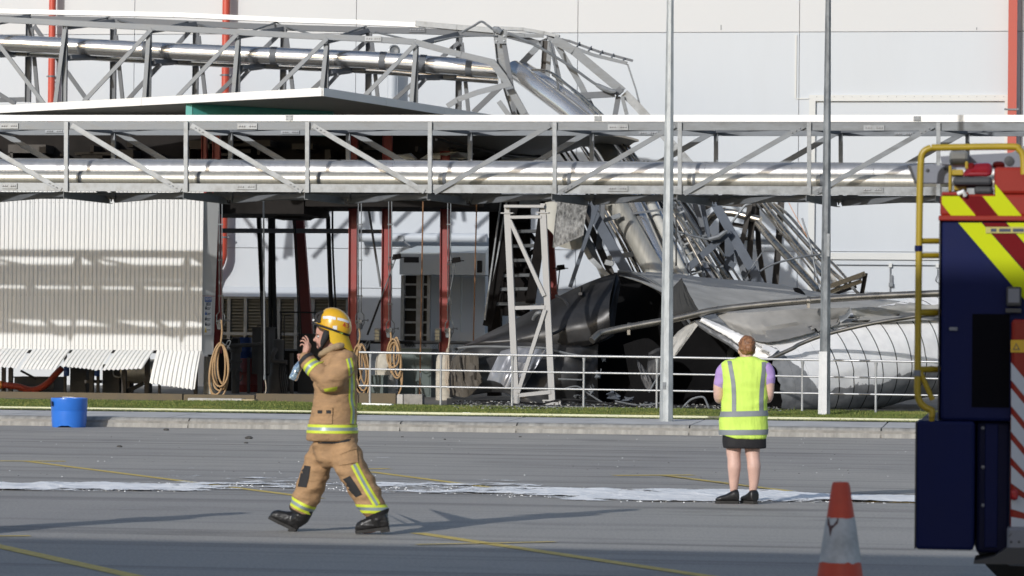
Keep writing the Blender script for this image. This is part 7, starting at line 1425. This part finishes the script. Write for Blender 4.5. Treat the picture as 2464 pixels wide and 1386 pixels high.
obj('hem_band', wrap(tb_, Q(719, 1238, .10), Q(738, 1195, .10) - Q(714, 1243, .10), .042, lift=.008, n=36, rmax=.2, parts=((-1, 1, 0),)), M['blk'], tr_); obj('hem_band', wrap(tb_, Q(911, 1238, -.11), Q(900, 1210, -.11) - Q(914, 1245, -.11), .042, lift=.008, n=36, rmax=.2, parts=((-1, 1, 0),)), M['blk'], tr_)
obj('pocket', decal(tb_, [[(815, 1090), (858, 1078)], [(816, 1120), (862, 1112)]], .012), M['tan'], tr_); obj('pocket_flap', decal(tb_, [[(815, 1083), (845, 1070), (857, 1062)], [(818, 1094), (842, 1084), (860, 1080)]], .018), M['tan'], tr_)
# boots
def boot(ank, heel, toe, near, d):
    b_ = MB(); ax = (toe - heel).normalized(); up = HF.cross(ax) if HF.cross(ax).z > 0 else -HF.cross(ax); L_ = (toe - heel).length
    rs = []
    for t_, h, w_ in ((0, .09, .042), (.06, .135, .054), (.2, .15, .058), (.4, .13, .054), (.6, .105, .058), (.82, .09, .060), (.95, .07, .050), (1.0, .042, .026)):
        c = heel + ax * L_ * t_ + up * h / 2; rs.append((c, up, HF, h / 2, w_))
    rings(b_, rs, 20, 2.6); limb(b_, [ank + up * .07, ank, heel + ax * L_ * .2 + up * .06], [.078, .076, .062], 18)
    o, _ = fuse('boot', b_, .0065, [M['boot']], ff, smooth=4, wrinkle=.004, wscale=22); s = MB(); pr = []
    for t_, w_ in ((0.0, .026), (.04, .042), (.2, .048), (.42, .042), (.65, .055), (.85, .056), (.97, .044), (1.02, .015)): pr.append((heel + ax * L_ * t_, w_))
    q = [p - HF * w2 for p, w2 in pr] + [p + HF * w2 for p, w2 in pr[::-1]]; s.slab([p + up * .012 for p in q], up * -.026); obj('sole', s, M['sole'], o)
    hs_ = MB().slab([heel + ax * L_ * u + HF * v - up * .01 for u, v in ((0, -.04), (.27, -.042), (.27, .042), (0, .04))], up * -.022); obj('heel', hs_, M['sole'], o); return o
boot(fan, Q(713, 1279, .10), Q(646, 1246, .10), False, 0); boot(Q(914, 1250, -.11), Q(938, 1268, -.11), Q(858, 1278, -.11), True, 0)
# helmet
hx = (fwd * .945 + UP * .32).normalized(); hu = hx.cross(nside) if hx.cross(nside).z > 0 else -hx.cross(nside); hc = Q(803.5, 791); H_ = MB()
prof_h = [(0.0, .136, .125), (.03, .138, .126), (.07, .134, .122), (.105, .122, .112), (.135, .098, .092), (.155, .064, .064), (.166, .03, .03), (.168, .005, .005)]
rings(H_, [(hc + hu * h + hx * (-.004 + .22 * max(0, h - .03)), hx, HF, a, b_) for h, a, b_ in prof_h], 36, 2.15)
rings(H_, [(hc - hu * .028, hx, HF, .128, .118), (hc - hu * .0, hx, HF, .137, .1255)], 36, 2.1)
bh = MB(); rows = []
he = obj('helmet', H_, M['helmet'], ff); hbv = BVHTree.FromPolygons([Vector(v) for v in H_.v], H_.f)
vs = []
for k in range(25):
    a = math.pi * (k / 24 - .5) * 1.15; e = .134 + .042 * max(0, math.cos(a)) ** 1.5; vs.append((hc + hx * (.128 * math.cos(a) - .006) + HF * .120 * math.sin(a) + hu * .012, hc + hx * (e * math.cos(a) + .005) + HF * .128 * math.sin(a) + hu * (-.012 - .004 * max(0, math.cos(a)))))
bh.grid([[a for a, b_ in vs], [b_ for a, b_ in vs]], th=tuple(hu * .008)); obj('peak', bh, M['helmet'], he)
tr2 = MB(); tr2.tube([b_ + hu * .003 for a, b_ in vs], .009, 8); obj('peak_trim', tr2, M['blk'], he)
vz = MB(); vz.tube(cat_rom([hc + hx * .12 + HF * -.06 + hu * .01, hc + hx * .165 + HF * -.05 + hu * .035, hc + hx * .16 + HF * -.045 + hu * .075, hc + hx * .115 + HF * -.04 + hu * .10], 5), .014, 8); vz.slab([hc + hx * .12 + hu * .01 + HF * y for y in (-.06, .06)] + [hc + hx * .118 + hu * .105 + HF * y for y in (.05, -.05)], hx * .03); obj('badge_plate', vz, M['blk'], he); lp = MB(); ell(lp, hc + hx * .180 + hu * .012 - HF * .035, (.010, .010, .010)); obj('lamp', lp, M['whitecap'], he)
obj('reflective_strip', decal(hbv, [[(777, 761), (792, 760), (808, 763)], [(777, 767), (792, 767), (808, 770)]], .003), mat('white_strip', (.74, .75, .76), .35, 0, .04, 8), he); obj('reflective_strip', decal(hbv, [[(812, 764), (826, 767), (839, 772)], [(812, 770), (826, 773), (839, 778)]], .003), bpy.data.materials['white_strip'], he); obj('sticker', decal(hbv, [[(801, 784), (811, 784)], [(801, 793), (811, 793)]], .003), bpy.data.materials['white_strip'], he)
def numeral(strokes, x0, y0, w_, h, name):
    mb = MB()
    for (ax_, ay), (bx, by) in strokes:
        p, q = Vector((x0 + ax_ * w_, y0 + ay * h)), Vector((x0 + bx * w_, y0 + by * h)); d = (q - p).normalized(); n_ = Vector((-d.y, d.x)) * .85; p, q = p - d * .6, q + d * .6
        decal(hbv, [[(p.x - n_.x, p.y - n_.y), (q.x - n_.x, q.y - n_.y)], [(p.x + n_.x, p.y + n_.y), (q.x + n_.x, q.y + n_.y)]], .0035, 0, mb, 2)
    obj(name, mb, mat('numeral_red', (.55, .03, .02), .5, 0, .05, 5) if 'numeral_red' not in bpy.data.materials else bpy.data.materials['numeral_red'], he)
numeral([((.7, 0), (0, .68)), ((0, .68), (1, .68)), ((.72, .05), (.72, 1))], 825, 777, 7, 10, 'numeral'); numeral([((0, .05), (.9, .05)), ((.9, .05), (.5, .42)), ((.5, .42), (.95, .7)), ((.95, .7), (.6, 1)), ((.6, 1), (0, .95))], 834.5, 778, 6, 10, 'numeral')
gb = wrap(hbv, hc - hu * .018, hu, .034, lift=.007, n=44, rmax=.3, ref=hx, parts=((-1, 1, 0),)); obj('goggle_strap', gb, M['blk'], he)
gb_b = BVHTree.FromPolygons([Vector(v) for v in gb.v], gb.f)
M['lumi'] = mat('luminous_patch', (.50, .72, .12), .5, 0, .05, 8)
for q_ in ([[(795, 792), (804, 795)], [(793, 802), (802, 804)]], [[(816, 800), (825, 801)], [(815, 811), (823, 812)]]): obj('strap_patch', decal(gb_b, q_, .004), M['lumi'], he)
dt = MB(); h_ = gb_b.ray_cast(CAM, ray(809.5, 802).normalized(), 100)
if h_[0] is not None: ell(dt, h_[0] - ray(809.5, 802).normalized() * .004, (.006, .004, .006)); obj('strap_stud', dt, M['whitecap'], he)
ef = MB(); limb(ef, [at(.03, .35, .50), at(.10, .36, .36), at(.19, .32, .20), at(.22, .28, .10)], [.034, .032, .024, .014], 10); obj('ear_flap', ef, M['blk'], he); cs = MB(); cs.tube(cat_rom([at(.19, .30, .16), at(.30, .20, .04), at(.36, 0, -.005)], 5), .009, 8); obj('chin_strap', cs, M['blk'], he)
rows = []
for t_ in frange(0, 1, 7):
    row = []
    for k in range(17):
        a = math.pi * (.42 + 1.16 * k / 16); e = 1 + .16 * t_; c = hc - hu * (.015) + fwd * -.02 * t_ - UP * (.135 * t_) * (1 - .15 * abs(math.sin(a)))
        row.append(c + hx * (.128 * e * math.cos(a) * (1 + .10 * t_)) + HF * (-.122 * e * math.sin(a)) * (1 - .12 * t_) + Vector((0, 0, .010 * math.sin(k * 1.9 + t_ * 2) * t_)))
    rows.append(row)
obj('neck_curtain', MB().grid(rows, th=(0, 0, .006)), M['curtain'], he)
# water bottle held by the neck
M['pet'] = mat('clear_bottle', (.55, .72, .85), .05, 0, .05, 3, trans=.85, alpha=None); M['water'] = mat('bottle_label_blue', (.25, .45, .62), .2, 0, .1, 6)
b0, b1 = Q(727, 862, d1 - .03), Q(706, 914, d1 - .05); bt = thing('bottle', b1, 'clear blue plastic water bottle hanging from the firefighter\'s hand', 'bottle'); ax = (b1 - b0).normalized(); L_ = (b1 - b0).length; r_ = .036
obj('shell', MB().lathe(b0, ax, [(.001, 0), (.013, .002), (.013, .02), (.018, .035), (r_ * .95, L_ * .42), (r_, L_ * .5), (r_ * .88, L_ * .58), (r_, L_ * .64), (r_ * .9, L_ * .71), (r_, L_ * .78), (r_, L_ * .94), (r_ * .85, L_), (.001, L_ * .985)], 20), M['pet'], bt); obj('cap', MB().lathe(b0 - ax * .008, ax, [(.001, 0), (.0155, .001), (.0155, .020), (.013, .022)], 14), M['water'], bt)
obj('label_band', MB().lathe(b0, ax, [(r_ * .90, L_ * .58), (r_ * .92, L_ * .60), (r_ * .92, L_ * .70), (r_ * .90, L_ * .72)], 20), mat('bottle_print', (.40, .58, .72), .3, 0, .3, 40), bt)

# ---------------------------------------------------------------- woman in a hi-vis vest, seen from behind
WYP = 33.13
def R2(px, py, dy=0.0): return P(px, py, WYP) + HF * dy
wf = (HF * .97 - HR * .06).normalized(); ws = wf.cross(UP); feet = G(1772, 1212)
B2 = MB(); at2 = head(B2, R2(1797, 867, .045), wf, .238, ws, (UP + wf * -.10).normalized(), 1.06)
rings(B2, [(R2(1796, 872), HR, HF, .062, .058), (R2(1797, 858, .005), HR, HF, .055, .055), (R2(1797.5, 842, .01), HR, HF, .058, .058)])
rings(B2, [(R2(1790, 1064), HR, HF, .13, .09), (R2(1790, 1040), HR, HF, .18, .13), (R2(1792, 980), HR, HF, .15, .11), (R2(1794, 910), HR, HF, .17, .11), (R2(1796, 880), HR, HF, .17, .085), (R2(1796, 866), HR, HF, .08, .06)], 24)
limb(B2, [R2(1745, 884), R2(1732, 918, .0), R2(1731, 953, .02), R2(1737, 960, .14), R2(1756, 950, .30)], [.060, .060, .056, .047, .029], 16); limb(B2, [R2(1848, 886), R2(1851, 920, .0), R2(1850, 955, .03), R2(1843, 960, .16), R2(1828, 950, .31)], [.056, .052, .046, .042, .028], 16)
for wx, s in ((1757, 1), (1827, -1)):
    w0 = R2(wx, 950, .31); k0 = R2(wx + 9 * s, 944, .37); limb(B2, [w0, w0.lerp(k0, .6), k0], [.028, .036, .030], 12)
    for k in range(4): finger(B2, [k0 + UP * (.024 - .016 * k), k0 + UP * (.026 - .017 * k) + HF * .03 + HR * .012 * s, k0 + UP * (.024 - .017 * k) + HF * .045 + HR * .035 * s, k0 + UP * (.022 - .016 * k) + HF * .03 + HR * .05 * s], .0085, .0068)
    finger(B2, [w0.lerp(k0, .4) + UP * .02, k0 + UP * .045 + HR * .012 * s, k0 + UP * .055 + HF * .02 + HR * .03 * s], .0100, .0078)
limb(B2, [R2(1768, 1050, .02), R2(1765.5, 1085, .02), R2(1766, 1103, .0), R2(1766.5, 1124, -.015), R2(1766, 1158, .0), R2(1766, 1188, .01)], [.092, .075, .066, .068, .050, .032], 18); limb(B2, [R2(1810, 1050, .02), R2(1811, 1085, .02), R2(1812.5, 1103, .0), R2(1814, 1124, -.015), R2(1814, 1158, .0), R2(1811, 1188, .01)], [.092, .076, .067, .069, .051, .032], 18)
limb(B2, [R2(1766, 1186, .01), R2(1763, 1203, .0), R2(1742, 1207, -.01)], [.030, .022, .014], 12); limb(B2, [R2(1811, 1186, .01), R2(1810, 1203, .02), R2(1804, 1206, .10)], [.030, .022, .014], 12)
wm, wbv = fuse('person', B2, .0072, [M['skin_f']], None, smooth=3, loc=Vector((feet.x, feet.y, 0))); tag(wm, 'woman in a yellow hi-vis vest and black skirt standing with her back turned', 'person')
# hair pulled up at the back
hm = MB(); U2 = (UP + wf * -.10).normalized(); ring2 = lambda x, t_, a, b_: (at2(x, 0, t_), wf, ws, a * .238, b_ * .238)
rings(hm, [ring2(-.20, .22, .10, .17), ring2(-.22, .32, .20, .27), ring2(-.16, .45, .32, .322), ring2(-.07, .60, .42, .335), ring2(-.045, .75, .43, .335), ring2(-.05, .88, .36, .28), ring2(-.05, .98, .22, .17), ring2(-.05, 1.04, .06, .05)], 26)
ell(hm, at2(-.46, .02, .50), (.15 * .238, .17 * .238, .20 * .238), (wf, ws, UP)); ell(hm, at2(-.40, .10, .66), (.13 * .238, .13 * .238, .13 * .238), (wf, ws, UP)); ell(hm, at2(-.42, -.08, .40), (.11 * .238, .11 * .238, .13 * .238), (wf, ws, UP))
M['auburn'] = mat('auburn_hair', (.15, .058, .022), .55, 0, .4, 60, stretch=(1, 1, .3), bump=.004, bscale=90, col2=(.36, .17, .08)); obj_h, _ = fuse('hair', hm, .0062, [M['auburn']], wm, smooth=2, wrinkle=.011, wscale=22, seed=2)
wisp = MB(); rg = random.Random(6)
for k in range(14):
    a = rg.uniform(-1, 1); p = at2(-.46 + .1 * abs(a), a * .25, rg.uniform(.30, .72)); wisp.tube(cat_rom([p, p + Vector((rg.uniform(-.012, .012), -.012, rg.uniform(-.015, .02))), p + Vector((rg.uniform(-.02, .02), -.006, rg.uniform(-.03, .03)))], 3), .0022, 4)
obj('loose_strands', wisp, M['auburn'], obj_h, kind='stuff')
# lilac T-shirt, vest, skirt
S_ = MB(); rings(S_, [(R2(1790, 1040), HR, HF, .185, .14), (R2(1792, 980), HR, HF, .165, .125), (R2(1794, 910), HR, HF, .185, .125), (R2(1796, 880), HR, HF, .19, .095), (R2(1796, 866), HR, HF, .095, .075), (R2(1796, 861), HR, HF, .075, .065)], 26)
limb(S_, [R2(1752, 884), R2(1741, 898), R2(1733.5, 922, .0)], [.075, .078, .070], 18); limb(S_, [R2(1842, 886), R2(1848, 898), R2(1850.5, 918, .0)], [.070, .068, .060], 18)
ts_, _ = fuse('t_shirt', S_, .011, [mat('lilac_cloth', (.42, .28, .58), .85, 0, .08, 8)], wm, smooth=5, wrinkle=.007, wscale=9, seed=5)
V = MB(); vr = [(1054, 1789, 54, .168), (1035, 1788.5, 55.5, .170), (1010, 1789, 55.5, .160), (985, 1790.5, 54.5, .150), (950, 1793, 52.5, .142), (915, 1794, 53.5, .138), (890, 1794.5, 57, .128), (877, 1795, 58.5, .112), (869, 1796, 50, .095), (862, 1797, 27, .080), (859, 1797, 20, .072)]
rings(V, [(R2(x, y), HR, HF, mpx(hw, WYP), hd) for y, x, hw, hd in vr], 40, 2.5)
vs_, vb = fuse('vest', V, .010, [mat('hi_vis_lime', (.60, .82, .13), .75, 0, .07, 6, bump=.016, bscale=9, stretch=(1.6, 1.6, .5))], wm, smooth=4, wrinkle=.016, wscale=5.0, seed=9)
for v in vs_.data.vertices:          # rounded tail hem, higher at the left corner
    p = v.co + OFF[vs_.name]; zc_ = R2(1790, 1045).z
    if p.z < zc_: u = (p - R2(1789, 1050)).dot(HR) / mpx(54, WYP); v.co.z += (zc_ - p.z) * min(1.0, .9 * max(0, -u - .35) / .65) * 1.0
M['vtape'] = mat('grey_reflective', (.215, .235, .25), .6, 0, .08, 9)
obj('reflective_band', wrap(vb, R2(1790, 995), UP + HR * -.035, mpx(13, WYP), lift=.005, n=56, parts=((-1, 1, 0),)), M['vtape'], vs_); obj('reflective_band', wrap(vb, R2(1789, 1039.5), UP + HR * -.02, mpx(12.5, WYP), lift=.006, n=56, parts=((-1, 1, 0),)), M['vtape'], vs_)
for path in ([(1755, 868), (1758, 885), (1764, 920), (1766, 955), (1766, 990)], [(1838, 871), (1838, 890), (1834, 925), (1832, 955), (1832, 990)]):
    mb = MB(); pts = cat_rom([Vector((x, y, 0)) for x, y in path], 5); decal(vb, [[(p.x - 5.2, p.y) for p in pts], [(p.x + 5.2, p.y) for p in pts]], .005, 0, mb, sub=2); obj('reflective_strap', mb, M['vtape'], vs_)
K = MB(); rings(K, [(R2(1792, 1078), HR, HF, mpx(51, WYP), .150), (R2(1791, 1060), HR, HF, mpx(52, WYP), .155), (R2(1790, 1020), HR, HF, mpx(49, WYP), .15)], 28, 2.5); obj_k, _ = fuse('skirt', K, .011, [mat('black_skirt', (.012, .011, .013), .8, 0, .2, 8)], wm, smooth=3, wrinkle=.006, wscale=7)
def shoe(heel, toe, lab):
    b_ = MB(); ax = (toe - heel); ax.z = 0; L_ = ax.length; ax.normalize(); sdv = UP.cross(ax); rs = []; z0 = .026
    for t_, h, w_ in ((0, .085, .040), (.05, .115, .050), (.2, .118, .053), (.36, .095, .050), (.56, .068, .052), (.8, .052, .052), (.94, .036, .038), (1.0, .02, .018)): rs.append((Vector((heel.x, heel.y, z0)) + ax * L_ * t_ + UP * h / 2, UP, sdv, h / 2, w_))
    rings(b_, rs, 18, 2.5); o, _ = fuse('shoe', b_, .0065, [M['boot']], wm, smooth=3); s = MB(); pr = ((0, .027), (.05, .037), (.2, .041), (.42, .040), (.65, .047), (.85, .048), (.97, .034), (1.01, .012)); g = Vector((heel.x, heel.y, 0)); q = [g + ax * L_ * t_ - sdv * w_ for t_, w_ in pr] + [g + ax * L_ * t_ + sdv * w_ for t_, w_ in pr[::-1]]; s.slab([p + UP * .002 for p in q], UP * .028); obj('sole', s, M['sole'], o)
hl = R2(1778, 1200, -.012); hl.z = 0; shoe(hl, hl - HR * .235 - HF * .01, ''); hl = R2(1817, 1200, -.050); hl.z = 0; shoe(hl, hl - HR * .115 + HF * .20, '')

# ---------------------------------------------------------------- a second firefighter walking just outside the left edge; his shadow falls into the picture
c2 = copy_tree(ff); c2.location = G(-255, 1297); c2['label'] = 'second firefighter walking just outside the left edge, casting the long shadow at lower left'; ff['group'] = c2['group'] = 'firefighters in turnout gear'
obj('waist_shadow_band', decal(tb_, [[(752, 1058), (800, 1060), (845, 1056)], [(756, 1067), (800, 1068), (840, 1062)]], .004), M['blk'], tr_).name = 'waist_shade'  # shade under the jacket hem, put in as a black band
